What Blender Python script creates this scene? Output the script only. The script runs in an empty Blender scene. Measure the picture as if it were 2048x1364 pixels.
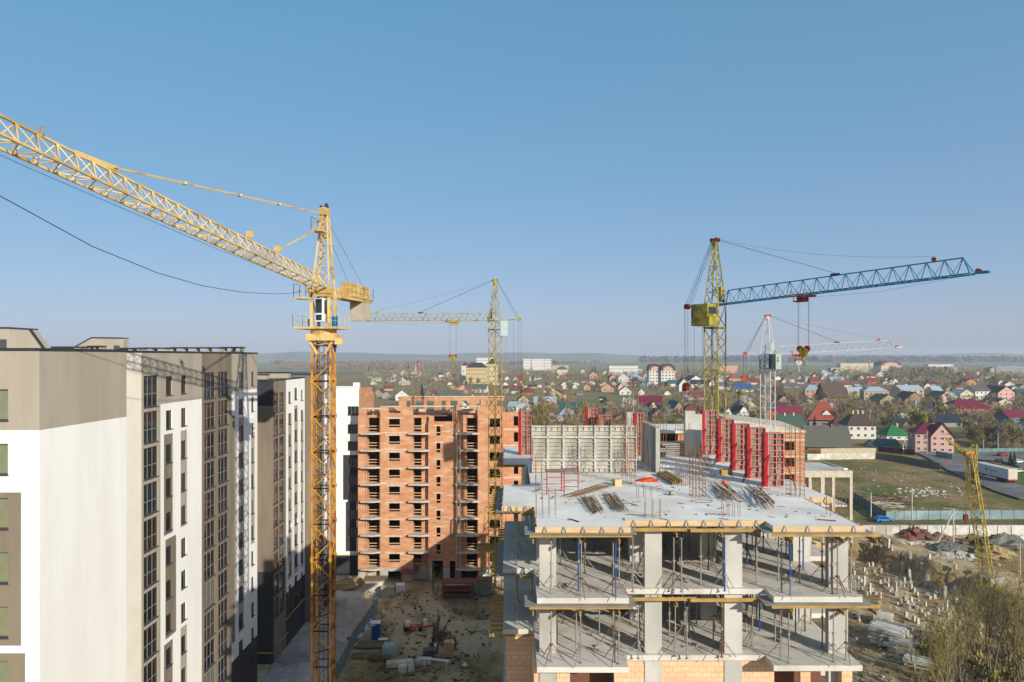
import bpy, math, random
from mathutils import Vector, Matrix
R = math.radians
C = bpy.context.scene.collection
# ---------------------------------------------------------------- camera, sky, sun, exposure
cam_d = bpy.data.cameras.new('camera'); cam = bpy.data.objects.new('camera', cam_d); C.objects.link(cam)
cam.location = (0, 0, 40); cam.rotation_euler = (R(90), 0, 0)
cam_d.sensor_width = 36; cam_d.lens = 36*1400/2048; cam_d.shift_y = 31/2048
cam_d.clip_start = .5; cam_d.clip_end = 30000
bpy.context.scene.camera = cam
SUN_EL, SUN_AZ = R(21), R(144.3)          # the sun stands behind the camera, to its right
w = bpy.data.worlds.new('World'); bpy.context.scene.world = w; w.use_nodes = True
nt = w.node_tree; bg = nt.nodes['Background']
sky = nt.nodes.new('ShaderNodeTexSky'); sky.sky_type = 'NISHITA'; sky.sun_disc = False
sky.sun_elevation = SUN_EL; sky.sun_rotation = SUN_AZ
sky.air_density = 0.7; sky.dust_density = 1.3; sky.ozone_density = 6; sky.altitude = 0
hs = nt.nodes.new('ShaderNodeHueSaturation'); hs.inputs['Saturation'].default_value = 1.2
gm = nt.nodes.new('ShaderNodeGamma'); gm.inputs[1].default_value = .35          # softens the contrast of the clear sky
tm = nt.nodes.new('ShaderNodeMix'); tm.data_type = 'RGBA'; tm.blend_type = 'MULTIPLY'; tm.inputs['Factor'].default_value = 1; tm.inputs['B'].default_value = (2.08, 1.97, 2.14, 1)
nt.links.new(sky.outputs[0], hs.inputs['Color']); nt.links.new(hs.outputs[0], gm.inputs[0]); nt.links.new(gm.outputs[0], tm.inputs['A']); nt.links.new(tm.outputs['Result'], bg.inputs[0])
bg.inputs[1].default_value = 0.15
sl = bpy.data.lights.new('sun', 'SUN'); so = bpy.data.objects.new('sun', sl); C.objects.link(so)
sl.energy = 5.0; sl.angle = R(.5); sl.color = (1, .93, .82)
sdir = Vector((.583*math.cos(SUN_EL), -.812*math.cos(SUN_EL), math.sin(SUN_EL)))
so.rotation_euler = sdir.to_track_quat('Z', 'Y').to_euler(); so.location = (60, -80, 120)
vs = bpy.context.scene.view_settings
vs.view_transform = 'Standard'; vs.look = 'None'; vs.exposure = 0.25; vs.gamma = 1; vs.use_curve_mapping = False
cy = bpy.context.scene.cycles
cy.use_denoising = True; cy.max_bounces = 6; cy.volume_bounces = 0; cy.transparent_max_bounces = 8
# ---------------------------------------------------------------- helpers
rnd = random.Random(7)
F, EYE = 1400.0, 40.0
def at(px, py, Y): return Vector(((px-1024)/F*Y, Y, EYE-(py-713)/F*Y))
def gp(px, py, z=0.0):
    Y = (EYE-z)*F/(py-713); return Vector(((px-1024)/F*Y, Y, z))
def lin(h):
    h = h.lstrip('#'); o = []
    for i in (0, 2, 4):
        c = int(h[i:i+2], 16)/255; o.append(c/12.92 if c <= .04045 else ((c+.055)/1.055)**2.4)
    return (*o, 1)
class MB:
    def __init__(s): s.v = []; s.f = []; s.m = []; s.c = 0
    def poly(s, pts, mi=None):
        n = len(s.v); s.v += [tuple(p) for p in pts]; s.f.append(tuple(range(n, n+len(pts)))); s.m.append(s.c if mi is None else mi)
    def hexa(s, p):
        n = len(s.v); s.v += [tuple(q) for q in p]
        for f in ((0,3,2,1),(4,5,6,7),(0,1,5,4),(1,2,6,5),(2,3,7,6),(3,0,4,7)): s.f.append(tuple(n+i for i in f)); s.m.append(s.c)
    def box(s, x0, y0, z0, x1, y1, z1):
        s.hexa([(x0,y0,z0),(x1,y0,z0),(x1,y1,z0),(x0,y1,z0),(x0,y0,z1),(x1,y0,z1),(x1,y1,z1),(x0,y1,z1)])
    def cbox(s, c, sx, sy, sz, rz=0, tilt=0):
        M = Matrix.Translation(c) @ Matrix.Rotation(rz, 4, 'Z') @ Matrix.Rotation(tilt, 4, 'Y')
        s.hexa([M @ Vector((a*sx/2, b*sy/2, k*sz/2)) for k in (-1, 1) for a, b in ((-1,-1),(1,-1),(1,1),(-1,1))])
    def bar(s, p, q, r, n=4, r2=None):
        p = Vector(p); q = Vector(q); d = q-p
        if d.length < 1e-6: return
        d.normalize(); a = d.cross(Vector((0,0,1)) if abs(d.z) < .95 else Vector((1,0,0))).normalized(); b = d.cross(a)
        r2 = r if r2 is None else r2; k0 = len(s.v); ph = math.pi/4 if n == 4 else 0
        for (o, rr) in ((p, r), (q, r2)):
            for i in range(n):
                t = ph+2*math.pi*i/n; s.v.append(tuple(o+a*math.cos(t)*rr+b*math.sin(t)*rr))
        for i in range(n):
            j = (i+1) % n; s.f.append((k0+i, k0+j, k0+n+j, k0+n+i)); s.m.append(s.c)
        s.f.append(tuple(k0+n-1-i for i in range(n))); s.m.append(s.c)
        s.f.append(tuple(k0+n+i for i in range(n))); s.m.append(s.c)
    def path(s, pts, r, n=4):
        for a, b in zip(pts, pts[1:]): s.bar(a, b, r, n)
    def disc(s, c, ax, r, t, n=14):
        c = Vector(c); ax = Vector(ax).normalized(); s.bar(c-ax*t/2, c+ax*t/2, r, n)
    def prism(s, poly, z0, z1):
        n = len(poly); k = len(s.v)
        s.v += [(x, y, z0) for x, y in poly]+[(x, y, z1) for x, y in poly]
        s.f.append(tuple(range(k+n-1, k-1, -1))); s.m.append(s.c); s.f.append(tuple(range(k+n, k+2*n))); s.m.append(s.c)
        for i in range(n):
            j = (i+1) % n; s.f.append((k+i, k+j, k+n+j, k+n+i)); s.m.append(s.c)
    def blob(s, c, rx, ry, rz, seed=0, n=8, m=5, rough=.25):
        rg = random.Random(seed); k = len(s.v); rings = []
        for i in range(m+1):
            ph = math.pi/2*i/m; row = []
            for j in range(n):
                q = 1+rg.uniform(-rough, rough); t = 2*math.pi*j/n
                s.v.append((c[0]+rx*q*math.cos(t)*math.cos(ph), c[1]+ry*q*math.sin(t)*math.cos(ph), c[2]+rz*math.sin(ph)*(1+rg.uniform(-rough, rough)*.6))); row.append(len(s.v)-1)
            rings.append(row)
        for i in range(m):
            for j in range(n):
                a, b = rings[i], rings[i+1]; s.f.append((a[j], a[(j+1)%n], b[(j+1)%n], b[j])); s.m.append(s.c)
        s.f.append(tuple(rings[-1])); s.m.append(s.c)
    def mesh(s, name, mats, off=(0,0,0), smooth=False):
        me = bpy.data.meshes.new(name); ox, oy, oz = off
        me.from_pydata([(x-ox, y-oy, z-oz) for x, y, z in s.v], [], s.f)
        for m in (mats if isinstance(mats, (list, tuple)) else [mats]): me.materials.append(m)
        me.polygons.foreach_set('material_index', s.m)
        if smooth: me.polygons.foreach_set('use_smooth', [True]*len(s.f))
        me.validate(); me.update(); return me
    def build(s, name, mats, parent=None, smooth=False, label=None, local=False):
        off = (0,0,0)
        if parent is not None and not local: off = WL[parent.name]
        o = bpy.data.objects.new(name, s.mesh(name, mats, off, smooth)); C.objects.link(o)
        WL[o.name] = Vector(off)
        if parent is not None: o.parent = parent
        if label: o['label'] = label
        return o
WL = {}
def tag(o, label=None, cat=None, group=None, kind=None):
    for k, v in (('label', label), ('category', cat), ('group', group), ('kind', kind)):
        if v: o[k] = v
    return o
def thing(name, label, cat, loc=(0,0,0), group=None, rz=0):
    o = bpy.data.objects.new(name, None); C.objects.link(o); o.location = loc; o.rotation_euler = (0,0,rz)
    o.empty_display_size = .2; WL[o.name] = Vector(loc); return tag(o, label, cat, group)
def ground_mesh(o, kind='structure'): o['kind'] = kind; return o
def kids(o): return [c for c in KID.get(o.name, o.children)]
KID = {}
def dup(root, loc, rz=0.0, label=None, parent=None, scale=None):
    if root.name not in KID: KID[root.name] = [(c, list(c.children)) for c in root.children]
    r = root.copy(); C.objects.link(r); r.location = loc; r.rotation_euler = (0, 0, rz)
    if scale: r.scale = scale if isinstance(scale, tuple) else (scale,)*3
    if parent is not None: r.parent = parent
    if label: r['label'] = label
    for c, gs in KID[root.name]:
        d = c.copy(); C.objects.link(d); d.parent = r
        for g in gs:
            h = g.copy(); C.objects.link(h); h.parent = d
    return r
ORD = ['first','second','third','fourth','fifth','sixth','seventh','eighth','ninth','tenth','eleventh','twelfth','thirteenth','fourteenth','fifteenth','sixteenth','seventeenth','eighteenth','nineteenth','twentieth']
def facade(mb, P0, ud, nd, u1, z0, z1, holes=(), paints=(), depth=.25, base=0, reveal=None, u0=0.0, ends=False):
    """one wall sheet with openings: u runs along ud from P0, nd points outwards"""
    us = {round(u0,4), round(u1,4)}; zs = {round(z0,4), round(z1,4)}
    for h in list(holes)+list(paints):
        us |= {round(min(max(h[0],u0),u1),4), round(min(max(h[1],u0),u1),4)}; zs |= {round(min(max(h[2],z0),z1),4), round(min(max(h[3],z0),z1),4)}
    us = sorted(us); zs = sorted(zs); nu, nz = len(us)-1, len(zs)-1
    def P(u, z, d=0): return (P0[0]+ud[0]*u-nd[0]*d, P0[1]+ud[1]*u-nd[1]*d, z)
    S = [[True]*nz for _ in range(nu)]; Mx = [[base]*nz for _ in range(nu)]
    for i in range(nu):
        uc = (us[i]+us[i+1])/2
        for j in range(nz):
            zc = (zs[j]+zs[j+1])/2
            for h in holes:
                if h[0] < uc < h[1] and h[2] < zc < h[3]: S[i][j] = False; break
            for h in paints:
                if h[0] < uc < h[1] and h[2] < zc < h[3]: Mx[i][j] = h[4]
    flip = (ud[0]*nd[1]-ud[1]*nd[0]) > 0
    def q(a, b, c, d, m): mb.poly((a,d,c,b) if flip else (a,b,c,d), m)
    for i in range(nu):
        j = 0
        while j < nz:
            if not S[i][j]: j += 1; continue
            k = j
            while k+1 < nz and S[i][k+1] and Mx[i][k+1] == Mx[i][j]: k += 1
            q(P(us[i],zs[j]), P(us[i+1],zs[j]), P(us[i+1],zs[k+1]), P(us[i],zs[k+1]), Mx[i][j]); j = k+1
        for j in range(nz):
            if not S[i][j]: continue
            m = Mx[i][j] if reveal is None else reveal
            a, b, c, d = us[i], us[i+1], zs[j], zs[j+1]
            if (i > 0 and not S[i-1][j]) or (ends and i == 0): q(P(a,c,depth), P(a,c), P(a,d), P(a,d,depth), m)
            if (i < nu-1 and not S[i+1][j]) or (ends and i == nu-1): q(P(b,c), P(b,c,depth), P(b,d,depth), P(b,d), m)
            if (j > 0 and not S[i][j-1]) or j == 0: q(P(a,c,depth), P(b,c,depth), P(b,c), P(a,c), m)
            if (j < nz-1 and not S[i][j+1]) or j == nz-1: q(P(a,d), P(b,d), P(b,d,depth), P(a,d,depth), m)
# ---------------------------------------------------------------- materials (all procedural)
def pm(name, c1, c2=None, scale=2.0, rough=.85, bump=0.0, metal=0.0, stretch=(1,1,1), lo=.35, hi=.65, c3=None, s3=.3, spec=.3, bscale=None):
    m = bpy.data.materials.new(name); m.use_nodes = True; t = m.node_tree; b = t.nodes['Principled BSDF']
    b.inputs['Roughness'].default_value = rough; b.inputs['Metallic'].default_value = metal; b.inputs['Specular IOR Level'].default_value = spec
    c1 = lin(c1) if isinstance(c1, str) else c1
    tc = t.nodes.new('ShaderNodeTexCoord'); mp = t.nodes.new('ShaderNodeMapping'); mp.inputs['Scale'].default_value = stretch
    t.links.new(tc.outputs['Object'], mp.inputs[0])
    def noise(sc, det=5):
        n = t.nodes.new('ShaderNodeTexNoise'); n.inputs['Scale'].default_value = sc; n.inputs['Detail'].default_value = det; n.inputs['Roughness'].default_value = .62
        t.links.new(mp.outputs[0], n.inputs['Vector']); return n
    b.inputs['Base Color'].default_value = c1
    out = None
    if c2:
        n = noise(scale); r = t.nodes.new('ShaderNodeValToRGB'); r.color_ramp.elements[0].position = lo; r.color_ramp.elements[1].position = hi
        r.color_ramp.elements[0].color = c1; r.color_ramp.elements[1].color = lin(c2) if isinstance(c2, str) else c2
        t.links.new(n.outputs[0], r.inputs[0]); out = r.outputs[0]
        if c3:
            n3 = noise(s3, 6); r3 = t.nodes.new('ShaderNodeMapRange'); r3.inputs[1].default_value = .46; r3.inputs[2].default_value = .62
            t.links.new(n3.outputs[0], r3.inputs[0]); mx = t.nodes.new('ShaderNodeMix'); mx.data_type = 'RGBA'
            t.links.new(r3.outputs[0], mx.inputs['Factor']); t.links.new(out, mx.inputs['A']); mx.inputs['B'].default_value = lin(c3); out = mx.outputs['Result']
        t.links.new(out, b.inputs['Base Color'])
    if bump:
        nb = noise(bscale or scale*4, 6); bp = t.nodes.new('ShaderNodeBump'); bp.inputs['Strength'].default_value = bump; bp.inputs['Distance'].default_value = .03
        t.links.new(nb.outputs[0], bp.inputs['Height']); t.links.new(bp.outputs[0], b.inputs['Normal'])
    return m
def brickmat(name, c1, c2, mortar, bw, bh, ms=.012, rough=.9, stain=None):
    m = bpy.data.materials.new(name); m.use_nodes = True; t = m.node_tree; b = t.nodes['Principled BSDF']; b.inputs['Roughness'].default_value = rough
    b.inputs['Specular IOR Level'].default_value = .2
    tc = t.nodes.new('ShaderNodeTexCoord'); sp = t.nodes.new('ShaderNodeSeparateXYZ'); ad = t.nodes.new('ShaderNodeMath'); cb = t.nodes.new('ShaderNodeCombineXYZ')
    t.links.new(tc.outputs['Object'], sp.inputs[0]); t.links.new(sp.outputs[0], ad.inputs[0]); t.links.new(sp.outputs[1], ad.inputs[1])
    t.links.new(ad.outputs[0], cb.inputs[0]); t.links.new(sp.outputs[2], cb.inputs[1])
    br = t.nodes.new('ShaderNodeTexBrick'); br.inputs['Scale'].default_value = 1; br.inputs['Brick Width'].default_value = bw; br.inputs['Row Height'].default_value = bh
    br.inputs['Mortar Size'].default_value = ms; br.inputs['Bias'].default_value = -.1
    br.inputs['Color1'].default_value = lin(c1); br.inputs['Color2'].default_value = lin(c2); br.inputs['Mortar'].default_value = lin(mortar)
    t.links.new(cb.outputs[0], br.inputs['Vector'])
    n = t.nodes.new('ShaderNodeTexNoise'); n.inputs['Scale'].default_value = .45; n.inputs['Detail'].default_value = 9; n.inputs['Roughness'].default_value = .7
    mp = t.nodes.new('ShaderNodeMapping'); mp.inputs['Scale'].default_value = (1, 1, 2.6); t.links.new(tc.outputs['Object'], mp.inputs[0]); t.links.new(mp.outputs[0], n.inputs['Vector'])
    rg = t.nodes.new('ShaderNodeMapRange'); rg.inputs[1].default_value = .42; rg.inputs[2].default_value = .66; rg.inputs[4].default_value = .75
    mx = t.nodes.new('ShaderNodeMix'); mx.data_type = 'RGBA'; t.links.new(n.outputs[0], rg.inputs[0]); t.links.new(rg.outputs[0], mx.inputs['Factor'])
    t.links.new(br.outputs[0], mx.inputs['A']); mx.inputs['B'].default_value = lin(stain or c2); t.links.new(mx.outputs['Result'], b.inputs['Base Color'])
    return m
def glassmat(name, col, rough=.04, spec=.9):
    m = pm(name, col, None, rough=rough, spec=spec); return m
M = {}
M['white'] = pm('white_render', '#e0dfd9', '#dcdbd4', .5, .9, .06, c3='#d9d7cf', s3=.5, stretch=(1,1,.12))
M['cream'] = pm('cream_render', '#ddd6c6', '#d6cebd', .5, .9, .05)
M['taupe'] = pm('taupe_render', '#a1998a', '#978f7f', .5, .9, .06, c3='#978e7e', s3=.5, stretch=(1,1,.12))
M['taupe2'] = pm('brown_render', '#7f7463', '#756a5a', .5, .9, .06, c3='#6f6556', s3=.5, stretch=(1,1,.15))
M['char'] = pm('charcoal_render', '#38373a', '#302f33', .5, .85, .05)
M['cap'] = pm('dark_metal_capping', '#3d4147', '#33373c', 1, .45, 0, .4)
M['frame'] = pm('graphite_window_frame', '#43464a', None, rough=.5)
M['mull'] = pm('pale_window_mullion', '#747573', None, rough=.5)
M['glass'] = pm('dark_window_glass', '#15191c', None, rough=.05, spec=.8)
gt = M['glass'].node_tree; oi = gt.nodes.new('ShaderNodeObjectInfo'); gr = gt.nodes.new('ShaderNodeValToRGB'); gr.color_ramp.interpolation = 'CONSTANT'
for p_, c_ in ((0, '#13171a'), (.4, '#241d17'), (.62, '#1b2226'), (.8, '#3a3128'), (.92, '#6b6659')):
    e_ = gr.color_ramp.elements[0] if p_ == 0 else gr.color_ramp.elements.new(p_); e_.position = p_; e_.color = lin(c_)
gr.color_ramp.elements[-1].color = lin('#4d473d'); gt.links.new(oi.outputs['Random'], gr.inputs[0]); gt.links.new(gr.outputs[0], gt.nodes['Principled BSDF'].inputs['Base Color'])
M['glassg'] = pm('blind_behind_glass', '#6d7458', '#84866a', .5, .12, spec=.8)
M['conc'] = pm('cast_concrete', '#a8a69e', '#96948b', 1.4, .9, .15, c3='#b7b5ac', s3=.35, stretch=(1,1,.6))
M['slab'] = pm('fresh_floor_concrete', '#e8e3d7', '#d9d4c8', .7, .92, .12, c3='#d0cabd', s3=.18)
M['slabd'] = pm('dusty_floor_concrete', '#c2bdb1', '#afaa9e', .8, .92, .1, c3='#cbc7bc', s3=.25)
M['rust'] = pm('rusty_reinforcement', '#87633f', '#5f452f', 6, .9)
M['ply'] = pm('formwork_plywood', '#c9ae86', '#b89a70', 1.5, .7, .05, stretch=(1,1,3))
M['fbrown'] = pm('cement_crusted_back_sheet', '#8f8675', '#736a5b', 1.6, .9, c3='#5c5346', s3=.9)
M['plyg'] = pm('grey_plywood', '#8e8a80', '#7d796f', 1.2, .8)
M['beam'] = pm('yellow_timber_beam', '#a98a4c', '#8f7440', 1.5, .7)
M['galv'] = pm('galvanised_prop_steel', '#96968c', '#7a7a71', 5, .6, 0, .2)
M['rprop'] = pm('red_prop_steel', '#6f4a3c', '#5b4034', 5, .7)
M['bprop'] = pm('blue_prop_paint', '#1c56a8', '#184a90', 4, .5)
M['red'] = pm('red_formwork_paint', '#a50d15', '#960c13', 2, .5, 0, 0, c3='#82151b', s3=1.5)
M['pink'] = pm('faded_red_formwork_paint', '#bf7a70', '#b2605a', 2, .7)
M['gform'] = pm('cement_grey_formwork', '#c4c1b5', '#a5a297', 1.6, .8, .05, c3='#8a877c', s3=.7)
M['fply'] = pm('formwork_back_sheet', '#b5b1a2', '#9b978a', 1.3, .85, c3='#807d70', s3=.5)
M['brick'] = brickmat('red_clay_brick', '#a76a46', '#b67e57', '#a5897a', .26, .077, .008, stain='#c79f82')
M['bricko'] = brickmat('orange_clay_brick', '#a96c43', '#b88054', '#a88b78', .26, .077, .008, stain='#c9a281')
M['block'] = brickmat('honeycomb_clay_block', '#d8b48e', '#dcbd98', '#b09372', .38, .245, .014, stain='#c99472')
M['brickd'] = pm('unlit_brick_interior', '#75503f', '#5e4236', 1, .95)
M['ledge'] = pm('balcony_slab_concrete', '#c2b8a6', '#aaa08f', 1.2, .9, .1)
M['lint'] = pm('white_lime_joint', '#c9b7a4', '#b59a85', 2, .9)
M['ochre'] = pm('ochre_crane_paint', '#c08a2c', '#b07a22', 1.2, .55, 0, 0, c3='#8a4e1a', s3=.8)
M['sand'] = pm('sand_yellow_crane_paint', '#cfb376', '#c4a765', 1.2, .55, c3='#a98a52', s3=.7)
M['yel'] = pm('lemon_crane_paint', '#b29a34', '#9f872b', 1.5, .55, c3='#6e5c22', s3=.9)
M['olive'] = pm('olive_crane_paint', '#9c9032', '#8a7f2c', 1.5, .6, c3='#625a24', s3=.9)
M['blue'] = pm('blue_crane_paint', '#0a719b', '#096085', 1.5, .5)
M['wcr'] = pm('white_crane_paint', '#b9bdbb', '#a5aaa8', 1.5, .55)
M['orng'] = pm('orange_pulley_paint', '#b9481f', '#a23c1a', 2, .6)
M['rustr'] = pm('rust_red_trolley_paint', '#8d3d28', '#74301f', 2, .7)
M['rope'] = pm('steel_rope', '#35383b', None, rough=.6)
M['black'] = pm('black_rubber', '#1b1b1c', None, rough=.8)
M['cabw'] = pm('pale_cab_panel', '#a9bcb5', '#9cb0aa', 1, .5)
M['cabg'] = pm('cab_window_glass', '#20262a', None, rough=.08, spec=.8)
M['ballast'] = pm('ballast_concrete', '#aba38f', '#9a927f', 1.2, .9)
M['whitep'] = pm('white_paint', '#d8d8d4', None, rough=.5)
# ---------------------------------------------------------------- the land
from mathutils import noise as mnoise
def nz(x, y, s, k=0): return mnoise.noise(Vector((x*s+k*17.3, y*s-k*9.1, k*3.7)))
def sstep(a, b, x):
    t = max(0, min(1, (x-a)/(b-a))); return t*t*(3-2*t)
def pit_right(Y): return 79.5+(150-Y)*.10+2.2*math.sin(Y*.21)+1.2*math.sin(Y*.55)
def height(x, y):
    h = 0.0
    if 20 < x < 130 and 60 < y < 175:                      # the dug pit
        e = min(pit_right(y)-x, 150.5+1.5*math.sin(x*.3)-y, x-28)
        h -= 3.4*sstep(-.3, 1.7, e+1.5*nz(x, y, .33, 1)+.5*nz(x, y, 1.1, 7))
        e2 = (x-pit_right(y))
        if 0 < e2 < 8: h += .5*math.exp(-((e2-2)/2)**2)
        h += .22*nz(x, y, .35, 2)+.10*nz(x, y, 1.1, 3)
        if x > pit_right(y)+2: h += .5*max(0, nz(x, y, .22, 9))+.3*max(0, nz(x, y, .6, 8))
    if -20.6 < x < 2 and 80 < y < 124:                       # rutted yard
        h += .2*nz(x, y, .5, 4)+.14*nz(x, y, 1.6, 5)
        for cx_, r_ in ((-2, 13.0), (-2, 11.2), (-4, 17.5), (-4, 15.6)):
            d_ = math.hypot(x-cx_, (y-118)*.8)-r_-.5*math.sin(y*.4); h -= .32*math.exp(-(d_/.45)**2)-.16*math.exp(-((abs(d_)-.9)/.4)**2)
        r = math.hypot(x+7, (y-112)*1.1); a = math.atan2(y-112, x+7)
        if a < -.3 or a > 2.8: h += .75*math.exp(-((r-8.5)/.8)**2)
        h += .9*math.exp(-((x+4)/2.2)**2-((y-99)/1.2)**2)+.8*math.exp(-((x+7)/2.5)**2-((y-92)/.9)**2)
    if 60 < x < 140 and 168 < y < 300: h += .3*nz(x, y, .12, 6)+.7*math.exp(-((x-88-(y-215)*.3)/5)**2-((y-215)/14)**2)
    return h
def soil_darkness(x, y): return max(0, .2+.9*nz(x, y, .2, 31)-.5*max(math.exp(-((math.hypot(x-a_, (y-118)*.8)-b_)/2.2)**2) for a_, b_ in ((-2, 12.1), (-4, 16.6))))*sstep(-21.5, -19.5, x)*sstep(4, 2, x)*sstep(127, 120, y) if y < 130 else 0  # darker soil patches in the yard, thinned along the wheel tracks
def masks(x, y):
    g, p = .62, 0.0
    if y < 175: g = .08
    if x < 3 and y < 130: g = .05; p = .25+.35*sstep(-20.5, -22, x)
    if -20 < x < 0 and y < 125: p = .2+.5*sstep(.05, .35, nz(x, y, .16, 11))+.55*max(math.exp(-((math.hypot(x-a_, (y-118)*.8)-b_-.5*math.sin(y*.4))/1.9)**2) for a_, b_ in ((-2, 12.1), (-4, 16.6)))
    if x > 24 and y < 172:
        inpit = min(pit_right(y)-x, 150-y)
        g = .06; p = .22+.2*nz(x, y, .2, 12)
        if 1 < x-pit_right(y) < 9 or 151 < y < 158: p = .42
        if x > 92 and y < 150: g, p = .12, .1
        if 157.6 < y < 172: g, p = .95, 0
    if 16 < x < 40 and y < 120: p = .45
    if 55 < x and 172 <= y < 300:
        g = .55+1.0*nz(x, y, .05, 13)+.4*nz(x, y, .15, 14)-.7*math.exp(-((x-122)/13)**2-((y-212)/16)**2); p = .08
    if y > 300: g, p = .34+.4*nz(x, y, .012, 15), -.1
    if y > 2600: g = .55+.9*nz(x*.3, y, .0022, 16)
    return g, p
def land():
    def axis(lo, hi, st, outs_lo, outs_hi):
        a = [lo+i*st for i in range(int((hi-lo)/st)+1)]; return outs_lo+a+outs_hi
    def geo(a, b, n): return [a*(b/a)**(i/n) for i in range(1, n+1)]
    xs = axis(-60, 140, 1.25, [-x for x in reversed(geo(60, 9000, 14))], geo(140, 9000, 14))
    ys = axis(76, 300, 1.4, [-400, -100, 0, 40], geo(300, 9500, 34))
    me = bpy.data.meshes.new('ground'); v = []; g = []; p = []; dks = []
    for y in ys:
        for x in xs:
            v.append((x, y, height(x, y))); a, b = masks(x, y); g.append(a); p.append(b); dks.append(soil_darkness(x, y))
    n = len(xs); f = [(j*n+i, j*n+i+1, (j+1)*n+i+1, (j+1)*n+i) for j in range(len(ys)-1) for i in range(n-1)]
    me.from_pydata(v, [], f)
    for nm, d in (('grass', g), ('pale', p), ('dark_soil', dks)):
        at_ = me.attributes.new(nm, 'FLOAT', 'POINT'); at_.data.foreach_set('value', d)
    me.polygons.foreach_set('use_smooth', [True]*len(f)); me.update()
    m = bpy.data.materials.new('soil_and_grass'); m.use_nodes = True; t = m.node_tree; L = t.links.new; b = t.nodes['Principled BSDF']
    b.inputs['Roughness'].default_value = .95; b.inputs['Specular IOR Level'].default_value = .15
    tc = t.nodes.new('ShaderNodeTexCoord')
    def N(s, d=7, r=.65):
        n = t.nodes.new('ShaderNodeTexNoise'); n.inputs['Scale'].default_value = s; n.inputs['Detail'].default_value = d; n.inputs['Roughness'].default_value = r; L(tc.outputs['Object'], n.inputs['Vector']); return n.outputs[0]
    def ramp(src, a, ca, b_, cb):
        r = t.nodes.new('ShaderNodeValToRGB'); e = r.color_ramp.elements; e[0].position = a; e[1].position = b_; e[0].color = lin(ca); e[1].color = lin(cb); L(src, r.inputs[0]); return r.outputs[0]
    def mix(f_, a, c):
        k = t.nodes.new('ShaderNodeMix'); k.data_type = 'RGBA'; L(f_, k.inputs['Factor']); L(a, k.inputs['A']); L(c, k.inputs['B']); return k.outputs['Result']
    def att(nm):
        k = t.nodes.new('ShaderNodeAttribute'); k.attribute_name = nm; return k.outputs['Fac']
    def math_(op, a, c):
        k = t.nodes.new('ShaderNodeMath'); k.operation = op
        for i, z in enumerate((a, c)):
            if isinstance(z, (int, float)): k.inputs[i].default_value = z
            else: L(z, k.inputs[i])
        return k.outputs[0]
    def band(src, a, c):
        k = t.nodes.new('ShaderNodeMapRange'); k.inputs[1].default_value = a; k.inputs[2].default_value = c; L(src, k.inputs[0]); return k.outputs[0]
    dirt = ramp(N(.9), .3, '#6f5c40', .7, '#a0875c'); pale = ramp(N(1.3), .3, '#a8946f', .7, '#c9b591')
    grass = mix(band(N(.06), .42, .6), ramp(N(.5), .3, '#5f5734', .7, '#86774f'), ramp(N(.7), .3, '#4c5a26', .7, '#6c7038'))
    dp = mix(band(math_('ADD', att('pale'), math_('MULTIPLY', math_('SUBTRACT', N(.35), .5), 1.3)), .1, .55), dirt, pale)
    dp = mix(att('dark_soil'), dp, ramp(N(1.1), .3, '#4a3f2f', .7, '#65563f'))
    gf = band(math_('ADD', att('grass'), math_('MULTIPLY', math_('SUBTRACT', N(.22), .5), 1.2)), .3, .62)
    L(mix(gf, dp, grass), b.inputs['Base Color'])
    bp = t.nodes.new('ShaderNodeBump'); bp.inputs['Strength'].default_value = .8; bp.inputs['Distance'].default_value = .35; L(N(1.6, 9, .7), bp.inputs['Height']); L(bp.outputs[0], b.inputs['Normal'])
    me.materials.append(m); o = bpy.data.objects.new('ground', me); C.objects.link(o); o['kind'] = 'structure'
land()
M['asph'] = pm('worn_asphalt', '#6f6e6b', '#5f5e5b', .8, .95, c3='#7b7974', s3=.12)
M['grassl'] = pm('spring_grass', '#3f5a1c', '#4f6a24', 2, .95)
M['field'] = pm('dry_field', '#7d744b', '#6b6a3c', .15, .95, c3='#8f8560', s3=.03, stretch=(.3,1,1))
M['fieldg'] = pm('green_field', '#6c6c40', '#5b5f36', .1, .95, c3='#7f7750', s3=.03, stretch=(.3,1,1))
def sheet(name, pts, mat, z=.05):
    mb = MB(); mb.poly([(p[0], p[1], z) for p in pts]); o = mb.build(name, mat); o['kind'] = 'structure'; return o
def gpl(lst, z=0): return [gp(x, y, z) for x, y in lst]
sheet('road', gpl([(2048,1003),(1990,985),(1900,945),(1850,915),(1828,906),(1872,903),(1925,912),(1990,938),(2048,960)]), M['asph'], .5)
M['pave'] = pm('pale_worn_paving', '#a5a198', '#8f8b81', .7, .95, c3='#b5b1a6', s3=.15)
sheet('path', gpl([(505,1400),(600,1235),(628,1180),(668,1150),(700,1158),(728,1190),(738,1222),(722,1255),(690,1310),(655,1400)]), M['pave'], .12)
sheet('car_park', gpl([(1905,918),(1950,906),(2048,903),(2048,938),(2000,925)]), M['asph'], .55)
sheet('verge', gpl([(2006,958),(2048,940),(2048,975)]), M['grassl'], .56)
sheet('field', gpl([(750,838),(752,812),(815,801),(845,801),(870,797),(1000,797),(960,838)]), M['fieldg'], .2)
sheet('dry_field', gpl([(825,838),(828,802),(868,796),(885,812),(880,838)]), M['field'], .3)
sheet('meadow', gpl([(1150,808),(1160,788),(1240,785),(1275,800),(1262,815),(1165,822)]), M['fieldg'], .2)
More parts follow.
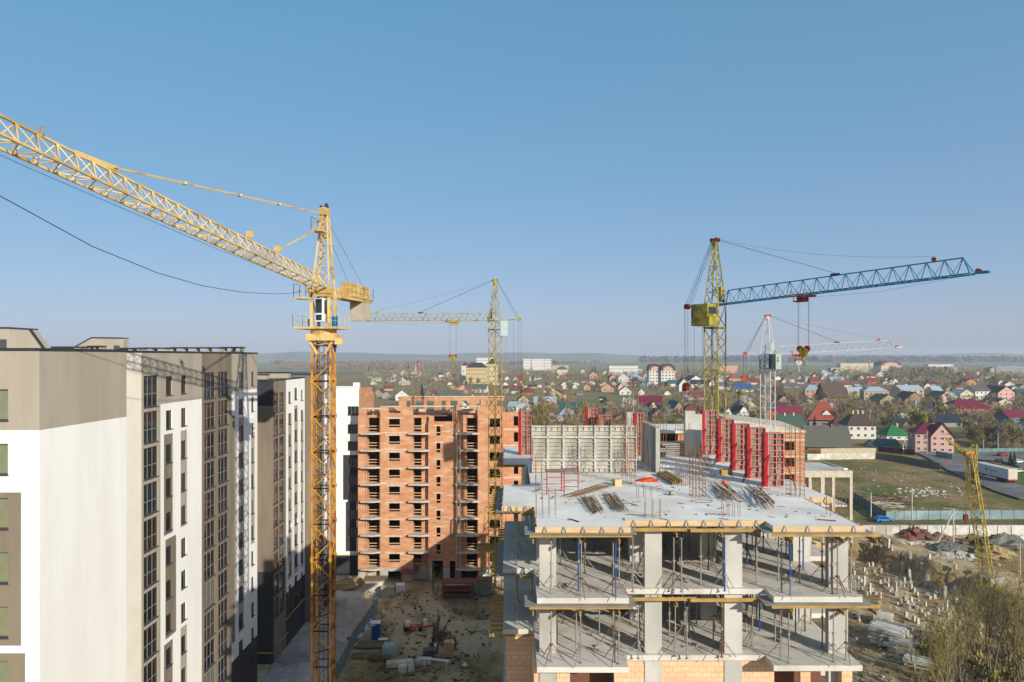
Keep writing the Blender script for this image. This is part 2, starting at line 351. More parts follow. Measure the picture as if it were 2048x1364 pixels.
# far fields and the low hills on the skyline
M['far1'] = pm('far_fields', '#87825a', '#5f6640', .004, .95, c3='#8f7f66', s3=.0015, stretch=(.25,1,1))
sheet('far_fields', [(-5200,2700),(-2600,1750),(-900,1750),(1900,1900),(7200,2700),(8800,7000),(-8800,7000)], M['far1'], .6)
M['hill'] = pm('wooded_hill', '#3d4a36', '#525940', .002, .95, c3='#6c684c', s3=.001)
def hills(name, pts, depth, base):
    mb = MB(); xs = sorted(pts); n = 60; prev = None; lo, hi = xs[0][0], xs[-1][0]
    def h(x):
        for (a, ha), (b, hb) in zip(xs, xs[1:]):
            if a <= x <= b: return ha+(hb-ha)*sstep(a, b, x)
        return 0
    for i in range(n+1):
        x = lo+(hi-lo)*i/n; hh = max(0, h(x)*(1+.06*nz(x, base, .004))); row = []
        for j in range(9):
            u = j/8; row.append((x, base+depth*u, hh*math.sin(math.pi*min(1, u*1.0))**1.2*(1+.12*nz(x, j*300, .002, 3))))
        if prev:
            for j in range(8): mb.poly([prev[j], row[j], row[j+1], prev[j+1]])
        prev = row
    o = mb.build(name, M['hill'], smooth=True); o['kind'] = 'structure'
def hp(px, py, Y): return ((px-1024)/F*Y, EYE-(py-713)/F*Y)
hills('hills', [hp(380,716,7600), hp(520,707,7600), hp(600,704,7600), hp(690,704.5,7600), hp(760,707,7600), hp(880,709,7600), hp(930,706,7600), hp(1040,704.5,7600), hp(1120,707,7600), hp(1180,706,7600), hp(1260,710,7600), hp(1310,714,7600)], 1500, 6900)
hills('hills', [hp(1380,714,8300), hp(1470,709,8300), hp(1650,710,8300), hp(1850,709,8300), hp(1990,706,8300), hp(2100,708,8300), hp(2300,714,8300)], 1400, 7700)
# ---------------------------------------------------------------- finished apartment blocks on the left
WIN = {}
def window(parent, P, ud, wd, ht, cols=2, transom=None, glass='glass', sill=True, dep=.12):
    """a window: frame with its pane; P is the lower corner on the wall face"""
    key = (round(wd,2), round(ht,2), cols, transom, glass, sill)
    rz = math.atan2(ud[1], ud[0]); off = WL[parent.name]
    if key not in WIN:
        mb = MB(); t = .07; e = .004
        mb.box(e, dep-.03, e, t, dep+.05, ht-e); mb.box(wd-t, dep-.03, e, wd-e, dep+.05, ht-e)
        mb.box(t, dep-.03, e, wd-t, dep+.05, t); mb.box(t, dep-.03, ht-t, wd-t, dep+.05, ht-e)
        if sill: mb.box(-.05, -.09, -.05, wd+.05, dep-.035, .003)
        mb.c = 1
        for i in range(1, cols): mb.box(wd*i/cols-.03, dep-.02, t, wd*i/cols+.03, dep+.04, ht-t)
        if transom: mb.box(t, dep-.024, ht*transom-.035, wd-t, dep+.044, ht*transom+.035)
        fr = mb.build('window', [M['frame'], M['mull'] if cols > 2 or transom else M['frame']], None)
        g = MB(); g.box(t-.02, dep+.012, t-.02, wd-t+.02, dep+.03, ht-t+.02)
        gl = g.build('pane', M[glass]); gl.parent = fr
        WIN[key] = fr; fr.parent = parent; fr.location = Vector(P)-off; fr.rotation_euler = (0,0,rz); return fr
    return dup(WIN[key], Vector(P)-off, rz, parent=parent)
ROOF = 40.35
blk = thing('apartment_block', 'tall white and taupe apartment block filling the left edge, roof level with the horizon', 'apartment block', (-40, 60, 0))
WP = [M['white'], M['taupe'], M['char'], M['cream'], M['taupe2']]
mb = MB()
# near wing: front face (towards the camera) and side face
wx, wy0, wy1 = -26.6, 39.4, 48.3
ux = 16.5
zs_row = [38.15-3.06*k for k in range(13)]
fh = [(ux-3.5, ux-1.77, z-1.75, z) for z in zs_row]
fp = [(0, ux, 35.85, 50, 1), (0, ux-1.03, 23.72, 32.35, 4), (0, ux-.8, 10, 23.3, 4)]
facade(mb, (wx-ux, wy0), (1,0), (0,-1), ux, 0, ROOF, fh, fp, .25)
facade(mb, (wx, wy0), (0,1), (1,0), wy1-wy0, 0, ROOF, [], [(0, 20, 35.85, 50, 1)], .25)
# long facade facing the yard
fx = -30.2
def fu(px): return -fx*F/(1024-px)-wy1
c1 = (fu(287.5), fu(316)); w1 = (61.1-wy1, 62.2-wy1); w2 = (63.9-wy1, 64.9-wy1)
c2 = (68.7-wy1, 71.2-wy1); c3 = (72.0-wy1, 74.5-wy1); w3 = (77.4-wy1, 78.7-wy1); w4 = (81.1-wy1, 82.0-wy1)
holes = []; WN = []
for k in range(13):
    z = 38.4-2.985*k
    for c in (c1, c2, c3):
        if z-2.6 > 3: holes.append((c[0], c[1], z-2.6, z)); WN.append((c[0], z-2.6, c[1]-c[0], 2.6, 3, .42))
    for c in (w1, w2, w3, w4):
        zt = z-.15
        if zt-1.65 > 2: holes.append((c[0], c[1], zt-1.65, zt)); WN.append((c[0], zt-1.65, c[1]-c[0], 1.65, 2 if c is w3 else 1, None))
yE = 83.0-wy1
A = fu(283); B = fu(321); D = fu(403.5); E_ = 75.4-wy1
P = [(0, A, 0, 50, 3), (A, B, 0, 50, 1), (B, D, 35.9, 50, 1), (D, E_, 0, 50, 4), (E_, yE, 36.2, 50, 1), (B, yE, 0, 7.0, 2),
     (w1[0]-.35, w1[1]+.1, 24.4, 33.2, 4), (w1[0]-.1, w1[1]+.75, 15.3, 24.0, 4), (w1[0]-.35, w1[1]+.1, 7, 14.9, 4),
     (w2[0]-.1, w2[1]+.1, 24.4, 33.2, 1), (w2[0]-.1, w2[1]+.1, 7, 15.2, 1), (E_, E_+.9, 9, 33.6, 4),
     (w3[0]-.1, w3[1]+.1, 9.4, 33.2, 1), (w4[0]-.1, w4[1]+.1, 18.2, 31.2, 1)]
facade(mb, (fx, wy1), (0,1), (1,0), yE, 0, ROOF, holes, list(reversed(P)), .25)
mb.c = 0
mb.box(-62, 83.0-.3, 0, fx-.25, 83.0, ROOF); mb.box(-62, wy0+.3, 20, wx-ux, wy0+.6, ROOF)
mb.build('wall', WP, blk)
r = MB(); r.prism([(-62,wy0+.02),(wx-.02,wy0+.02),(wx-.02,wy1),(fx-.02,wy1),(fx-.02,82.9),(-62,82.9)], 39.6, 39.9); r.build('roof', M['slabd'], blk)
cp = MB()
for (x0,y0,x1,y1) in ((-62,wy0-.06,wx+.06,wy0+.36),(wx-.36,wy0+.36,wx+.06,wy1+.06),(fx-.36,wy1+.06,fx+.06,83.06),(-62,82.7,fx-.36,83.06),(fx+.06,wy1-.3,wx-.36,wy1+.06)):
    cp.box(x0,y0,ROOF-.02,x1,y1,ROOF+.13)
cp.build('parapet_cap', M['cap'], blk)
for u, z, wd, ht, n, tr in WN:
    window(blk, (fx, wy1+u, z), (0,1), wd, ht, n, tr)
for k, h in enumerate(fh):
    if h[2] > 20.5: window(blk, (wx-ux+h[0], wy0, h[2]), (1,0), h[1]-h[0], h[3]-h[2], 1, None, 'glassg')
def roofhouse(prof, y0, y1, door=None, nm='stair_house'):
    m_ = MB(); n = len(prof)
    a = [(x, y0, z) for x, z in prof]; b = [(x, y1, z) for x, z in prof]; m_.poly(a); m_.poly(list(reversed(b)))
    for i in range(n): m_.poly([a[i], b[i], b[(i+1)%n], a[(i+1)%n]])
    m_.c = 1
    for i in range(n):
        p, q = prof[i], prof[(i+1)%n]
        if p[1] > 40.2 or q[1] > 40.2:
            if abs(p[0]-q[0]) < .05: continue
            d = Vector((q[0]-p[0], q[1]-p[1])).normalized(); nx, nz_ = -d[1]*.14, d[0]*.14
            if nz_ < 0: nx, nz_ = -nx, -nz_
            flat = abs(p[1]-q[1]) < .2; ye = y1+.1 if flat else y0+.12; nx *= .8; nz_ *= .8
            m_.hexa([(p[0],y0-.1,p[1]+.01),(q[0],y0-.1,q[1]+.01),(q[0],ye,q[1]+.01),(p[0],ye,p[1]+.01),(p[0]+nx,y0-.1,p[1]+nz_),(q[0]+nx,y0-.1,q[1]+nz_),(q[0]+nx,ye,q[1]+nz_),(p[0]+nx,ye,p[1]+nz_)])
    o = m_.build(nm, [M['taupe'], M['cap']], blk)
    if door:
        d = MB(); d.box(door[0], y0-.05, 39.9, door[1], y0-.004, door[2]); d.build('door', M['frame'], o)
roofhouse([(-50,39.85),(-36.3,39.85),(-37.9,42.1),(-39.5,42.2),(-50,42.2)], 55, 55.9, (-41.6,-39.7,41.35))
roofhouse([(-49.8,39.85),(-42.2,39.85),(-42.2,41.95),(-45.6,42.0),(-47.6,40.9),(-49.8,40.5)], 76, 77, (-43.2,-42.6,41.2))
v_ = MB()
for (x0, x1, y, zt, md) in ((-45.9,-43,70,40.95,0),(-48,-46,72,40.8,0),(-42.4,-40.2,76,40.9,0),(-45,-43.9,74.5,41.1,0),(-41.5,-38.6,78,40.95,1),(-38.4,-33,79,41.0,1),(-33.2,-31.2,80.5,41.05,1)):
    n = max(2, int((x1-x0)/1.1))
    v_.c = 0; v_.box(x0, y, 39.85, x1, y+.9, zt-.45)
    for i in range(n+1): xx = x0+(x1-x0)*i/n; v_.box(xx-.09, y, zt-.5, xx+.09, y+.9, zt-.1)
    v_.c = 1; v_.box(x0-.15, y-.15, zt-.1, x1+.15, y+1.05, zt+.06)
v_.build('roof_vent', [M['taupe'], M['cap']], blk)

def block2(name, label, x, y0, y1, ztop, cols, front, paints, wins, zmin):
    t = thing(name, label, 'apartment block', (x-8, (y0+y1)/2, 0)); mb = MB(); H = []; W2 = []
    for k in range(12):
        for (ya, yb, zt, ht, n, tr) in cols:
            z = zt-2.99*k
            if z-ht > zmin: H.append((ya-y0, yb-y0, z-ht, z)); W2.append((ya, z-ht, yb-ya, ht, n, tr))
    facade(mb, (x, y0), (0,1), (1,0), y1-y0, 0, ztop, H, paints, .25)
    facade(mb, (x-9, y0), (1,0), (0,-1), 9, 0, ztop, [], front, .25)
    mb.c = 0; mb.box(x-9, y1-.3, 0, x-.25, y1, ztop); mb.build('wall', WP, t)
    r = MB(); r.box(x-9.05, y0-.05, ztop, x+.06, y1+.06, ztop+.14); r.build('parapet_cap', M['cap'], t)
    for a, z, wd, ht, n, tr in W2: window(t, (x, a, z), (0,1), wd, ht, n, tr)
    return t
t = block2('apartment_block', 'lower white and brown apartment block behind the ochre crane mast, with glazed balconies', -31, 91, 104.7, 36.8,
    [(91.0,93.0,35.2,2.55,2,.42),(93.35,95.3,35.2,2.55,2,.42),(97.1,98.3,35.1,1.6,1,None),(99.8,101.2,35.5,1.7,1,None),(102.9,103.9,35.1,1.6,1,None)], [(0,9,33.6,40,2),(0,9,0,33.6,4),(0,9,0,12,2)],  # front: dark top band; bottom band is plinth plus painted cast shade
    [(0,5,0,40,4),(5,14,0,7.5,2),(6.0,7.5,16.6,32,1),(8.7,10.3,16.6,33,1),(11.8,13,16.6,32,1),(6.0,7.5,9,16,1),(8.7,10.3,9,16,1),(11.8,13,9,16,1)], None, 3)
v_ = MB()
for x0, x1, y, zt in ((-38,-33,94,37.6),(-36,-31.6,99,37.75)):
    v_.c = 0; v_.box(x0, y, 36.94, x1, y+1, zt-.1); v_.c = 1; v_.box(x0-.1, y-.1, zt-.1, x1+.1, y+1.1, zt+.05)
v_.build('roof_vent', [M['taupe'], M['cap']], t)
block2('apartment_block', 'taupe apartment block half hidden behind the ochre crane mast, next to the white gable', -29.6, 105, 117, 37.2,
    [(107,109.4,35.4,2.5,2,.42),(111,112.4,35,1.6,1,None),(114,115.3,35,1.6,1,None)], [(0,9,0,40,4)], [(0,5,0,40,4),(5,13,0,7,2),(9.6,12,7,40,1)], None, 3)
# white gable end joined to the brick shell
t = thing('apartment_block', 'narrow white apartment gable with six windows standing against the red brick shell', 'apartment block', (-30.5, 132, 0))
mb = MB(); H = []; 
for z in (30.9, 27.6, 24.5, 21.3, 18.2, 15.1, 11.9, 8.7): H.append((2.55, 4.55, z-1.65, z))
facade(mb, (-32.6+.0, 128), (1,0), (0,-1), 4.6, 0, 34.3, H, [(1.7, 4.6-.15, 13.8, 22.0, 2), (2.2, 4.15, 4.4, 13.4, 2), (0, 4.6, 0, 3.6, 2), (1.7,4.15,3.6,4.4,0)], .3)
mb.box(-45, 128.3, 0, -32.6, 128.6, 34.3)
mb.build('wall', WP, t)
s = MB(); s.box(-44, 128.31, 0, -28.02, 142, 34.0); s.build('side_wall', M['bricko'], t)
s = MB(); s.box(-45, 127.8, 34.3, -27.9, 128.7, 34.55); s.box(-29.2, 128.7, 34.0, -28.1, 129.6, 35.2); s.build('parapet_cap', M['whitep'], t)
for h in H: window(t, (-32.6+h[0], 128, h[2]), (1,0), 2.0, 1.65, 3, None)
# ---------------------------------------------------------------- brick shell under construction (middle distance)
S_ = 125/F
def bx(px): return (px-1024)*S_
LV = [2.35+3.01*k for k in range(10)]           # floor levels
t = thing('brick_building', 'nine storey red brick shell without windows, its top storey half built, behind the yard', 'brick building', (-15, 130, 0))
y0 = 125.0
def seg(mb, xa, xb, y, holes, z0, z1, paints=(), dep=.4): facade(mb, (xa, y), (1,0), (0,-1), xb-xa, z0, z1, [(a-xa, b-xa, c, d) for a, b, c, d in holes], [(a-xa, b-xa, c, d, m) for a, b, c, d, m in paints], dep, ends=True)
wall = MB(); TOP = 29.45
H1 = []; PT = []
rj = random.Random(3)
for k in range(9):
    z = LV[k]
    H1.append((bx(735), bx(758.5), z+.05, z+2.55)) if k < 9 else None
    H1.append((bx(778), bx(800), z+.95, z+2.45))
    H1.append((bx(826), bx(841.5), z+.05 if k else z+.6, z+2.55))
    if k > 0: H1.append((bx(873), bx(881), z-.55, z+1.15))
    H1.append((bx(933), bx(953), z+.05, z+2.5))
    H1.append((bx(979), bx(1000), z+.95, z+2.5))
    PT.append((bx(771), bx(806), z+2.45, z+2.72, 1)); PT.append((bx(868), bx(886), z+1.15, z+1.38, 1))
    if k in (5, 7, 8): PT.append((bx(762), bx(816), z-.12, z+.12, 1))
for _ in range(70):
    x_, z_ = rj.uniform(bx(718), bx(1000)), rj.uniform(3, 29); w_ = rj.uniform(.3, 2.2); PT.append((x_, x_+w_, z_, z_+rj.uniform(.06, .2), 1))
gx = [(bx(728), bx(756), .1, 1.9), (bx(776), bx(803), .0, 1.7), (bx(824), bx(856), .1, 2.0), (bx(864), bx(886), 0, 3.6), (bx(900), bx(911), 0, 3.5), (bx(922), bx(955), 0, 1.9)]
PT += [(bx(717), bx(1006), 0, 2.25, 2)]
# left pier zone + balcony recesses are set back; window piers stand proud
def build_run(xa, xb, y, z1=TOP):
    hs = [h for h in H1+gx if h[0] > xa-.01 and h[1] < xb+.01]; seg(wall, xa, xb, y, hs, 0, z1, [p for p in PT if p[1] > xa and p[0] < xb])
build_run(bx(716), bx(733), y0)
build_run(bx(733), bx(761), y0+1.1)
build_run(bx(761), bx(825), y0-.15)
build_run(bx(825), bx(858), y0+.9)
build_run(bx(858), bx(912), y0-.1, 28.4)
build_run(bx(912), bx(957), y0+1.1)
build_run(bx(957), bx(1006), y0)
wall.c = 0
def cheek(x, ya, yb, z0, z1): wall.box(x-.12, ya, z0, x+.12, yb, z1)
for x in (733, 761, 825, 858, 912, 957): cheek(bx(x)+(0.125 if x in (733, 825, 912) else -.125)*0, y0-.09, y0+1.5, 0, 28.3 if x in (858, 912) else TOP)
wall.box(bx(1006)-.3, y0+.41, 0, bx(1006), 140, TOP); wall.box(bx(716), 140, 0, bx(1006), 140.4, TOP)
# second volume right of the yellow crane
seg(wall, bx(1012)-.6, bx(1044), 131, [(bx(1028), bx(1037), LV[k]+.6, LV[k]+2.4) for k in range(2, 9)], 0, 29.6, [(bx(1012)-.6, bx(1044), LV[k]-.2, LV[k]+.1, 1) for k in range(3, 9)])
wall.c = 0; wall.box(bx(1012)-.6, 131.41, 0, bx(1012)-.3, 142, 29.6)
wall.build('wall', [M['bricko'], M['lint'], M['conc']], t)
def tp_(*b):
    top = MB(); top.box(*b); top.build('top_storey_pier', M['bricko'], t)
for xa, xb, zt in ((717,733,30.6),(760,777,31.2),(801,826,31.0),(777,801,29.9),(858,868,29.4),(905,915,31.3),(955,1006,31.1)):
    tp_(bx(xa), y0+.05, 28.4 if xa in (858, 905) else TOP, bx(xb), y0+.4, zt)
for xa, xb, zt in ((735,757,30.6),(783,799,30.7)): tp_(bx(xa), y0+3.2, TOP, bx(xb), y0+3.5, zt)
for i in range(9):                                      # back wall piers seen over the top
    xa = 797+i*23.5; tp_(bx(xa)*1.1, 138, TOP, bx(xa+(9 if i % 3 else 15))*1.1, 138.4, 32.0)
tp_(bx(797)*1.1, 138.02, 31.3, bx(1008)*1.1, 138.38, 31.95)
lt = MB()
for xa, xb, z in ((722,763,30.62),(776,803,30.95),(820,960,31.0)): lt.box(bx(xa), y0+.0, z, bx(xb), y0+.55, z+.22)
lt.box(bx(797)*1.1, 137.9, 32.02, bx(1010)*1.1, 138.5, 32.2)
lt.build('lintel', M['ledge'], t)
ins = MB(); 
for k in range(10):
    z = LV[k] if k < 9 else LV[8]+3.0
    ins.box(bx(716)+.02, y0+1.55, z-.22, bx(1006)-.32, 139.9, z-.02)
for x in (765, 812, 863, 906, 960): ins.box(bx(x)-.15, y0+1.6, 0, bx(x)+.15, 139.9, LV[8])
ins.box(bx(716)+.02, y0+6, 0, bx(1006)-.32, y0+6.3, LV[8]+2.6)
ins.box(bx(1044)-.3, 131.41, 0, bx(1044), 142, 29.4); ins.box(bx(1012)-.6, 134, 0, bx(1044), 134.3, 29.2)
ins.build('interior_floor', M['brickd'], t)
rail = MB()
for k in range(9):
    z = LV[k]
    for xa, xb, yo, dz in ((735,757,1.0,.55),(826,841,.8,.6),(933,953,1.0,.5)):
        for d in (dz, dz+.5): rail.box(bx(xa), y0+yo-.06, z+d-.06, bx(xb), y0+yo+.02, z+d+.06)
    rail.box(bx(778)+.02, y0-.1, z+1.25, bx(800)-.02, y0-.04, z+1.38)
    if k > 0: rail.box(bx(873)+.01, y0-.05, z-.1, bx(881)-.01, y0, z+.05)
rail.build('safety_rail', M['ply'], t)
proto = None
for (xa, xb) in ((723, 761), (818, 859), (912, 958)):
    proto = None
    for k in range(9 if xa != 818 else 8):
        z = LV[k+1 if xa == 818 else k]
        if proto is None:
            mb = MB(); A_, B_ = bx(xa), bx(xb)
            mb.prism([(A_, y0-1.0), (B_-1.3, y0-1.35), (B_+.1, y0-.9), (B_+.1, y0+1.3), (A_, y0+1.3)], z-.26, z)
            proto = mb.build('balcony_slab', M['ledge'], t); pz = z
        else:
            c = proto.copy(); C.objects.link(c); c.location.z += z-pz
sm = MB(); sm.path([(bx(915), y0-.9, 3), (bx(915), y0-.9, 28)], .12); sm.path([(bx(921), y0-.9, 3), (bx(921), y0-.9, 28)], .12); sm.build('hoist_mast', M['ledge'], t)
# things lying on the unfinished top storey
bp = MB()
bp.box(0,0,0,1.1,1,.9); 
for i in range(4): bp.box(-.02+i*.36, -.02, .0, .04+i*.36, 1.02, .92)
first = tag(bp.build('brick_pallet', M['block']), 'leftmost pale brick pallet on the roof of the brick shell', 'brick pallet', 'brick pallets on the shell roof')
for i, (px, dz) in enumerate(((740,0),(786,0),(833,0),(893,0),(935,0))):
    o = first if i == 0 else first.copy()
    if i: C.objects.link(o); o['label'] = '%s pale brick pallet from the left on the roof of the brick shell' % ORD[i]
    o.location = (bx(px), y0+2.2 if i < 2 else y0+3.4, 29.45)
# right hand brick block beyond the red formwork
t = thing('brick_building', 'low brick block with a sloping pale roof edge behind the row of red formwork', 'brick building', (44, 128, 0))
mb = MB(); xr = lambda px: (px-1024)*127/F; hs = []
for k in range(9):
    z = 24.6-3.0*k
    for a, b in ((1498,1508),(1530,1540),(1569,1589)): hs.append((xr(a)-xr(1470), xr(b)-xr(1470), z-1.6, z))
facade(mb, (xr(1470), 127), (1,0), (0,-1), xr(1610)-xr(1470), 0, 26.2, hs, [(0, 20, 25-3*k-.25, 25-3*k+.05, 1) for k in range(8)], .4)
mb.c = 0; mb.box(xr(1610)-.3, 127.41, 0, xr(1610), 139, 26.2); mb.box(xr(1470), 127.41, 0, xr(1470)+.3, 139, 26.2); mb.box(xr(1470)+.3, 130, 0, xr(1610)-.3, 130.3, 26)
mb.build('wall', [M['brick'], M['lint']], t)
mb = MB(); a, b = xr(1480), xr(1611)
mb.hexa([(a-2,126.8,26.21),(b,126.8,26.21),(b,139,26.21),(a-2,139,26.21),(a-2,126.8,28.6),(b,126.8,26.6),(b,139,27.2),(a-2,139,29.0)])
mb.build('roof', M['ledge'], t)
# pale concrete pavilion shell (right)
t = thing('concrete_pavilion', 'unfinished pale concrete pavilion with open bays beside the brush field', 'concrete shell', (64, 150, 0))
mb = MB(); x0, x1, ya, yb, zr = 58.5, 73.0, 150.0, 164.0, 15.2
mb.box(x0, ya, zr-1.1, x1, ya+.5, zr+.3); mb.box(x1-.4, ya+.5, zr-1.1, x1, yb, zr+.3)
for x in (58.5, 63.6, 66.2, 68.6, 72.4): mb.box(x, ya+.02, 0, x+.6, ya+.48, zr-1.1)
for x in (66.2, 69.4, 72.4): mb.box(x, yb-.6, 0, x+.6, yb, zr-1.1)
mb.box(x0, ya+.1, 0, x0+5, ya+.4, 9.2) if False else None
mb.box(60.5, ya+5, 8.2, 66.4, ya+5.3, zr-1.1)
mb.build('frame', M['ledge'], t)
mb = MB(); mb.box(x0, ya+.5, zr-.3, x1-.4, yb, zr); mb.box(x0, ya+.52, 7.7, x1-.42, yb-.62, 8.05); mb.build('floor_slab', M['slabd'], t)
mb = MB(); mb.prism([(67, 156), (67.6, 156), (72.4, 151), (71.6, 151)], zr+.31, zr+.7); mb.build('parapet', M['whitep'], t)
# ---------------------------------------------------------------- concrete frame building in the foreground
S0, S1, S2 = 32.63, 29.58, 26.6
def sp(px, py, z=S0): return gp(px, py, z)
t = thing('concrete_frame_building', 'grey concrete frame building under construction in the foreground, fresh white slab on top', 'building shell', (8, 45, 0))
OUT = [(1.08,30.2),(5.05,30.2),(5.05,31.4),(11.35,31.4),(11.35,30.35),(15.2,30.35),(15.2,36.5),(16.65,36.5),(16.65,42),(15.2,42),(15.2,66),(1.08,66),(1.08,57),(-.6,57),(-.6,49),(1.08,49),(1.08,40.3),(-.45,40.3),(-.45,34.4),(1.08,34.4)]
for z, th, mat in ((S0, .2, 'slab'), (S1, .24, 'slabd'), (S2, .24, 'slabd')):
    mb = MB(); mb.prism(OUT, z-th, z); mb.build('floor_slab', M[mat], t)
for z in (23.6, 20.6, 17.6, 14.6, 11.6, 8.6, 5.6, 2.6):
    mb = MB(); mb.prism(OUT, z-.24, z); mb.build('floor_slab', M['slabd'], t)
CX = [(1.24,2.0), (6.0,6.77), (9.6,10.4), (14.3,15.18)]
RY = [(31.62,31.95), (35.6,36.2), (40.2,40.8), (45,45.6), (50,50.6), (55,55.6), (60,60.6)]
for (zb, zt) in ((S1, S0-.2), (S2, S1-.24), (0, S2-.24)):
    for ya, yb in RY:
        for xa, xb in CX:
            if ya > 33 and zb == 0 and ya > 41: continue
            mb = MB(); mb.box(xa, ya, zb, xb, yb, zt); mb.build('column', M['conc'], t)
for zb, zt in ((S1, S0-.2), (S2, S1-.24)):
    for b_ in ((7.2,46,7.45,60),(9.1,44.3,9.35,49),(2.0,52,7.195,52.25),(10.4,52,14.3,52.25),(1.4,62,15,62.25)):
        w = MB(); w.box(b_[0], b_[1], zb, b_[2], b_[3], zt); w.build('shear_wall', M['conc'], t)
# block infill under the lowest visible floor
zt = S2-.245; zb_ = 20
for n_, b_ in ([('block_infill', (xa, ya, zb_, xb, yb, zt)) for xa, xb, ya, yb in ((4.62,5.99,31.66,31.9),(6.78,9.59,31.66,31.9),(10.41,11.72,31.66,31.9),(2.02,2.62,31.66,31.9),(13.05,13.5,31.66,31.9),(14.7,15.17,31.2,31.6))]
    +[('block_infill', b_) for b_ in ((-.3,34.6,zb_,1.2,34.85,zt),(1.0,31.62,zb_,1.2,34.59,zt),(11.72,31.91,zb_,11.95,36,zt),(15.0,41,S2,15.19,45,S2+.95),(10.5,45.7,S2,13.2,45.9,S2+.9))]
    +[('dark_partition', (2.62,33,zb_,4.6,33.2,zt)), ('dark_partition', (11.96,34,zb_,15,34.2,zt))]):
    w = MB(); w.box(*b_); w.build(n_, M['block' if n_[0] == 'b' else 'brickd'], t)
redc = MB()                                                 # red brick course on top of the infill
for xa, xb in ((4.62,5.99),(6.78,9.59),(10.41,11.72)): redc.box(xa, 31.63, zt-.075, xb, 31.655, zt-.01)
redc.box(-.31, 34.57, zt-.08, 1.2, 34.597, zt-.005); redc.build('brick_course', M['brick'], t)
# edge boards, triangular brackets, deck plywood and yellow joists under the top slab
BR = []
def edge(p, q, zb, zt_, n, off=.03):
    p = Vector(p); q = Vector(q); d = (q-p).normalized(); o = Vector((d[1], -d[0]))
    a = p+o*.004; b = q+o*.004; eb = MB()
    eb.hexa([(*a, zb), (*b, zb), (*(b+o*off), zb), (*(a+o*off), zb), (*a, zt_), (*b, zt_), (*(b+o*off), zt_), (*(a+o*off), zt_)])
    eb.build('edge_board', M['ply'], t); L_ = (q-p).length
    for i in range(n):
        c = p+d*(L_*(i+.5)/n)+o*(off+.012); rz = math.atan2(d[1], d[0]); loc = Vector((c[0], c[1], zb))-WL[t.name]
        if not BR:
            sb = MB(); h = zt_-zb
            for s_ in (-1, 1): sb.bar((.02*s_, 0, h+.03), (.11*s_, -.02, 0), .022)
            sb.bar((-.11,-.02,.01), (.11,-.02,.01), .022); sb.bar((0,-.02,h), (0,-.22,.0), .02)
            k = sb.build('edge_bracket', M['galv']); k.parent = t; BR.append(k)
        else: k = BR[0].copy(); C.objects.link(k)
        k.location = loc; k.rotation_euler = (0,0,rz)
zb, ze = S0-.24, S0+.02
edge((1.0,30.2),(5.12,30.2),zb,ze,5); edge((5.05,31.4),(11.35,31.4),zb,ze,8); edge((11.3,30.35),(15.3,30.35),zb,ze,4)
edge((-.5,34.4),(1.06,34.4),zb,ze,2); edge((15.2,36.5),(16.7,36.5),zb,ze,2); edge((1.1,34.3),(1.1,30.2),zb,ze,3); edge((-.45,40.3),(-.45,34.4),zb,ze,4)
edge((15.2,30.35),(15.2,36.4),zb,ze,6); edge((-.6,57),(-.6,49),zb,ze,5)
for z in (S0-.2, S1-.24):
    for x0, y0, x1, y1 in ((.55,29.95,5.35,31.35),(10.9,30.1,15.6,31.35),(-.8,34.2,1.0,40.5),(1.3,31.96,15.1,44.2)):
        deck = MB(); deck.box(x0, y0, z-.05, x1, y1, z-.024); deck.build('deck_plywood', M['plyg'], t)
JB = []
def jst(p, q):
    m_ = MB(); hbeam(m_, p, q); m_.build('timber_joist', M['beam'], t)
def hbeam(mb, p, q, h=.15):
    p = Vector(p); q = Vector(q); d = (q-p).normalized(); o = Vector((-d[1], d[0], 0))
    for (a, hw, z0, z1) in ((0,.035,-h,-h+.04),(0,.014,-h+.04,-.04),(0,.035,-.04,0)):
        c = [p-o*hw, q-o*hw, q+o*hw, p+o*hw]
        mb.hexa([(v_.x, v_.y, p.z+z0) for v_ in c]+[(v_.x, v_.y, p.z+z1) for v_ in c])
for z in (S0-.255, S1-.295):
    for (xa, xb, y) in ((.75,5.2,30.1),(11.2,15.9,30.2),(5.2,8.2,31.12),(7.9,11.3,31.0),(.4,1.25,34.3)): jst((xa, y, z), (xb, y+.05, z))
    for x in (.9, 2.9, 4.6, 7.3, 9.3, 12.0, 14.2, 15.6): jst((x, 29.9 if (x < 5 or x > 11) else 30.95, z-.21), (x+.1, 36, z-.21))
    for y in (33, 34.2, 35.4, 37, 38.5, 40, 42): jst((1.5, y, z), (15, y, z))
for z in (S0-.25, S1-.29, S2-.29):                         # joist ends sticking out on the left
    for i in range(10): jst((-1.15+.1*rnd.random(), 34.6+i*.62, z), (.9, 34.6+i*.62, z))
    for i in range(9): jst((-1.1+.1*rnd.random(), 49.2+i*.8, z), (.9, 49.2+i*.8, z))
bb = MB()
for i, y in enumerate((41.6, 42.0, 42.4)): hbeam(bb, (-2.1, y, S1-.9-.0*i), (1.0, y, S1-.9), .24)
tag(bb.build('timber_beam_stack', M['beam']), 'three yellow timber beams jutting left from the lower floor of the frame', 'timber beams')
# unseen lower wing, added behind the frame to shade the brick shell
for z in range(7): mb = MB(); mb.box(8.5, 66.3, 2.9+3*z, 15.2, 98, 3.15+3*z); mb.build('shade_wing_slab', M['slabd'], t)
for y in (66.6, 74, 82, 90, 97): mb = MB(); [mb.box(x, y, 0, x+.7, y+.6, 20.89) for x in (8.6, 14.4)]; mb.build('shade_wing_column', M['conc'], t)
mb = MB(); mb.box(11.6, 66.31, 0, 11.9, 97.9, 20.88); mb.build('shade_wing_wall', M['block'], t)
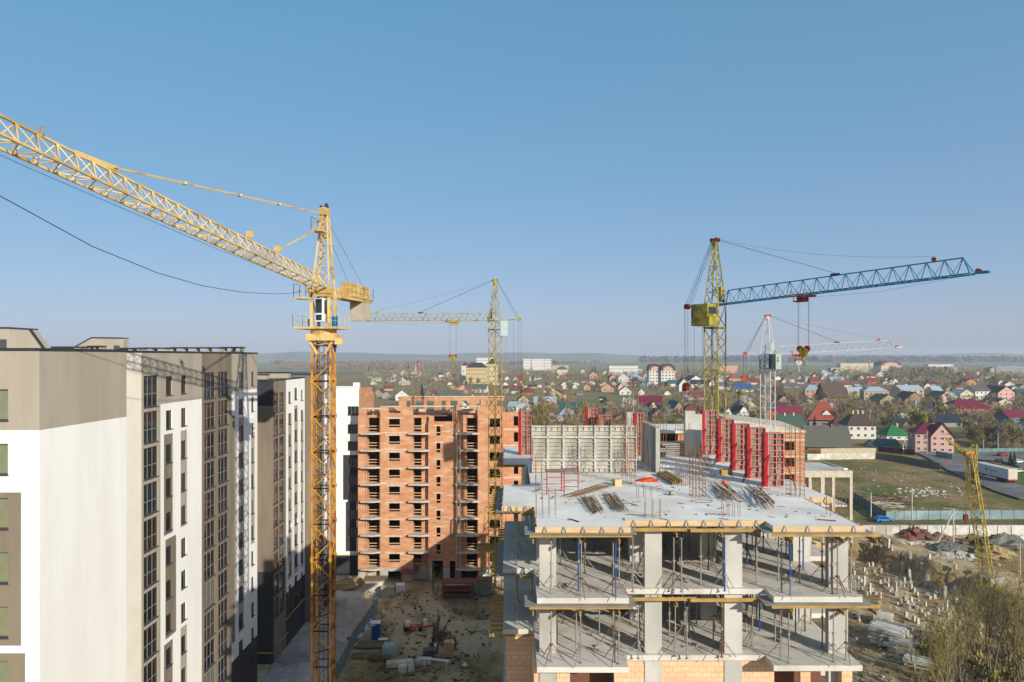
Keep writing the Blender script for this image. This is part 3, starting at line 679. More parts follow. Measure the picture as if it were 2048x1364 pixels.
# ---------------------------------------------------------------- shoring props: tube, collar, tripod
def make_prop(h, mt, mlab, trip):
    r = thing('shoring_prop', mlab, 'shoring prop', (0,0,0), 'steel shoring props holding up the floors')
    mb = MB(); mb.bar((0,0,.012), (0,0,h*.55), .035, 8); mb.bar((0,0,h*.55), (0,0,h-.012), .027, 8); mb.build('tube', M[mt], r)
    mb = MB(); mb.bar((0,0,h*.53), (0,0,h*.58), .05, 8); mb.bar((-.11,0,h*.55), (.11,0,h*.56), .012); mb.build('collar', M['galv'], r)
    mb = MB(); mb.box(-.07,-.07,0,.07,.07,.012); mb.box(-.07,-.07,h-.012,.07,.07,h); mb.build('end_plate', M['galv'], r)
    if trip:
        mb = MB()
        for a in (20, 140, 260):
            c, s_ = math.cos(R(a)), math.sin(R(a)); mb.bar((c*.05, s_*.05, .78), (c*.62, s_*.62, .02), .018, 4)
            mb.bar((c*.05, s_*.05, .55), (c*.3, s_*.3, .42), .012, 4)
        mb.box(-.06,-.06,.72,.06,.06,.8); mb.build('tripod', M[trip], r)
    return r
rp = random.Random(11)
front = {S1: [(1.72,30.75,'galv','galv'),(3.02,30.5,'galv','rprop'),(2.95,31.1,'bprop','rprop'),(4.42,30.6,'galv',None),(4.5,30.4,'bprop','rprop'),(5.35,31.0,'galv','galv'),(7.2,31.15,'galv','rprop'),(7.5,30.98,'galv','galv'),(8.6,31.9,'galv',None),(9.45,31.1,'bprop','galv'),(11.9,30.9,'galv',None),(12.15,30.55,'bprop','galv'),(14.05,30.7,'rprop',None),(14.3,30.75,'galv','rprop'),(14.95,30.9,'galv','galv')],
         S2: [(1.72,30.75,'galv','rprop'),(3.0,30.6,'galv','galv'),(2.9,31.6,'galv',None),(4.5,30.7,'galv','rprop'),(4.65,30.5,'galv',None),(5.6,31.05,'galv','galv'),(7.3,31.3,'galv','galv'),(7.75,31.05,'galv',None),(9.35,31.2,'rprop','rprop'),(11.85,30.9,'galv','galv'),(12.1,30.6,'galv',None),(14.1,30.7,'galv','galv'),(14.75,30.9,'galv','rprop')]}
CN = {'galv': 'grey', 'rprop': 'rusty red', 'bprop': 'blue'}
protos = {}
def put_prop(x, y, z, h, mt, tr, lab, rz):
    k = (round(h,2), mt, tr)
    if k not in protos: protos[k] = make_prop(h, mt, lab, tr); o = protos[k]
    else: o = dup(protos[k], (0,0,0), label=lab)
    o.location = (x, y, z); o.rotation_euler = (0,0,rz); WL[o.name] = Vector((x,y,z))
FN = {S1: 'upper', S2: 'lower'}
for z, hh in ((S1, S0-.67-S1), (S2, S1-.71-S2)):
    row = sorted(front[z])
    for i, (x, y, mt, tr) in enumerate(row):
        bay = 'left balcony' if x < 5.1 else ('middle bays' if x < 11.3 else 'right balcony')
        mates = [q for q in row if (q[0] < 5.1) == (x < 5.1) and (q[0] < 11.3) == (x < 11.3) and q[2] == mt]
        j = mates.index((x, y, mt, tr)); od = '' if len(mates) == 1 else ORD[j]+' '
        put_prop(x, y, z, hh, mt, tr, '%s%s prop%s%s, on the %s floor, %s' % (od, CN[mt], '' if len(mates) == 1 else ' from the left', (' with %s tripod' % CN[tr].replace('rusty ', '')) if tr else ' without tripod', FN[z], bay), rp.uniform(-.4, .4))
    for r_, yb in enumerate((32.6, 33.9, 35.0, 37.2, 38.6, 40.0, 42.5)):
        for i in range(11):
            x = 2.1+i*1.26+rp.uniform(-.5, .5); y = yb+rp.uniform(-.35, .35)
            if any(xa-.3 < x < xb+.3 for xa, xb in CX) and any(ya-.3 < y < yy+.3 for ya, yy in RY): continue
            if rp.random() < .14: continue
            mt = rp.choice(['galv']*9+['rprop']*2+['bprop']); tr = rp.choice(['galv','rprop',None,None]) if r_ < 4 else None
            put_prop(x, y, z, hh+(0 if 32.9<y<33.1 else .2), mt, tr, '%s shoring prop standing inside the %s open floor, row %s from the front' % (CN[mt], FN[z], ORD[r_]), rp.uniform(-1, 1))
for i, (x, y, z) in enumerate(((.2,35,S1),(.3,36.2,S1),(.2,37.6,S1),(.3,39,S1),(.25,35,S2),(.2,36.8,S2),(.3,38.4,S2))):
    put_prop(x, y, z, (S0 if z == S1 else S1)-.7-z, 'galv', 'galv' if i % 2 else None, '%s grey shoring prop on the %s left side ledge, counted from the front' % (ORD[i if z == S1 else i-4], FN[z]), i*.5)
# ---------------------------------------------------------------- formwork on the top slab
panel = thing('formwork_panel', 'cement grey ribbed wall formwork panel, leftmost of the long grey wall', 'formwork panel', (0,0,0), 'grey wall formwork panels')
mb = MB(); mb.box(.01, 0, .05, .99, .05, 3.0); mb.build('face_sheet', M['fply'], panel)
mb = MB()
for x in (0, .94): mb.box(x, -.12, .02, x+.06, -.002, 3.03)
for i in range(13):
    z = .05+i*.238; mb.box(.06, -.10, z, .94, -.002, z+.035)
for x in (.3, .66): mb.box(x, -.09, .1, x+.03, -.004, .28); mb.box(x, -.09, 2.7, x+.03, -.004, 2.9)
for z in (.82, 2.24): mb.box(.02, -.19, z, .98, -.122, z+.09)
mb.build('frame', M['gform'], panel); pw = [panel]
for i in range(1, 7): pw.append(dup(panel, (0,0,0), label='%s grey ribbed wall formwork panel from the left in the long grey wall' % ORD[i] if i < 6 else 'cement grey ribbed wall formwork panel, rightmost of the long grey wall'))
for i, o in enumerate(pw): o.location = (1.25+i*1.0, 44.3, S0); 
for i, o in enumerate(pw):
    if i == 6: o.scale = (.62, 1, 1)
def starters(name, label, spots, h, r=.012, cat='starter bars', jit=.03, ties=0, box=None, mat='rust', hj=.0, group=None):
    mb = MB()
    for x, y in spots:
        q = rnd.uniform(-hj, hj)
        mb.bar((x, y, 0), (x+rnd.uniform(-jit, jit)*h, y+rnd.uniform(-jit, jit)*h, h+q), r)
    if ties:
        x0, y0, x1, y1 = box
        for i in range(ties):
            z = .12+(h-.5)*i/max(1, ties-1); mb.path([(x0,y0,z),(x1,y0,z),(x1,y1,z),(x0,y1,z),(x0,y0,z)], r*.65)
    return mb
mb = starters('', '', [(1.2+i*.2+rnd.uniform(-.05,.05), 44.5+.12*(i % 2)) for i in range(44)], 3.45, .02, hj=.16)
o = tag(mb.build('wall_reinforcement', M['rust']), 'row of rusty bar ends standing out above the long grey formwork wall', 'reinforcing bars'); o.location = (0,0,S0)
mb = starters('', '', [(1.6+i*.33+rnd.uniform(-.1,.1), 46.2+(i % 3)*2.6) for i in range(26)], 4.6, .015, hj=.7)
o = tag(mb.build('tall_reinforcement', M['rust']), 'thin tall rusty bars rising behind the long grey formwork wall', 'reinforcing bars'); o.location = (0,0,S0)
def cage(px0, px1, pyb, h, n, label, tie=7, dep=.5, r=.014, name='rebar_cage', cat='rebar cage'):
    a = sp(px0, pyb); b = sp(px1, pyb); x0, x1, y0 = a.x, b.x, a.y
    k = max(2, n//2); pts = [(x0+(x1-x0)*i/(k-1), y0+d) for d in (0, dep) for i in range(k)]
    mb = starters('', '', pts, h, r, jit=.012, ties=tie, box=(x0, y0, x1, y0+dep), hj=.12)
    o = tag(mb.build(name, M['rust']), label, cat); o.location = (0,0,S0); return o
cage(1355,1380,973,3.55,8,'tall rusty rebar cage in the middle of the slab beside the yellow timber stack',6)
cage(1384.5,1411,997,2.7,10,'rusty column rebar cage in front of the crumpled mesh heap',12)
cage(1580,1609,994.5,3.9,8,'tallest rusty rebar cage standing in front of the brick corner',16)
cage(1246,1271,969,3.45,8,'rusty rebar cage at the right end of the grey formwork wall',9)
cage(1277,1304,998,.72,6,'short knee high starter bars between the mesh mats, no ties',0,name='starter_bars',cat='starter bars')
cage(1291,1321,1037,.82,6,'short starter bars at the front edge over the second column',1,.25,name='starter_bars',cat='starter bars')
cage(1447,1480,1034,.75,8,'short starter bars at the front edge over the third column, below the bar bundles',0,.3,name='starter_bars',cat='starter bars')
cage(1073,1112,1037,1.15,8,'starter bars at the front left corner near the red trestle',0,.9,name='starter_bars',cat='starter bars')
cage(1661,1691,1033,.86,6,'starter bars at the front right corner of the slab',0,.4,name='starter_bars',cat='starter bars')
cage(1072,1084,985,1.9,4,'bent starter bars at the left edge of the slab beside the grey formwork',0,.6,name='starter_bars',cat='starter bars')
# red pier formwork boxes
def pier(h, wd, lab, loc, brace=True):
    r = thing('pier_formwork', lab, 'formwork box', loc, 'red pier formwork boxes'); dep = .42
    mb = MB(); mb.box(0, -.06, 0, .2, dep, h); mb.build('corner_post', M['red'], r, local=True)
    s = MB()
    for i in range(7): z = .15+(h-.35)*i/6; s.box(-.05, .0, z-.025, -.003, dep-.03, z+.025)
    s.build('post_lug', M['red'], r, local=True)
    mb = MB(); mb.box(.203, .06, .05, wd, .1, h-.05); mb.box(.203, dep-.06, 0, wd, dep, h); mb.build('face_sheet', M['fbrown'], r, local=True)
    f = MB(); m_ = (.2+wd)/2
    for x in (.204, m_, wd-.05): f.box(x, -.055, 0, x+.05, .056, h)
    n = 10
    for i in range(n): z = .02+(h-.06)*i/(n-1); f.box(.255, -.045, z, m_-.002, .054, z+.05); f.box(m_+.052, -.045, z, wd-.052, .054, z+.05)
    f.build('frame', M['pink'], r, local=True)
    if brace:
        for p, q, rr in (((.3,-.07,h*.6),(-.8,-1.6,.03),.03),((.35,-.07,h*.22),(-.8,-1.6,.03),.025),((wd-.15,-.06,h*.66),(wd+.2,-1.25,.03),.028)):
            b = MB(); b.bar(p, q, rr); b.build('push_pull_brace', M['red'], r, local=True)
    return r
for i, (pl, pb, h) in enumerate(((1404,910,3.35),(1436,924,3.0),(1464.5,940.6,3.02),(1494,956,3.06),(1528,973,3.04))):
    p = sp(pl, pb)
    pier(h, 1.13, ('tallest and farthest red pier formwork box, left end of the row of five' if i == 0 else 'nearest red pier formwork box, right end of the row of five' if i == 4 else '%s red pier formwork box from the left in the row of five' % ORD[i]), p)
p = sp(1037, 910); pier(3.3, 1.0, 'red pier formwork box at the far left edge of the slab', p, False)
p = sp(1268, 912); pier(3.2, .7, 'red pier formwork box just right of the long grey formwork wall', p, False)
pier(3.1, .95, 'upper of two red formwork tops peeping over the grey wall', (6.1, 58, S0), False)
pier(2.6, 1.15, 'lower of two red formwork tops peeping over the grey wall', (6.9, 57, S0), False)
# red braces of the grey wall
bm = MB(); bm.bar((1.35,44.0,.02),(1.35,44.1,2.2),.03); bm.bar((7.35,43.8,.02),(7.2,44.1,2.0),.03)
o = tag(bm.build('wall_brace', M['pink']), 'faded red upright braces at both ends of the grey formwork wall', 'brace'); o.location = (0,0,S0)
# concrete walls already cast on the top slab
mb = MB(); mb.box(9.1, 44.3, S0, 9.36, 49.2, S0+2.85); tag(mb.build('concrete_wall', M['conc']), 'thin freestanding concrete wall seen edge on, right of the grey formwork', 'concrete wall')
mb = MB(); mb.box(12.73, 51.4, S0, 13.46, 51.8, S0+3.36); mb.box(13.48, 51.5, S0, 13.98, 51.9, S0+3.12); tag(mb.build('concrete_wall', M['conc']), 'pale concrete pier pair behind the bars, left of the red boxes', 'concrete pier')
cage(1386,1404,900,3.9,6,'thin bars rising from the pale concrete piers',3)
mb = MB(); mb.box(9.0, 55, S0, 9.8, 55.4, S0+3.0); tag(mb.build('concrete_wall', M['conc']), 'pale concrete pier behind the right end of the grey formwork wall', 'concrete pier')
cage(1255,1273,905,4.2,6,'bars above the pale concrete pier behind the grey formwork',3)
t2 = thing('lift_shaft_block', 'small brick room with a flat concrete lid and a dark doorway on the slab', 'brick room', (13, 58, S0))
mb = MB(); mb.box(10.9, 56, S0+1.22, 15.6, 61.5, S0+1.45); mb.build('roof_slab', M['slab'], t2)
mb = MB(); mb.box(11.0, 56.2, S0, 12.0, 61.3, S0+1.22); mb.box(13.3, 56.2, S0, 14.2, 56.5, S0+1.22); mb.box(12.0,61,S0,15.2,61.3,S0+1.22); mb.box(14.9,56.5,S0,15.2,61,S0+1.22); mb.build('wall', M['brick'], t2)
# mesh mats and bar bundles lying on the slab
def mat_(name, pix, n, m, label, lift=.12, r=.013, over=.12):
    A_, B_, C_, D_ = [sp(*q) for q in pix]        # A-B one short side, D-C the other; bars run A->D
    mb = MB()
    for i in range(n):
        u = i/(n-1); a = A_.lerp(B_, u); b = D_.lerp(C_, u); d = (b-a); o1 = rnd.uniform(-over, over); o2 = rnd.uniform(-over, over)
        mb.bar(a+d*o1+Vector((0,0,lift*rnd.uniform(.3,1.4))), b+d*o2+Vector((0,0,lift*rnd.uniform(.3,1.4))), r)
    for j in range(m):
        u = (j+.5)/m; mb.bar(A_.lerp(D_, u)+Vector((0,0,lift)), B_.lerp(C_, u)+Vector((0,0,lift)), r*.8)
    tag(mb.build(name, M['rust']), label, 'rebar mats')
mat_('rebar_mat', [(1131,993),(1152,996),(1222,976),(1196,972)], 15, 10, 'long flat bundle of bars lying behind the two mats, near the red trestle')
mat_('rebar_mat', [(1160,998),(1188,994),(1208,1026),(1184,1028)], 18, 7, 'left of two rusty mesh mats lying at the front of the slab')
mat_('rebar_mat', [(1204,992),(1230,990),(1254,1021),(1228,1023)], 18, 7, 'right of two rusty mesh mats lying at the front of the slab')
mat_('rebar_mat', [(1421,980),(1450,972),(1481,1002),(1452,1005)], 24, 5, 'thick bundle of rusty bars with an orange ball on its far end', .3)
mat_('rebar_mat', [(1492,988),(1519,980),(1551,1018),(1530,1021)], 24, 5, 'rightmost thick bundle of rusty bars in front of the nearest red box', .3)
mat_('rebar_mat', [(1396,955),(1416,936),(1430,962),(1412,972)], 16, 8, 'crumpled heap of rusty mesh behind the front rebar cage', .9, .013, .25)
# red trestle
t2 = thing('scaffold_trestle', 'red steel trestle ladder frame on the slab below the grey formwork', 'trestle', (1.85, 37.2, S0))
for (dx, dy) in ((0,0),(.85,1.1)):
    mb = MB()
    for x in (0, .92): mb.bar((x+dx, dy, 0), (x+dx, dy, 1.3), .028, 6)
    for z in (.25, .6, .95, 1.25): mb.bar((dx, dy, z), (.92+dx, dy, z), .022)
    mb.build('ladder_frame', M['red'], t2, local=True)
mb = MB(); mb.box(.05, .0, 1.2, 1.6, 1.0, 1.23); mb.build('deck', M['plyg'], t2, local=True)
def small(name, label, cat, mat, fn):
    mb = MB(); fn(mb); return tag(mb.build(name, mat if not isinstance(mat, str) else M[mat]), label, cat)
p = sp(1234, 971); small('wooden_crate', 'small square wooden crate in the middle of the slab', 'crate', 'ply', lambda m: (m.cbox(p+Vector((0,0,.17)), .42, .4, .34, .3), m.cbox(p+Vector((0,0,.36)), .46, .44, .03, .3)))
p = sp(1298, 962); small('orange_tarpaulin', 'bright orange tarpaulin heap beside the yellow timber stack', 'tarpaulin', pm('orange_tarp','#c8481a','#b03c12',4,.6), lambda m: (m.blob(p, .62, .35, .2, 3, 9, 4, .4), m.blob(p+Vector((-.4,.1,0)), .3, .25, .12, 4, 7, 3, .4)))
p = sp(1449, 976); small('orange_buoy', 'small orange round cap on the thick bar bundle', 'cap', pm('orange_plastic','#cf5a1e',None,rough=.5), lambda m: m.blob(p+Vector((0,0,.25)), .15, .15, .22, 2, 10, 5, .02))
def tim(m):
    for i in range(5): hbeam(m, sp(1314+i*4.5, 950-i*.5)+Vector((0,0,.2+.02*(i%2))), sp(1346+i*4.8, 971-i*.9)+Vector((0,0,.2+.02*(i%2))))
small('timber_stack', 'stack of long yellow timber joists lying right of the concrete wall', 'timber', 'beam', tim)
def stack(m):
    a = sp(1352, 912)
    for k in range(6):
        for i in range(3): m.cbox(a+Vector((.2*math.sin(k*2)+0, i*.55, .1+.16*k)), 2.7-.1*k, .5, .11, .12+.05*(k % 3))
small('panel_stack', 'dark grey stack of folded steel panels in front of the brick room', 'panel stack', 'plyg', stack)
p = sp(1452, 949); small('yellow_toolbox', 'yellow flat box on the slab between the red boxes', 'box', 'beam', lambda m: (m.cbox(p+Vector((0,0,.14)), .7, .35, .28, .1), m.cbox(p+Vector((0,0,.3)), .74, .39, .03, .1)))
p = sp(1340, 991); small('bucket', 'small grey bucket lying near the middle of the slab', 'bucket', 'galv', lambda m: (m.bar(p+Vector((0,0,.12)), p+Vector((.24,.1,.13)), .11, 10, .13), m.bar(p+Vector((-.6,-.05,.02)), p+Vector((-.1,0,.02)), .015)))

mb = MB(); rq = random.Random(17)
for i in range(150):
    x, y = rq.uniform(1.4, 14.9), rq.uniform(31.5, 50); L_ = rq.uniform(.06, .5); mb.cbox(Vector((x, y, S0+.015)), L_, rq.uniform(.03,.12), .03, rq.uniform(0,3.1))
o = tag(mb.build('slab_debris', M['wood'] if 'wood' in M else M['plyg']), 'small offcuts of timber and wire strewn over the fresh slab', 'debris'); o['kind'] = 'stuff'
for i, (a, b, lab) in enumerate((((1139,1039),(1158,1045),'short dark plank lying at the front left of the slab'),((1257,1007),(1275,1012),'bent offcut bar lying right of the two mesh mats'),((1253,1030),(1292,1032),'long rusty bar lying left of the front starter bars'),((1417,1029),(1452,1030),'thin bar lying by the starter bars over the third column'),((1634,1040),(1672,1043),'dark bar lying at the right front of the slab'),((1066,985),(1083,976),'small plank lying at the left edge of the slab'))):
    a = sp(*a); b = sp(*b); mb = MB(); mb.bar(a+Vector((0,0,.03)), b+Vector((0,0,.03)), .035 if i in (0, 4) else .02); tag(mb.build('loose_plank' if i in (0, 4, 5) else 'loose_bar', M['rust']), lab, 'plank' if i in (0, 4, 5) else 'bar')
mb = MB(); pts = []
for i in range(15): a = 2*math.pi*i/14*.9; pts.append(sp(1404, 1003)+Vector((.55*math.cos(a), .35*math.sin(a), .02)))
mb.path(pts, .012); tag(mb.build('hose', M['rope']), 'looped dark hose lying before the front rebar cage', 'hose')
# person sized rubble on the floors
for z, pts in ((S1, ((2.2,31.6),(7.9,32.4),(12.8,32.6),(13.3,33.6),(5.9,33))), (S2, ((8.2,32.2),(12.5,33),(3.6,32)))):
    mb = MB()
    for x, y in pts: mb.cbox(Vector((x, y, z+.05)), rnd.uniform(.4,1.2), .1, .06, rnd.uniform(0,3)); mb.cbox(Vector((x+.3, y+.3, z+.04)), .2, .15, .08, rnd.uniform(0,3))
    o = tag(mb.build('scrap_timber', M['plyg']), 'scrap timber scattered on the %s open floor' % FN[z], 'scrap timber'); o['kind'] = 'stuff'
# ---------------------------------------------------------------- cranes
def lattice(mb, A, B, cA, cB, n, leg, br, X=False, hz=True):
    """truss between two sections: cA, cB lists of corner offsets; A, B section centres"""
    A = Vector(A); B = Vector(B); k = len(cA)
    P = lambda i, j: A.lerp(B, i/n)+Vector(cA[j]).lerp(Vector(cB[j]), i/n)
    for j in range(k):
        mb.bar(P(0,j), P(n,j), leg)
        for i in range(n):
            a, b = (j, (j+1) % k) if (i+j*0) % 2 == 0 else ((j+1) % k, j)
            mb.bar(P(i,a), P(i+1,b), br)
            if X: mb.bar(P(i,b), P(i+1,a), br)
            if hz and i: mb.bar(P(i,j), P(i,(j+1) % k), br)
        mb.bar(P(0,j), P(0,(j+1) % k), br); mb.bar(P(n,j), P(n,(j+1) % k), br)
def square(w, rot):
    return [(w/2*math.sqrt(2)*math.cos(rot+R(45+90*i)), w/2*math.sqrt(2)*math.sin(rot+R(45+90*i)), 0) for i in range(4)]
class Crane:
    def __init__(s, name, label, base, ang):
        s.t = thing(name, label, 'tower crane', base); s.b = Vector(base); s.d = Vector((math.cos(ang), math.sin(ang), 0)); s.n = Vector((-s.d.y, s.d.x, 0)); s.a = ang
    def P(s, u, v, z): p = s.b+s.d*u+s.n*v; return Vector((p.x, p.y, z))
    def part(s, name, mat, fn, parent=None):
        mb = MB(); fn(mb); return mb.build(name, M[mat] if isinstance(mat, str) else [M[q] for q in mat], parent or s.t)
    def obox(s, mb, u0, u1, v0, v1, z0, z1):
        mb.hexa([s.P(u0,v0,z0), s.P(u1,v0,z0), s.P(u1,v1,z0), s.P(u0,v1,z0), s.P(u0,v0,z1), s.P(u1,v0,z1), s.P(u1,v1,z1), s.P(u0,v1,z1)])
    def jib(s, mb, u0, u1, z0, rise, w, h, pan, leg, br, taper=2):
        n = round((u1-u0)/pan); zz = lambda u: z0+rise*(u-u0)
        lo = [[s.P(u0+pan*i, v, zz(u0+pan*i)) for i in range(n+1)] for v in (-w/2, w/2)]
        up = [s.P(u0+pan*(i+.5), 0, zz(u0+pan*(i+.5))+h) for i in range(n)]
        for l in lo:
            mb.bar(l[0], l[n], leg)
            for i in range(n): mb.bar(l[i], up[i], br); mb.bar(up[i], l[i+1], br)
        mb.bar(up[0], up[-1], leg); mb.bar(lo[0][0], up[0], leg*.8); mb.bar(lo[1][0], up[0], leg*.8)
        mb.bar(up[-1], lo[0][n], leg*.8); mb.bar(up[-1], lo[1][n], leg*.8)
        for i in range(n+1):
            mb.bar(lo[0][i], lo[1][i], br)
            if i < n: mb.bar(lo[i % 2][i], lo[1-i % 2][i+1], br)
def rail(c, mb, pts, z, h=1.0, r=.02):
    for k in (.5, 1): mb.path([(*p.xy, z+h*k) for p in pts], r)
    for p, q in zip(pts, pts[1:]):
        n = max(1, int((q-p).length/.9))
        for i in range(n+1): a = p.lerp(q, i/n); mb.bar((*a.xy, z), (*a.xy, z+h), r)
# --- the big ochre crane
ang = math.atan2(-1, -.129)
c = Crane('tower_crane', 'big ochre tower crane before the white apartment block, jib cut by the left frame', (-15.6, 58, 0), ang)
mz = 41.3
def mast(mb):
    z = 0; n = 0
    while z < mz-.1:
        z2 = min(z+2.92, mz); lattice(mb, (-15.6,58,z), (-15.6,58,z2), square(1.5,0), square(1.5,0), 2, .105, .05, hz=False); z = z2
    z = 2.92
    while z < mz:
        for dx in (-.75, .75):
            for dy in (-.75, .75): mb.box(-15.6+dx-.12, 58+dy-.12, z-.16, -15.6+dx+.12, 58+dy+.12, z+.16)
        z += 2.92
c.part('mast', 'ochre', mast)
def ladder(mb):
    for x in (-16.05, -15.65): mb.bar((x,58.3,0), (x,58.3,41), .025)
    for i in range(130): mb.bar((-16.05,58.3,.3+i*.31), (-15.65,58.3,.3+i*.31), .014)
    for i in range(14): mb.bar((-16.2,57.6,1+i*2.92), (-15.0,58.6,1+i*2.92), .05)
    mb.bar((-15.3,58.2,0), (-15.3,58.2,41), .06); mb.bar((-15.1,58.4,0), (-15.1,58.4,41), .03)
c.part('ladder', 'rope', ladder)
def collar(mb):
    mb.box(-16.75,56.85,41.3,-14.45,59.15,41.85)
    for dx in (-1, 1): mb.bar((-15.6+dx*.95,57.1,41.3), (-15.6+dx*.3,57.25,40.2), .09)
    mb.box(-14.5,57.2,41.0,-13.9,57.9,41.5); mb.bar((-15.6,58,41.8), (-15.6,58,42.25), 1.05, 20)
c.part('slewing_collar', 'sand', collar)
def plat(mb):
    c.obox(mb, -1.55, 1.3, -2.1, 1.6, 42.26, 42.42)
    rail(c, mb, [c.P(1.3,-2.1,0), c.P(1.3,-.9,0)], 42.42); rail(c, mb, [c.P(-1.5,-2.1,0), c.P(1.3,-2.1,0)], 42.42); rail(c, mb, [c.P(1.3,.9,0), c.P(1.3,1.6,0), c.P(-1.5,1.6,0)], 42.42)
c.part('platform', 'sand', plat)
def posts(mb):
    for v in (-.75, .75):
        mb.bar(c.P(.7,v,42.42), c.P(.7,v,45.6), .17); mb.bar(c.P(-.8,v,42.42), c.P(-.6,v,45.6), .15)
        mb.bar(c.P(.7,v,44.9), c.P(-.6,v,42.8), .07)
    mb.bar(c.P(.7,-.75,45.5), c.P(.7,.75,45.5), .16); mb.bar(c.P(-.6,-.75,45.5), c.P(-.6,.75,45.5), .14)
    mb.bar(c.P(.8,-.9,45.0), c.P(.8,.9,45.0), .12)
    c.obox(mb, .35, .95, -1.0, .95, 45.15, 45.62)
c.part('slewing_frame', 'sand', posts)
def cab(mb):
    c.obox(mb, .05, 1.0, -.3, .42, 42.85, 44.75)
k = c.part('operator_cab', 'whitep', cab)
c.part('cab_window', 'cabg', lambda mb: (c.obox(mb, 1.003, 1.025, -.27, .26, 43.55, 44.7), c.obox(mb, 1.003, 1.025, -.24, .24, 42.95, 43.42), c.obox(mb, .2, .9, .423, .44, 43.5, 44.6)), k)
def drum(mb):
    mb.bar(c.P(.1,1.0,42.5), c.P(.1,1.0,43.3), .24, 12); mb.bar(c.P(.1,-1.1,42.5), c.P(.1,-1.1,43.1), .2, 12)
c.part('slew_motor', 'blue', drum)
def apex(mb):
    top = c.P(-.3,0,52.0); sec = [(c.n*v+c.d*u) for u, v in ((.65,-.72),(.65,.72),(-.65,.72),(-.65,-.72))]; sec2 = [(c.n*v+c.d*u) for u, v in ((.12,-.22),(.12,.22),(-.2,.22),(-.2,-.22))]
    lattice(mb, c.P(0,0,45.6), top, sec, sec2, 7, .085, .035, hz=True)
    c.obox(mb, -.65, .35, -.3, .3, 51.7, 52.3); mb.bar(c.P(.2,0,51.6), c.P(.9,0,51.1), .12)
    c.obox(mb, .3, 1.5, -.45, .45, 50.15, 50.28); mb.bar(c.P(.1,.3,51.4), c.P(1.4,.4,50.2), .06); mb.bar(c.P(.1,-.3,51.4), c.P(1.4,-.4,50.2), .06); mb.bar(c.P(0,0,49.2), c.P(.9,0,50.15), .05)
    rail(c, mb, [c.P(.3,-.45,0), c.P(1.5,-.45,0), c.P(1.5,.45,0)], 50.28, 1.0, .022); c.obox(mb, -.9, -.55, -.35, .35, 49.9, 50.1)
c.part('apex_tower', 'sand', apex)
c.part('apex_sheave', 'rope', lambda mb: (mb.disc(c.P(-.35,.1,52.45), c.n, .32, .12), mb.disc(c.P(-.05,-.25,52.3), c.n, .25, .1)))
RISE = .086
JZ = lambda u: 45.55+RISE*u
c.part('jib', 'sand', lambda mb: c.jib(mb, .8, 44.9, JZ(.8), RISE, 1.26, 1.0, 1.05, .07, .032))
for u in (12.2, 8.3): c.part('jib_plate', 'sand', lambda mb: (c.obox(mb, u, u+.08, -.24, .24, JZ(u)+1.2, JZ(u)+1.62), mb.bar(c.P(u,0,JZ(u)+1), c.P(u,0,JZ(u)+1.25), .03)))
c.part('pendant_plate', 'sand', lambda mb: c.obox(mb, 24.9, 27.6, -.05, .05, JZ(26)+1.02, JZ(26)+1.25))
c.part('floodlight', 'galv', lambda mb: c.obox(mb, 29.4, 29.46, -.1, .12, JZ(29.4)+1.02, JZ(29.4)+1.4))
c.part('pendant_rod', 'sand', lambda mb: ([mb.bar(c.P(.5,v,51.75), c.P(25.2,v*.6,JZ(25.2)+1.2), .035) for v in (-.16, .16)], [mb.bar(c.P(.5+24.7*q,-.16,51.75+(JZ(25.2)+1.2-51.75)*q), c.P(.5+24.7*q+.35,.16,51.75+(JZ(25.2)+1.2-51.75)*(q+.014)), .1) for q in (.3,.52,.76)]))
c.part('pendant_rod', 'sand', lambda mb: mb.bar(c.P(1.4,0,50.3), c.P(8.8,0,JZ(8.8)+1.05), .06))
def cj(mb):
    for v in (-.55, .55): mb.bar(c.P(-.6,v,45.1), c.P(-10.4,v,45.3), .17)
    for i in range(6): mb.bar(c.P(-1-i*1.6,-.55,45.2), c.P(-1-i*1.6,.55,45.2), .08)
    c.obox(mb, -10.4, -5.0, -.75, .75, 45.38, 45.46)
    rail(c, mb, [c.P(-5.0,-.75,0), c.P(-10.4,-.75,0), c.P(-10.4,.75,0), c.P(-5.0,.75,0)], 45.46, 1.1, .025)
c.part('counter_jib', 'sand', cj)
def mach(mb):
    c.obox(mb, -6.6, -5.2, -.5, .5, 45.47, 46.7); c.obox(mb, -9.9, -7.9, -.55, .5, 45.47, 46.5); mb.bar(c.P(-7.25,-.5,45.9), c.P(-7.25,.5,45.9), .38, 12); c.obox(mb, -5.0, -4.4, -.5, .3, 45.4, 46.1)
    c.obox(mb, -9.8, -8.0, -.5, .45, 46.51, 46.62)
c.part('hoist_winch', 'sand', mach)
c.part('ballast_block', 'ballast', lambda mb: (c.obox(mb, -9.8, -8.6, -.65, .65, 43.5, 45.1), c.obox(mb, -8.55, -7.8, -.65, .65, 43.35, 45.1)))
c.part('tie_rope', 'ballast', lambda mb: [mb.bar(c.P(-.4,v*.4,51.2), c.P(-9.6,v,45.5), .03) for v in (-.7, .7)])
c.part('work_basket', 'sand', lambda mb: (c.obox(mb, 2.0, 3.1, -1.2, -.2, 44.55, 44.7), rail(c, mb, [c.P(2.0,-1.2,0), c.P(3.1,-1.2,0), c.P(3.1,-.2,0), c.P(2.0,-.2,0), c.P(2.0,-1.2,0)], 44.7, 1.0, .022), mb.bar(c.P(2,-.2,44.6), c.P(.9,-.3,45.4), .05)))
cable = [(44,.2),(37,1.0),(31,1.85),(25.8,2.65),(21,2.9),(16.7,2.8),(12,2.35),(8,1.75),(5,1.2),(3.0,.7)]
c.part('power_cable', 'rope', lambda mb: mb.path([c.P(u,-.6,JZ(u)-d) for u, d in cable], .022))
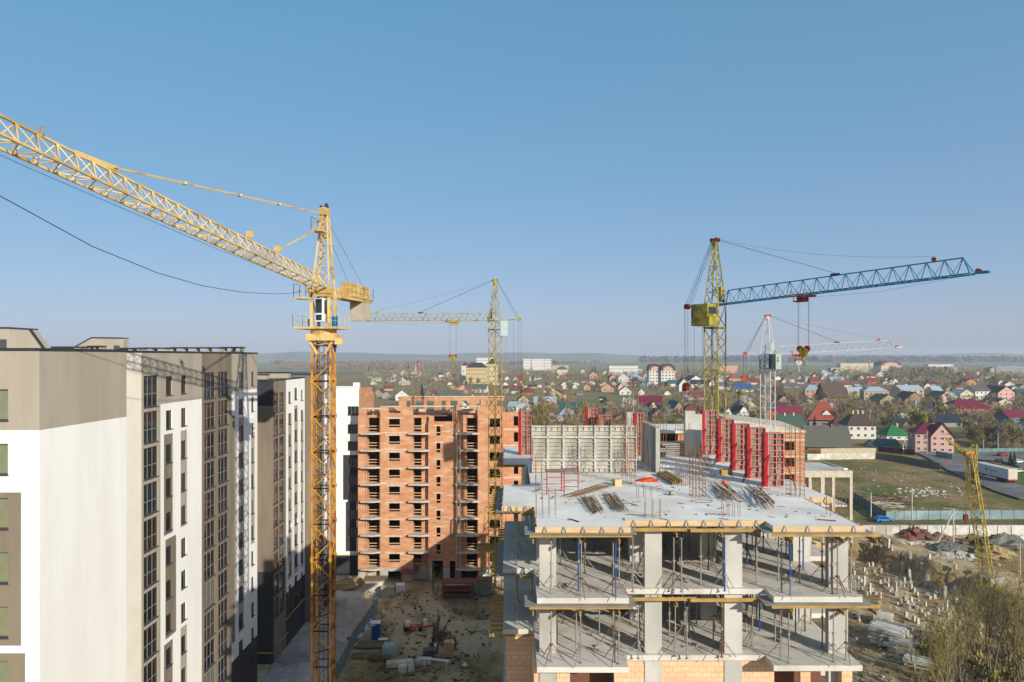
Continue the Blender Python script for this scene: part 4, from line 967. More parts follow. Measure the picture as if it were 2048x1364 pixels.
c.part('hoist_rope', 'rope', lambda mb: mb.path([c.P(44,0,JZ(44)-.3), c.P(30,0,JZ(30)-.55), c.P(16,0,JZ(16)-.5), c.P(1.2,0,JZ(1)-.1)], .012))
# --- the three rail cranes of the same family
def sheave(c, mb, u, z, r=.28, n=2):
    for i in range(n): mb.disc(c.P(u+.0, -.22+.44*i/max(1,n-1), z), c.n, r, .1)
def kb(label, base, ang, mw, mrot, ztop, zapex, jz, rise, jl, jw, jh, pan, mats, u_pend, u_line, u_tr, zhook, rear, zrear, cabspec, leg=.085, br=.04, z0=0, droop=.5, jmat=None, mastpan=1.55, rootu=1.0):
    mm, ma, mj, mp, mt = mats
    c = Crane('tower_crane', label, base, ang); bx_, by_ = base[0], base[1]
    def mast(mb):
        lattice(mb, (bx_,by_,z0), (bx_,by_,ztop), square(mw,mrot), square(mw,mrot), int((ztop-z0)/mastpan), leg, br, hz=False)
        n = int((ztop-z0)/mastpan)
        for i in range(0, n, 4): z = z0+(ztop-z0)*i/n; q = square(mw, mrot); [mb.bar((bx_+q[j][0],by_+q[j][1],z), (bx_+q[(j+1)%4][0],by_+q[(j+1)%4][1],z), br*1.4) for j in range(4)]
    c.part('mast', mm, mast)
    c.part('ladder', mm, lambda mb: (mb.bar((bx_-.15,by_,z0), (bx_-.15,by_,ztop), .025), mb.bar((bx_+.2,by_,z0), (bx_+.2,by_,ztop), .025), [mb.bar((bx_-.15,by_,z0+.35*i), (bx_+.2,by_,z0+.35*i), .013) for i in range(int((ztop-z0)/.35))]))
    c.part('mast_head', mm, lambda mb: (mb.cbox((bx_,by_,ztop+.07), mw*1.12, mw*1.12, .14, mrot), lattice(mb, (bx_,by_,ztop+.14), (bx_,by_,jz+.1), square(mw,mrot), square(mw,mrot), 1, leg, br)))
    c.part('apex_tower', ma, lambda mb: (lattice(mb, (bx_,by_,jz), (bx_,by_,zapex), square(mw,mrot), square(.3,mrot), 5, leg*.9, br*.9), c.obox(mb, -.25, .25, -.28, .28, zapex-.5, zapex), c.obox(mb, .5, .95, -.25, .2, jz+.3, jz+2.0)))
    c.part('apex_sheave', mp, lambda mb: (sheave(c, mb, -.28, zapex+.1, .25), sheave(c, mb, .28, zapex+.1, .25)))
    J = lambda u: jz+rise*(u-rootu)
    c.part('jib', mj, lambda mb: (c.jib(mb, rootu, jl, jz, rise, jw, jh, pan, leg*.8, br*.8), c.obox(mb, jl-.1, jl+.9, -.3, .3, J(jl)-.05, J(jl)+.15), [mb.bar(c.P(rootu,v,jz), c.P(-.3,v*.6,jz-.1), leg) for v in (-jw/2, jw/2)], mb.bar(c.P(rootu+.3,0,jz+jh), c.P(-.2,0,jz+jh*1.15), leg*.8)))
    for us_, zs_, n_s in ((u_line, J(u_line)+jh+.2, 1), (jl+.1, J(jl)+.2, 2), (rootu+.2, jz+.4, 1)): c.part('jib_sheave', mp, lambda mb: sheave(c, mb, us_, zs_, .2, n_s))
    c.part('pendant_rope', 'rope', lambda mb: ([mb.bar(c.P(.3,v,zapex+.1), c.P(u_pend,v*.5,J(u_pend)+jh+.05), .022) for v in (-.15, .15)], c.obox(mb, u_pend-.9, u_pend, -.07, .07, J(u_pend)+jh+.02, J(u_pend)+jh+.2)))
    def ln(mb):
        pts = []
        for i in range(9):
            q = i/8; u = .3+(u_line-.3)*q; z = zapex+.2+(J(u_line)+jh+.5-zapex-.2)*q-droop*4*q*(1-q); pts.append(c.P(u, .1, z))
        mb.path(pts, .014)
    c.part('hoist_rope', 'rope', ln)
    c.part('trolley_rope', 'rope', lambda mb: mb.path([c.P(u_tr+.8,0,J(u_tr)-.35), c.P((u_tr+jl)/2,0,J((u_tr+jl)/2)-.6), c.P(jl,0,J(jl)-.02)], .012))
    def tro(mb):
        z = J(u_tr)
        for v in (-jw/2-.1, jw/2+.1):
            mb.bar(c.P(u_tr-1.0,v,z-.2), c.P(u_tr+.9,v,z-.2), .07); mb.bar(c.P(u_tr-1.0,v,z-.25), c.P(u_tr-1.0,v,z+.45), .06); mb.bar(c.P(u_tr+.4,v,z-.2), c.P(u_tr+.4,v,z+.5), .06)
        c.obox(mb, u_tr-.9, u_tr+.3, -.45, .45, z-.75, z-.62); c.obox(mb, u_tr+.3, u_tr+1.3, -.15, .15, z-.3, z-.12)
        for u in (-.85, .25):
            for v in (-.42, .42): mb.bar(c.P(u_tr+u,v,z-.7), c.P(u_tr+u,v,z-.2), .04)
        sheave(c, mb, u_tr-.4, z-.4, .24); sheave(c, mb, u_tr+.2, z-.4, .24)
    c.part('trolley', mt, tro)
    hb = c.part('hook_block', 'olive' if mp != 'orng' else 'wcr', lambda mb: ([mb.hexa([c.P(u_tr+.1*s_,v-.04,zhook-.95), c.P(u_tr+.55*s_,v-.04,zhook-.15), c.P(u_tr+.55*s_,v+.04,zhook-.15), c.P(u_tr+.1*s_,v+.04,zhook-.95), c.P(u_tr+.02*s_,v-.04,zhook-.35), c.P(u_tr+.1*s_,v-.04,zhook+.12), c.P(u_tr+.1*s_,v+.04,zhook+.12), c.P(u_tr+.02*s_,v+.04,zhook-.35)]) for v in (-.14, .14) for s_ in (-1, 1)], mb.bar(c.P(u_tr,0,zhook-.8), c.P(u_tr,0,zhook-1.3), .09), mb.path([c.P(u_tr,0,zhook-1.3), c.P(u_tr+.17,0,zhook-1.5), c.P(u_tr+.1,0,zhook-1.72), c.P(u_tr-.12,0,zhook-1.66)], .05)))
    c.part('hook_sheave', 'rustr', lambda mb: [mb.disc(c.P(u_tr+u,0,zhook), c.n, .33, .2) for u in (-.38, .38)], hb)
    c.part('hook_rope', 'rope', lambda mb: [mb.bar(c.P(u_tr+u,v,J(u_tr)-.4), c.P(u_tr+u,v,zhook), .016) for u in (-.55, .55) for v in (-.08, .08)])
    c.part('counter_jib', mm if mm != 'wcr' else 'wcr', lambda mb: [mb.bar(c.P(.2,v,jz-.05), c.P(-rear,v*.3,zrear), leg*1.1) for v in (-.5, .5)])
    c.part('rear_sheave', mp, lambda mb: (sheave(c, mb, -rear, zrear, .32, 3), c.obox(mb, -rear-.1, -rear+.3, -.25, .25, zrear-.1, zrear+.2)))
    c.part('tie_rope', 'rope', lambda mb: [mb.bar(c.P(-.3,v,zapex+.1), c.P(-rear+.4*(i % 2),v*1.2,zrear+.2), .02) for i, v in enumerate((-.25,-.08,.08,.25))])
    zb_ = 36.6
    c.part('counterweight_rope', 'rope', lambda mb: [mb.bar(c.P(-rear+u,v,zrear), c.P(-rear+u,v,zb_-8*(i > 2)), .02) for i, (u, v) in enumerate(((-.3,-.15),(-.3,.15),(.1,0),(.9,.1),(2.2,-.1)))])
    c.part('tackle_block', mp if mp != 'olive' else 'rustr', lambda mb: (sheave(c, mb, -rear-.2, zb_, .3, 3), c.obox(mb, -rear-.5, -rear+.1, -.3, .3, zb_-.7, zb_-.1)))
    u0, u1, v0, v1, za, zc, m1, m2 = cabspec
    k = c.part('operator_cab', m1, lambda mb: c.obox(mb, u0, u1, v0, v1, za, zc))
    c.part('cab_window', 'cabg', lambda mb: (c.obox(mb, u1+.003, u1+.03, v0+.2, v1-.25, za+(zc-za)*.55, zc-.35), c.obox(mb, u0+.08, u0+.34, v0-.07, v0-.052, za+1.0, zc-.4)), k)
    if m2: c.part('cab_panel', m2, lambda mb: (c.obox(mb, u0-.02, u0+.68, v0-.05, v0-.003, za, zc), c.obox(mb, u0-.06, u0-.003, v0-.04, v1, za, zc)) if m2 == 'char' else c.obox(mb, u1, u1+.25, v0, v1, za, za+(zc-za)*.42), k)
    return c
kb('slender yellow tower crane in front of the brick shell, jib pointing left', (-2.8,116,0), math.pi, 1.58, R(45), 44.4, 52.5, 45.95, .0, 22.0, 1.0, 1.2, 1.0, ('yel','yel','yel','olive','yel'), 12.8, 19.5, 7.0, 40.0, 4.0, 46.2, (-2.1,-.9,-.4,.8,43.4,45.9,'cabw',None), z0=1.2, droop=.3)
c = kb('tower crane with olive mast and bright blue jib rising to the right', (23.2,80,0), math.atan2(-.764,.645), 1.72, R(45), 43.2, 53.2, 45.9, .05, 26.0, 1.3, 1.5, 1.45, ('olive','olive','blue','rustr','rustr'), 14.2, 22.7, 10.5, 40.8, 3.8, 45.9, (-1.4,.75,-2.6,-.75,43.45,45.9,'olive','olive'), leg=.095, br=.045, droop=.75)
c = kb('white tower crane with orange sheaves and a pale box cab, behind the blue jib', (42,115,0), math.atan2(-.2,.98), 1.72, R(45), 37.9, 46.6, 40.35, .058, 19.4, 1.0, 1.25, 1.2, ('wcr','wcr','wcr','orng','orng'), 11.0, 16.8, 4.8, 39.3, 3.5, 40.5, (.3,1.85,-1.75,.5,37.95,40.4,'cabw','char'), leg=.08, br=.034, droop=.3)
c.part('mast_section', 'blue', lambda mb: lattice(mb, (42,115,38.05), (42,115,40.3), square(1.78,R(45)), square(1.78,R(45)), 2, .09, .04))
mk = MB()                                              # the dark green marks down the cab front
for i, ws in enumerate(((.34,.1),(.12,.34),(.34,.14),(.1,.34))):
    z = 39.9-i*.22; c.obox(mk, 1.15, 1.15+ws[0], -1.762, -1.753, z-.16, z-.08); c.obox(mk, 1.15, 1.15+ws[1], -1.762, -1.753, z-.07, z)
mk.build('cab_marking', pm('dark_green_paint', '#1f5a44'), c.t)
# tower base frame of the slender yellow crane
mb = MB(); lattice(mb, (-2.8,116,1.0), (-2.8,116,15), square(3.4,R(45)), square(2.4,R(45)), 4, .1, .05); mb.build('base_tower', M['yel'], bpy.data.objects['tower_crane.001'])
# --- lattice boom crane at the right
b0 = gp(1977,1172); t = thing('lattice_boom_crane', 'leaning yellow lattice boom crane with folded fly jib at the right, behind the bare willows', 'lattice crane', b0)
top = Vector((at(1937,905,122).x, 122, 23.2)); mid = b0.lerp(top, .72)
sA, sB = square(1.5, R(40)), square(1.25, R(40))
mb = MB(); lattice(mb, b0, mid, sA, sA, 13, .1, .045); lattice(mb, mid, top, sA, sB, 4, .11, .05); mb.build('main_boom', M['yel'], t)
tip = Vector((top.x-4.0, top.y, 25.8)); q = [(0,-.45,-.45),(0,.45,-.45),(0,.45,.45),(0,-.45,.45)]; q2 = [(0,-.12,-.12),(0,.12,-.12),(0,.12,.12),(0,-.12,.12)]
mb = MB(); lattice(mb, top+Vector((-.2,0,-.2)), tip, q, q2, 7, .05, .03); mb.build('fly_jib', M['yel'], t)
mb = MB(); a = top+Vector((1.1,0,1.5)); lattice(mb, top+Vector((.6,0,-5.5)), a, square(1.0,R(40)), square(.7,R(40)), 3, .07, .035); mb.bar(a, top, .08); mb.bar(top, top+Vector((.2,0,1.0)), .09); mb.build('jib_strut', M['yel'], t)
mb = MB(); mb.cbox(top+Vector((0,0,.1)), 2.2, 1.2, .5, .2); mb.build('boom_head', M['ochre'], t)
mb = MB(); hk = Vector((top.x-.9, top.y-.6, 12.6)); mb.bar(top+Vector((-.9,-.6,0)), hk, .015); mb.bar(top+Vector((-.75,-.6,0)), hk+Vector((.15,0,0)), .015); mb.bar(a, b0+Vector((2.5,0,3)), .02); mb.build('hoist_rope', M['rope'], t)
mb = MB(); mb.cbox(hk+Vector((0,0,-.5)), .7, .4, 1.0); mb.bar(hk+Vector((0,0,-1)), hk+Vector((0,0,-1.7)), .12); mb.build('hook_block', pm('dark_red_hook_paint', '#6e1f1a'), t)
mb = MB(); mb.cbox(b0+Vector((1.2,1,.9)), 3.5, 2.2, 1.0, .4); mb.build('machine_deck', M['galv'], t)
# ---------------------------------------------------------------- things in the yard
M['fence'] = pm('blue_grey_sheet_metal', '#7b9195', '#6c8286', 1.5, .45, 0, .3, c3='#8aa09f', s3=.2)
M['fencep'] = pm('pale_concrete_panel', '#b8b4a4', '#a5a191', 1.2, .9, c3='#cdc9bb', s3=.4)
M['teal'] = pm('teal_paint', '#2a7f80', '#2c6f72', 1.2, .5)
M['wood'] = pm('weathered_timber', '#7c6a50', '#63543f', 2, .9)
M['plastic_blue'] = pm('blue_plastic', '#1f4f96', '#1b4583', 2, .5)
M['tar'] = pm('dull_tarpaulin', '#7d5044', '#6b4238', 1.5, .8)
M['gravel'] = pm('grey_gravel', '#77746c', '#5b5852', 3, .95, .3)
M['sandh'] = pm('yellow_sand', '#a08c5e', '#8a7850', 2, .95, .2)
M['ret'] = pm('limewashed_concrete', '#c9c7be', '#b1aea3', .8, .9, c3='#9a978c', s3=.2)
def G(px, py): p = gp(px, py); p.z = height(p.x, p.y); return p
def fence(pts, h, label, mat, postmat, step=2.5, z0=0, post=.05, name='metal_fence', cap=False):
    t = thing(name, label, 'fence', (*pts[0], z0)); pn = MB(); ps = []
    for a, b in zip(pts, pts[1:]):
        a = Vector(a); b = Vector(b); L_ = (b-a).length; n = max(1, round(L_/step)); d = (b-a).normalized(); o = Vector((-d[1], d[0]))*.025
        for i in range(n):
            p = a.lerp(b, i/n)+d*.03; q = a.lerp(b, (i+1)/n)-d*.03; dz = rnd.uniform(-.05, .05)
            pn.hexa([(*(p-o), z0+.02), (*(q-o), z0+.02), (*(q+o), z0+.02), (*(p+o), z0+.02), (*(p-o), z0+h+dz), (*(q-o), z0+h+dz), (*(q+o), z0+h+dz), (*(p+o), z0+h+dz)]); ps.append(a.lerp(b, i/n))
    pn.build('panel_run', mat, t)
    pm_ = None
    for i, p in enumerate(ps[:95]):
        if pm_ is None: k = MB(); k.box(-post,-post,-.3,post,post,h+.12); pm_ = k.build('post', postmat); pm_.parent = t; o = pm_
        else: o = pm_.copy(); C.objects.link(o)
        o.location = (p[0]-pts[0][0], p[1]-pts[0][1], 0)
    return t
f = [gp(x, y) for x, y in ((664,1375),(690,1330),(707,1290),(728,1262),(742,1240),(755,1222))]
fence([(p.x, p.y) for p in f], 2.1, 'blue grey sheet metal fence dividing the pale path from the dark yard', M['fence'], M['galv'], 2.0)
t = thing('portable_toilet', 'blue portable toilet with white roof standing by the yard fence', 'portable toilet', G(752, 1277)); p = WL[t.name]
mb = MB(); mb.cbox(p+Vector((0,0,1.1)), 1.2, 1.2, 2.2, .15); mb.build('cabin', M['plastic_blue'], t)
mb = MB(); mb.cbox(p+Vector((0,0,2.23)), 1.26, 1.26, .08, .15); mb.blob(p+Vector((0,0,2.27)), .5, .5, .16, 1, 10, 3, .02); mb.build('roof', M['whitep'], t)
mb = MB(); mb.cbox(p+Vector((.1,-.62,1.05)), .75, .04, 1.85, .15); mb.build('door', pm('darker_blue_plastic','#18407c'), t)
mb = MB(); mb.cbox(p+Vector((-.25,-.645,2.0)), .5, .02, .22, .15); mb.build('notice_plate', M['whitep'], t)
def T(name, label, cat, mat, fn, group=None, smooth=False):
    mb = MB(); fn(mb); o = mb.build(name, mat if not isinstance(mat, str) else M[mat], smooth=smooth); return tag(o, label, cat, group)
def rubble(px, py, rx, ry, n, seed, smin=.15, smax=.5):
    rg = random.Random(seed); p = G(px, py)
    def fn(m):
        for i in range(n):
            a, r = rg.uniform(0, 6.28), rg.random()**.6; m.cbox(p+Vector((math.cos(a)*r*rx, math.sin(a)*r*ry, rg.uniform(.05,.35))), rg.uniform(smin, smax), rg.uniform(smin, smax), rg.uniform(.06,.25), rg.uniform(0,3), rg.uniform(-.4,.4))
    return fn
T('rubbish_heap', 'heap of pale rubbish bags along the yard fence, left of the blue toilet', 'rubbish heap', 'whitep', rubble(726,1258,.9,4.2,70,1))
T('tarpaulin', 'dark crumpled tarpaulin lying in front of the rubbish heap', 'tarpaulin', 'black', lambda m: m.blob(G(704,1280), .8, .7, .35, 5, 8, 4, .4))
def planks(px, py, n, L_, rz, seed, w_=.2, lay=3):
    rg = random.Random(seed); p = G(px, py)
    def fn(m):
        for k in range(lay):
            for i in range(n): m.cbox(p+Vector((-math.sin(rz)*(i-n/2)*w_*1.15+rg.uniform(-.3,.3), math.cos(rz)*(i-n/2)*w_*1.15, .06+.1*k)), L_*rg.uniform(.75,1), w_, .06, rz+rg.uniform(-.04,.04))
    return fn
T('timber_stack', 'loose stack of long pale planks just below the blue toilet', 'timber', 'wood', planks(745,1290,7,4.6,.05,2,.3,2))
T('timber_stack', 'second loose stack of long planks nearer the camera than the white tank', 'timber', 'wood', planks(738,1312,6,4.2,-.06,3,.3,2))
T('white_board', 'small white board lying on the planks by the blue toilet', 'board', 'whitep', lambda m: m.cbox(G(766,1283)+Vector((0,0,.36)), 1.3, .8, .05, .05))
def tank(m):
    p = G(780, 1309); m.cbox(p+Vector((0,0,.65)), 1.9, 1.3, 1.2, .08); m.bar(p+Vector((-.75,0,1.2)), p+Vector((.75,0,1.2)), .55, 14); m.cbox(p+Vector((0,0,.04)), 2.0, 1.4, .08, .08)
T('water_tank', 'rounded pale plastic water tank beside the plank stacks in the dark yard', 'tank', pm('pale_plastic','#9fb0ac','#90a09c',1,.5), tank)
T('rebar_pile', 'tangled pile of rusty scrap metal left of the white tank', 'scrap pile', 'rust', lambda m: [m.bar(G(758,1322)+Vector((rnd.uniform(-1.6,1.6), rnd.uniform(-.8,.8), rnd.uniform(.05,.5))), G(758,1322)+Vector((rnd.uniform(-1.6,1.6), rnd.uniform(-.8,.8), rnd.uniform(.05,.7))), .045) for i in range(45)])
k = 0
for px, py, sx, sy, sz, rz, lab in ((800,1332,3.4,1.2,.5,.1,'long pale concrete slab stack in the dark yard below the white tank'),(806,1344,1.0,.8,.8,0,'small white block standing before the long slab stack'),(822,1341,.8,.8,.7,.2,'smaller pale block right of the small white block'),(848,1327,2.0,1.2,.7,-.1,'greenish pale block pallet between the slabs and the pipe')):
    T('concrete_block', lab, 'concrete block', 'fencep', lambda m: (m.cbox(G(px,py)+Vector((0,0,sz/2)), sx, sy, sz, rz), m.cbox(G(px,py)+Vector((.1,0,sz+.06)), sx*.8, sy*.8, .12, rz+.1)))
T('pipe', 'long white pipe on low trestles at the bottom of the yard', 'pipe', 'whitep', lambda m: (m.bar(G(845,1332)+Vector((0,0,.9)), G(898,1334)+Vector((0,0,.8)), .16, 10), m.cbox(G(850,1333)+Vector((0,0,.4)), .1, .6, .8), m.cbox(G(893,1335)+Vector((0,0,.4)), .1, .6, .8)))
def rack(m):
    a = G(884,1197); w_ = 5.3
    for x in (.2, w_-.4):
        for y in (0, 1.6): m.box(a.x+x, a.y+y, 0, a.x+x+.15, a.y+y+.15, 2.7)
    for i in range(5): m.cbox(Vector((a.x+w_/2, a.y+.8, .25+.13*i)), w_-.3*rnd.random(), 1.8, .07, rnd.uniform(-.03,.03))
tt = thing('storage_rack', 'two tier open rack with rusty red decks in front of the brick shell', 'rack', G(884,1197)); mb = MB(); rack(mb); mb.build('frame', M['wood'], tt)
a = G(884,1197)
for z in (2.72, 1.5): mb = MB(); mb.cbox(Vector((a.x+2.65, a.y+.6, z)), 5.6, 2.6, .14, 0); mb.build('deck', M['tar'], tt)
T('awning', 'reddish sheet awning propped against the foot of the brick shell', 'awning', 'tar', lambda m: m.hexa([gp(800,1166)+Vector((0,0,1.6)), gp(833,1164)+Vector((0,0,1.5)), gp(846,1158)+Vector((0,2,3.3)), gp(815,1156)+Vector((0,2,3.4)), gp(800,1166)+Vector((0,0,1.7)), gp(833,1164)+Vector((0,0,1.6)), gp(846,1158)+Vector((0,2,3.4)), gp(815,1156)+Vector((0,2,3.5))]) or [m.bar(gp(803,1166), gp(803,1166)+Vector((0,0,1.6)), .07), m.bar(gp(832,1164), gp(832,1164)+Vector((0,0,1.5)), .07)])
T('block_pallet', 'white wrapped block pallet standing in the curve of the dirt track', 'pallet', 'whitep', lambda m: (m.cbox(G(801,1181)+Vector((0,0,.75)), 1.5, 1.3, 1.25, .2), m.cbox(G(801,1181)+Vector((0,0,.07)), 1.6, 1.4, .14, .2)))
T('block_pallet', 'grey block pallet left of the white wrapped pallet by the dirt track', 'pallet', 'fencep', lambda m: (m.cbox(G(775,1190)+Vector((0,0,.8)), 2.1, 1.3, 1.3, .1), m.cbox(G(775,1190)+Vector((0,0,.07)), 2.2, 1.4, .14, .1)))
tt = thing('site_shed', 'low flat roofed shed of pale boards at the left foot of the brick shell', 'shed', G(748,1183)); a = WL[tt.name]
mb = MB(); mb.cbox(a+Vector((0,.6,1.0)), 3.0, 2.0, 2.0, .05); mb.build('wall', M['fencep'], tt); mb = MB(); mb.cbox(a+Vector((0,.5,2.08)), 3.6, 2.6, .16, .05); mb.build('roof', M['wood'], tt)
T('rubble_heap', 'pale rubble spread in front of the low shed', 'rubble', 'fencep', rubble(752,1190,2.2,1.2,50,4,.12,.4))
tt = thing('site_container', 'teal green site container right of the two tier rack', 'container', G(968,1190)); a = WL[tt.name]
mb = MB(); mb.cbox(a+Vector((0,.8,1.2)), 2.6, 2.2, 2.3, 0); mb.build('body', M['fence'], tt); mb = MB(); mb.cbox(a+Vector((0,.8,2.4)), 2.8, 2.5, .1, 0); mb.build('roof', M['tar'], tt)
mb = MB(); [mb.box(a.x-1.25+.25*i, a.y-.325, .15, a.x-1.2+.25*i, a.y-.302, 2.2) for i in range(11)]; mb.build('cladding_rib', M['fence'], tt)
T('white_cabinet', 'small white cabinet beside the teal container', 'cabinet', 'whitep', lambda m: (m.cbox(G(971,1163)+Vector((0,-1,1.0)), .9, .6, 1.3), m.cbox(G(971,1163)+Vector((0,-1,1.68)), 1.0, .7, .06)))
tt = thing('trailer', 'small red framed flat trailer standing on the dirt of the dark yard', 'trailer', G(828,1262)); a = WL[tt.name]
mb = MB(); mb.cbox(a+Vector((0,0,.55)), 3.2, 1.2, .16, .12); mb.bar(a+Vector((1.6,.1,.5)), a+Vector((2.6,.5,.5)), .07); mb.build('chassis', M['rustr'], tt)
for dx in (-1.1, 1.0):
    for dy in (-.65, .65): mb = MB(); mb.disc(a+Vector((dx,dy,.32)), (0,1,0), .32, .18, 14); mb.build('wheel', M['black'], tt)
mb = MB(); mb.cbox(a+Vector((-.9,0,.95)), .7, .8, .6); mb.cbox(a+Vector((1.6,.4,1.0)), .5, .6, .8); mb.build('pump_unit', M['whitep'], tt)
T('orange_bucket', 'small orange heap on the ground below the trailer', 'heap', pm('dull_orange','#a8562a','#8f4722',2,.8), lambda m: m.blob(G(817,1268), .65, .45, .4, 6, 9, 4, .3))
T('brushwood_pile', 'pile of cut branches beside the bare tree in the yard', 'brushwood', 'wood', lambda m: [m.bar(G(885,1283)+Vector((rnd.uniform(-1.6,1.4), rnd.uniform(-1.2,1), rnd.uniform(.0,1.0))), G(885,1283)+Vector((rnd.uniform(-1.6,1.4), rnd.uniform(-1,1), rnd.uniform(.1,1.5))), .05) for i in range(60)])
T('pallet_stack', 'stack of pale wooden pallets at the right of the bare tree', 'pallets', 'ply', lambda m: [m.cbox(G(898,1318)+Vector((0,0,.1+.22*i)), 1.25, 1.0, .13, .1+.05*(i % 3)) for i in range(9)])
T('pallet_stack', 'darker wooden pallet stack behind the pale pallets', 'pallets', 'wood', lambda m: [m.cbox(G(902,1298)+Vector((0,0,.1+.22*i)), 1.25, 1.0, .13, .2+.05*(i % 3)) for i in range(8)])
def stair(m):
    a = G(703,1362)
    for dx in (0, 1.1):
        m.bar(a+Vector((dx,0,0)), a+Vector((dx+.5,1.2,2.3)), .06)
    for i in range(7): m.bar(a+Vector((.5*i/7,1.2*i/7,.3+2.0*i/7)), a+Vector((1.1+.5*i/7,1.2*i/7,.3+2.0*i/7)), .05)
T('ladder_frame', 'yellow steel ladder frame leaning by the fence at the bottom of the yard', 'ladder', 'yel', stair)
for i, (px, py, lab) in enumerate(((760,1372,'upright yellow timber beams at the bottom edge of the yard'),(778,1366,'slanting yellow timber beams right of the upright ones at the bottom edge'))):
    T('timber_beam', lab, 'beams', 'beam', lambda m: [hbeam(m, G(px+5*j,py)+Vector((0,0,.3)), G(px+5*j+6+8*i,py-22)+Vector((0,0,.35)), .2) for j in range(3)])
T('steel_bin', 'dark steel waste bin among blocks at the foot of the bare tree', 'bin', pm('dark_green_steel','#3c4a46','#333f3c',2,.6), lambda m: (m.cbox(G(858,1318)+Vector((0,0,.6)), 1.5, 1.2, 1.1, .1), m.cbox(G(858,1318)+Vector((0,0,1.18)), 1.6, 1.3, .06, .1)))
def handrail(pts, label):
    def fn(m):
        P_ = [gp(*q) for q in pts]
        for k in (.5, .8, 1.1): m.path([p+Vector((0,0,k)) for p in P_], .03)
        for p, q in zip(P_, P_[1:]):
            n = max(1, int((q-p).length/1.2)); [m.bar(p.lerp(q, i/n), p.lerp(q, i/n)+Vector((0,0,1.1)), .03) for i in range(n+1)]
    T('ramp_handrail', label, 'handrail', 'frame', fn)
handrail([(540,1343),(618,1330),(618,1322)], 'dark steel handrail of the entrance ramp, nearest to the camera')
handrail([(540,1336),(560,1328),(612,1318)], 'dark steel handrail of the entrance ramp, second from the camera')
handrail([(655,1219),(692,1213),(692,1208)], 'dark steel handrail right behind the ochre crane mast')
for pts, lab in ((((500,1322,8.4),(515,1306,8.6),(545,1306,8.6)), 'yellow gas pipe along the dark plinth, nearest to the camera'), (((558,1284,6.5),(575,1266,7)), 'short yellow gas pipe on the plinth, middle piece'), (((572,1240,7.2),(606,1199,9),(626,1197,9)), 'yellow gas pipe on the plinth, farthest piece by the crane mast')):
    mb = MB(); P_ = [at(x, y, 31*F/(1024-x)*1.0*.995) for x, y, z in pts]; mb.path(P_, .06, 6); tag(mb.build('gas_pipe', pm('yellow_pipe','#b8a532')), lab, 'pipe')
mb = MB(); mb.path([Vector((-32.4,127.9,3.75)), Vector((-28.1,127.9,3.75))], .06, 6); tag(mb.build('gas_pipe', bpy.data.materials['yellow_pipe']), 'yellow gas pipe across the foot of the white gable', 'pipe')
T('soil_mound', 'pale soil mound at the foot of the white gable', 'mound', 'sandh', lambda m: (m.blob(G(693,1175), 2.6, 2.2, 1.5, 8, 14, 5, .22), m.blob(G(712,1168), 1.6, 2, 1.2, 9, 12, 5, .25)), smooth=False)
# ---------------------------------------------------------------- right side of the site
t = thing('retaining_wall', 'long limewashed concrete foundation wall with bar ends, across the right of the site', 'concrete wall', (74,156.5,0))
mb = MB(); mb.box(73, 156, -.6, 130, 156.6, 2.35); mb.build('wall', M['ret'], t)
mb = MB(); [mb.box(74+i*3.1, 155.93, -.6, 74.12+i*3.1, 155.995, 2.3) for i in range(18)]; mb.build('formwork_post', M['wood'], t)
mb = MB(); [mb.bar((73.5+i*.8+rnd.uniform(-.2,.2),156.3,2.3), (73.5+i*.8,156.3,2.3+rnd.uniform(.3,1.1)), .035) for i in range(70)]; mb.build('bar_end', M['rust'], t)
p = [gp(x, y) for x, y in ((1772,1042),(1808,1040),(2100,1038))]
fence([(p[0].x,p[0].y),(p[1].x,p[1].y),(p[2].x,p[2].y)], 2.25, 'long pale blue sheet metal fence behind the limewashed wall', M['fence'], M['frame'], 3.0)
p = [gp(x, y) for x, y in ((1615,920),(1751,918))]; fence([(q.x,q.y) for q in p], 2.4, 'pale grey panel fence in front of the grey roofed house', M['fencep'], M['fencep'], 2.6)
p = [gp(x, y) for x, y in ((1751,918),(1800,924),(1880,940))]; fence([(q.x,q.y) for q in p], 2.4, 'dark weathered panel fence curving down beside the road', pm('weathered_panel','#6f6f62','#5b5b50',1,.9), M['wood'], 2.6)
p = [gp(x, y) for x, y in ((1642,908),(1752,907))]; fence([(q.x,q.y) for q in p], 2.3, 'cream concrete wall fence below the grey roofed brick house', pm('cream_concrete','#b5ab90','#a3997f',1,.9), M['fencep'], 2.8)
p = [gp(x, y) for x, y in ((1756,903),(1829,911))]; fence([(q.x,q.y) for q in p], 2.2, 'maroon sheet fence with red posts left of the pink villa', pm('maroon_sheet','#571f26','#4a1a20',2,.5), M['red'], 3.5)
p = [gp(x, y) for x, y in ((1872,913),(1905,921))]; fence([(q.x,q.y) for q in p], 2.3, 'teal sheet fence at the road below the pink villa', M['fence'], M['galv'], 2.5)
p = [gp(x, y) for x, y in ((1925,906),(1975,906),(2048,905))]; fence([(q.x,q.y) for q in p], 1.9, 'green fence along the back of the car park', pm('green_sheet','#5d7c72','#4e6c62',1,.6), M['fencep'], 3.0)
p = [gp(x, y) for x, y in ((1945,962),(2000,985),(2060,1003))]; 
t = thing('wire_fence', 'thin wire fence with dark posts along the roadside below the truck', 'fence', p[0]); mb = MB()
for a, b in zip(p, p[1:]):
    for z in (.5, .9, 1.3): mb.bar(a+Vector((0,0,z)), b+Vector((0,0,z)), .02)
mb.build('wire', M['rope'], t)
for a, b in zip(p, p[1:]):
    n = int((b-a).length/3)
    for i in range(n): q = a.lerp(b, i/n); mb = MB(); mb.bar(q, q+Vector((0,0,1.5)), .07); mb.build('post', M['wood'], t)
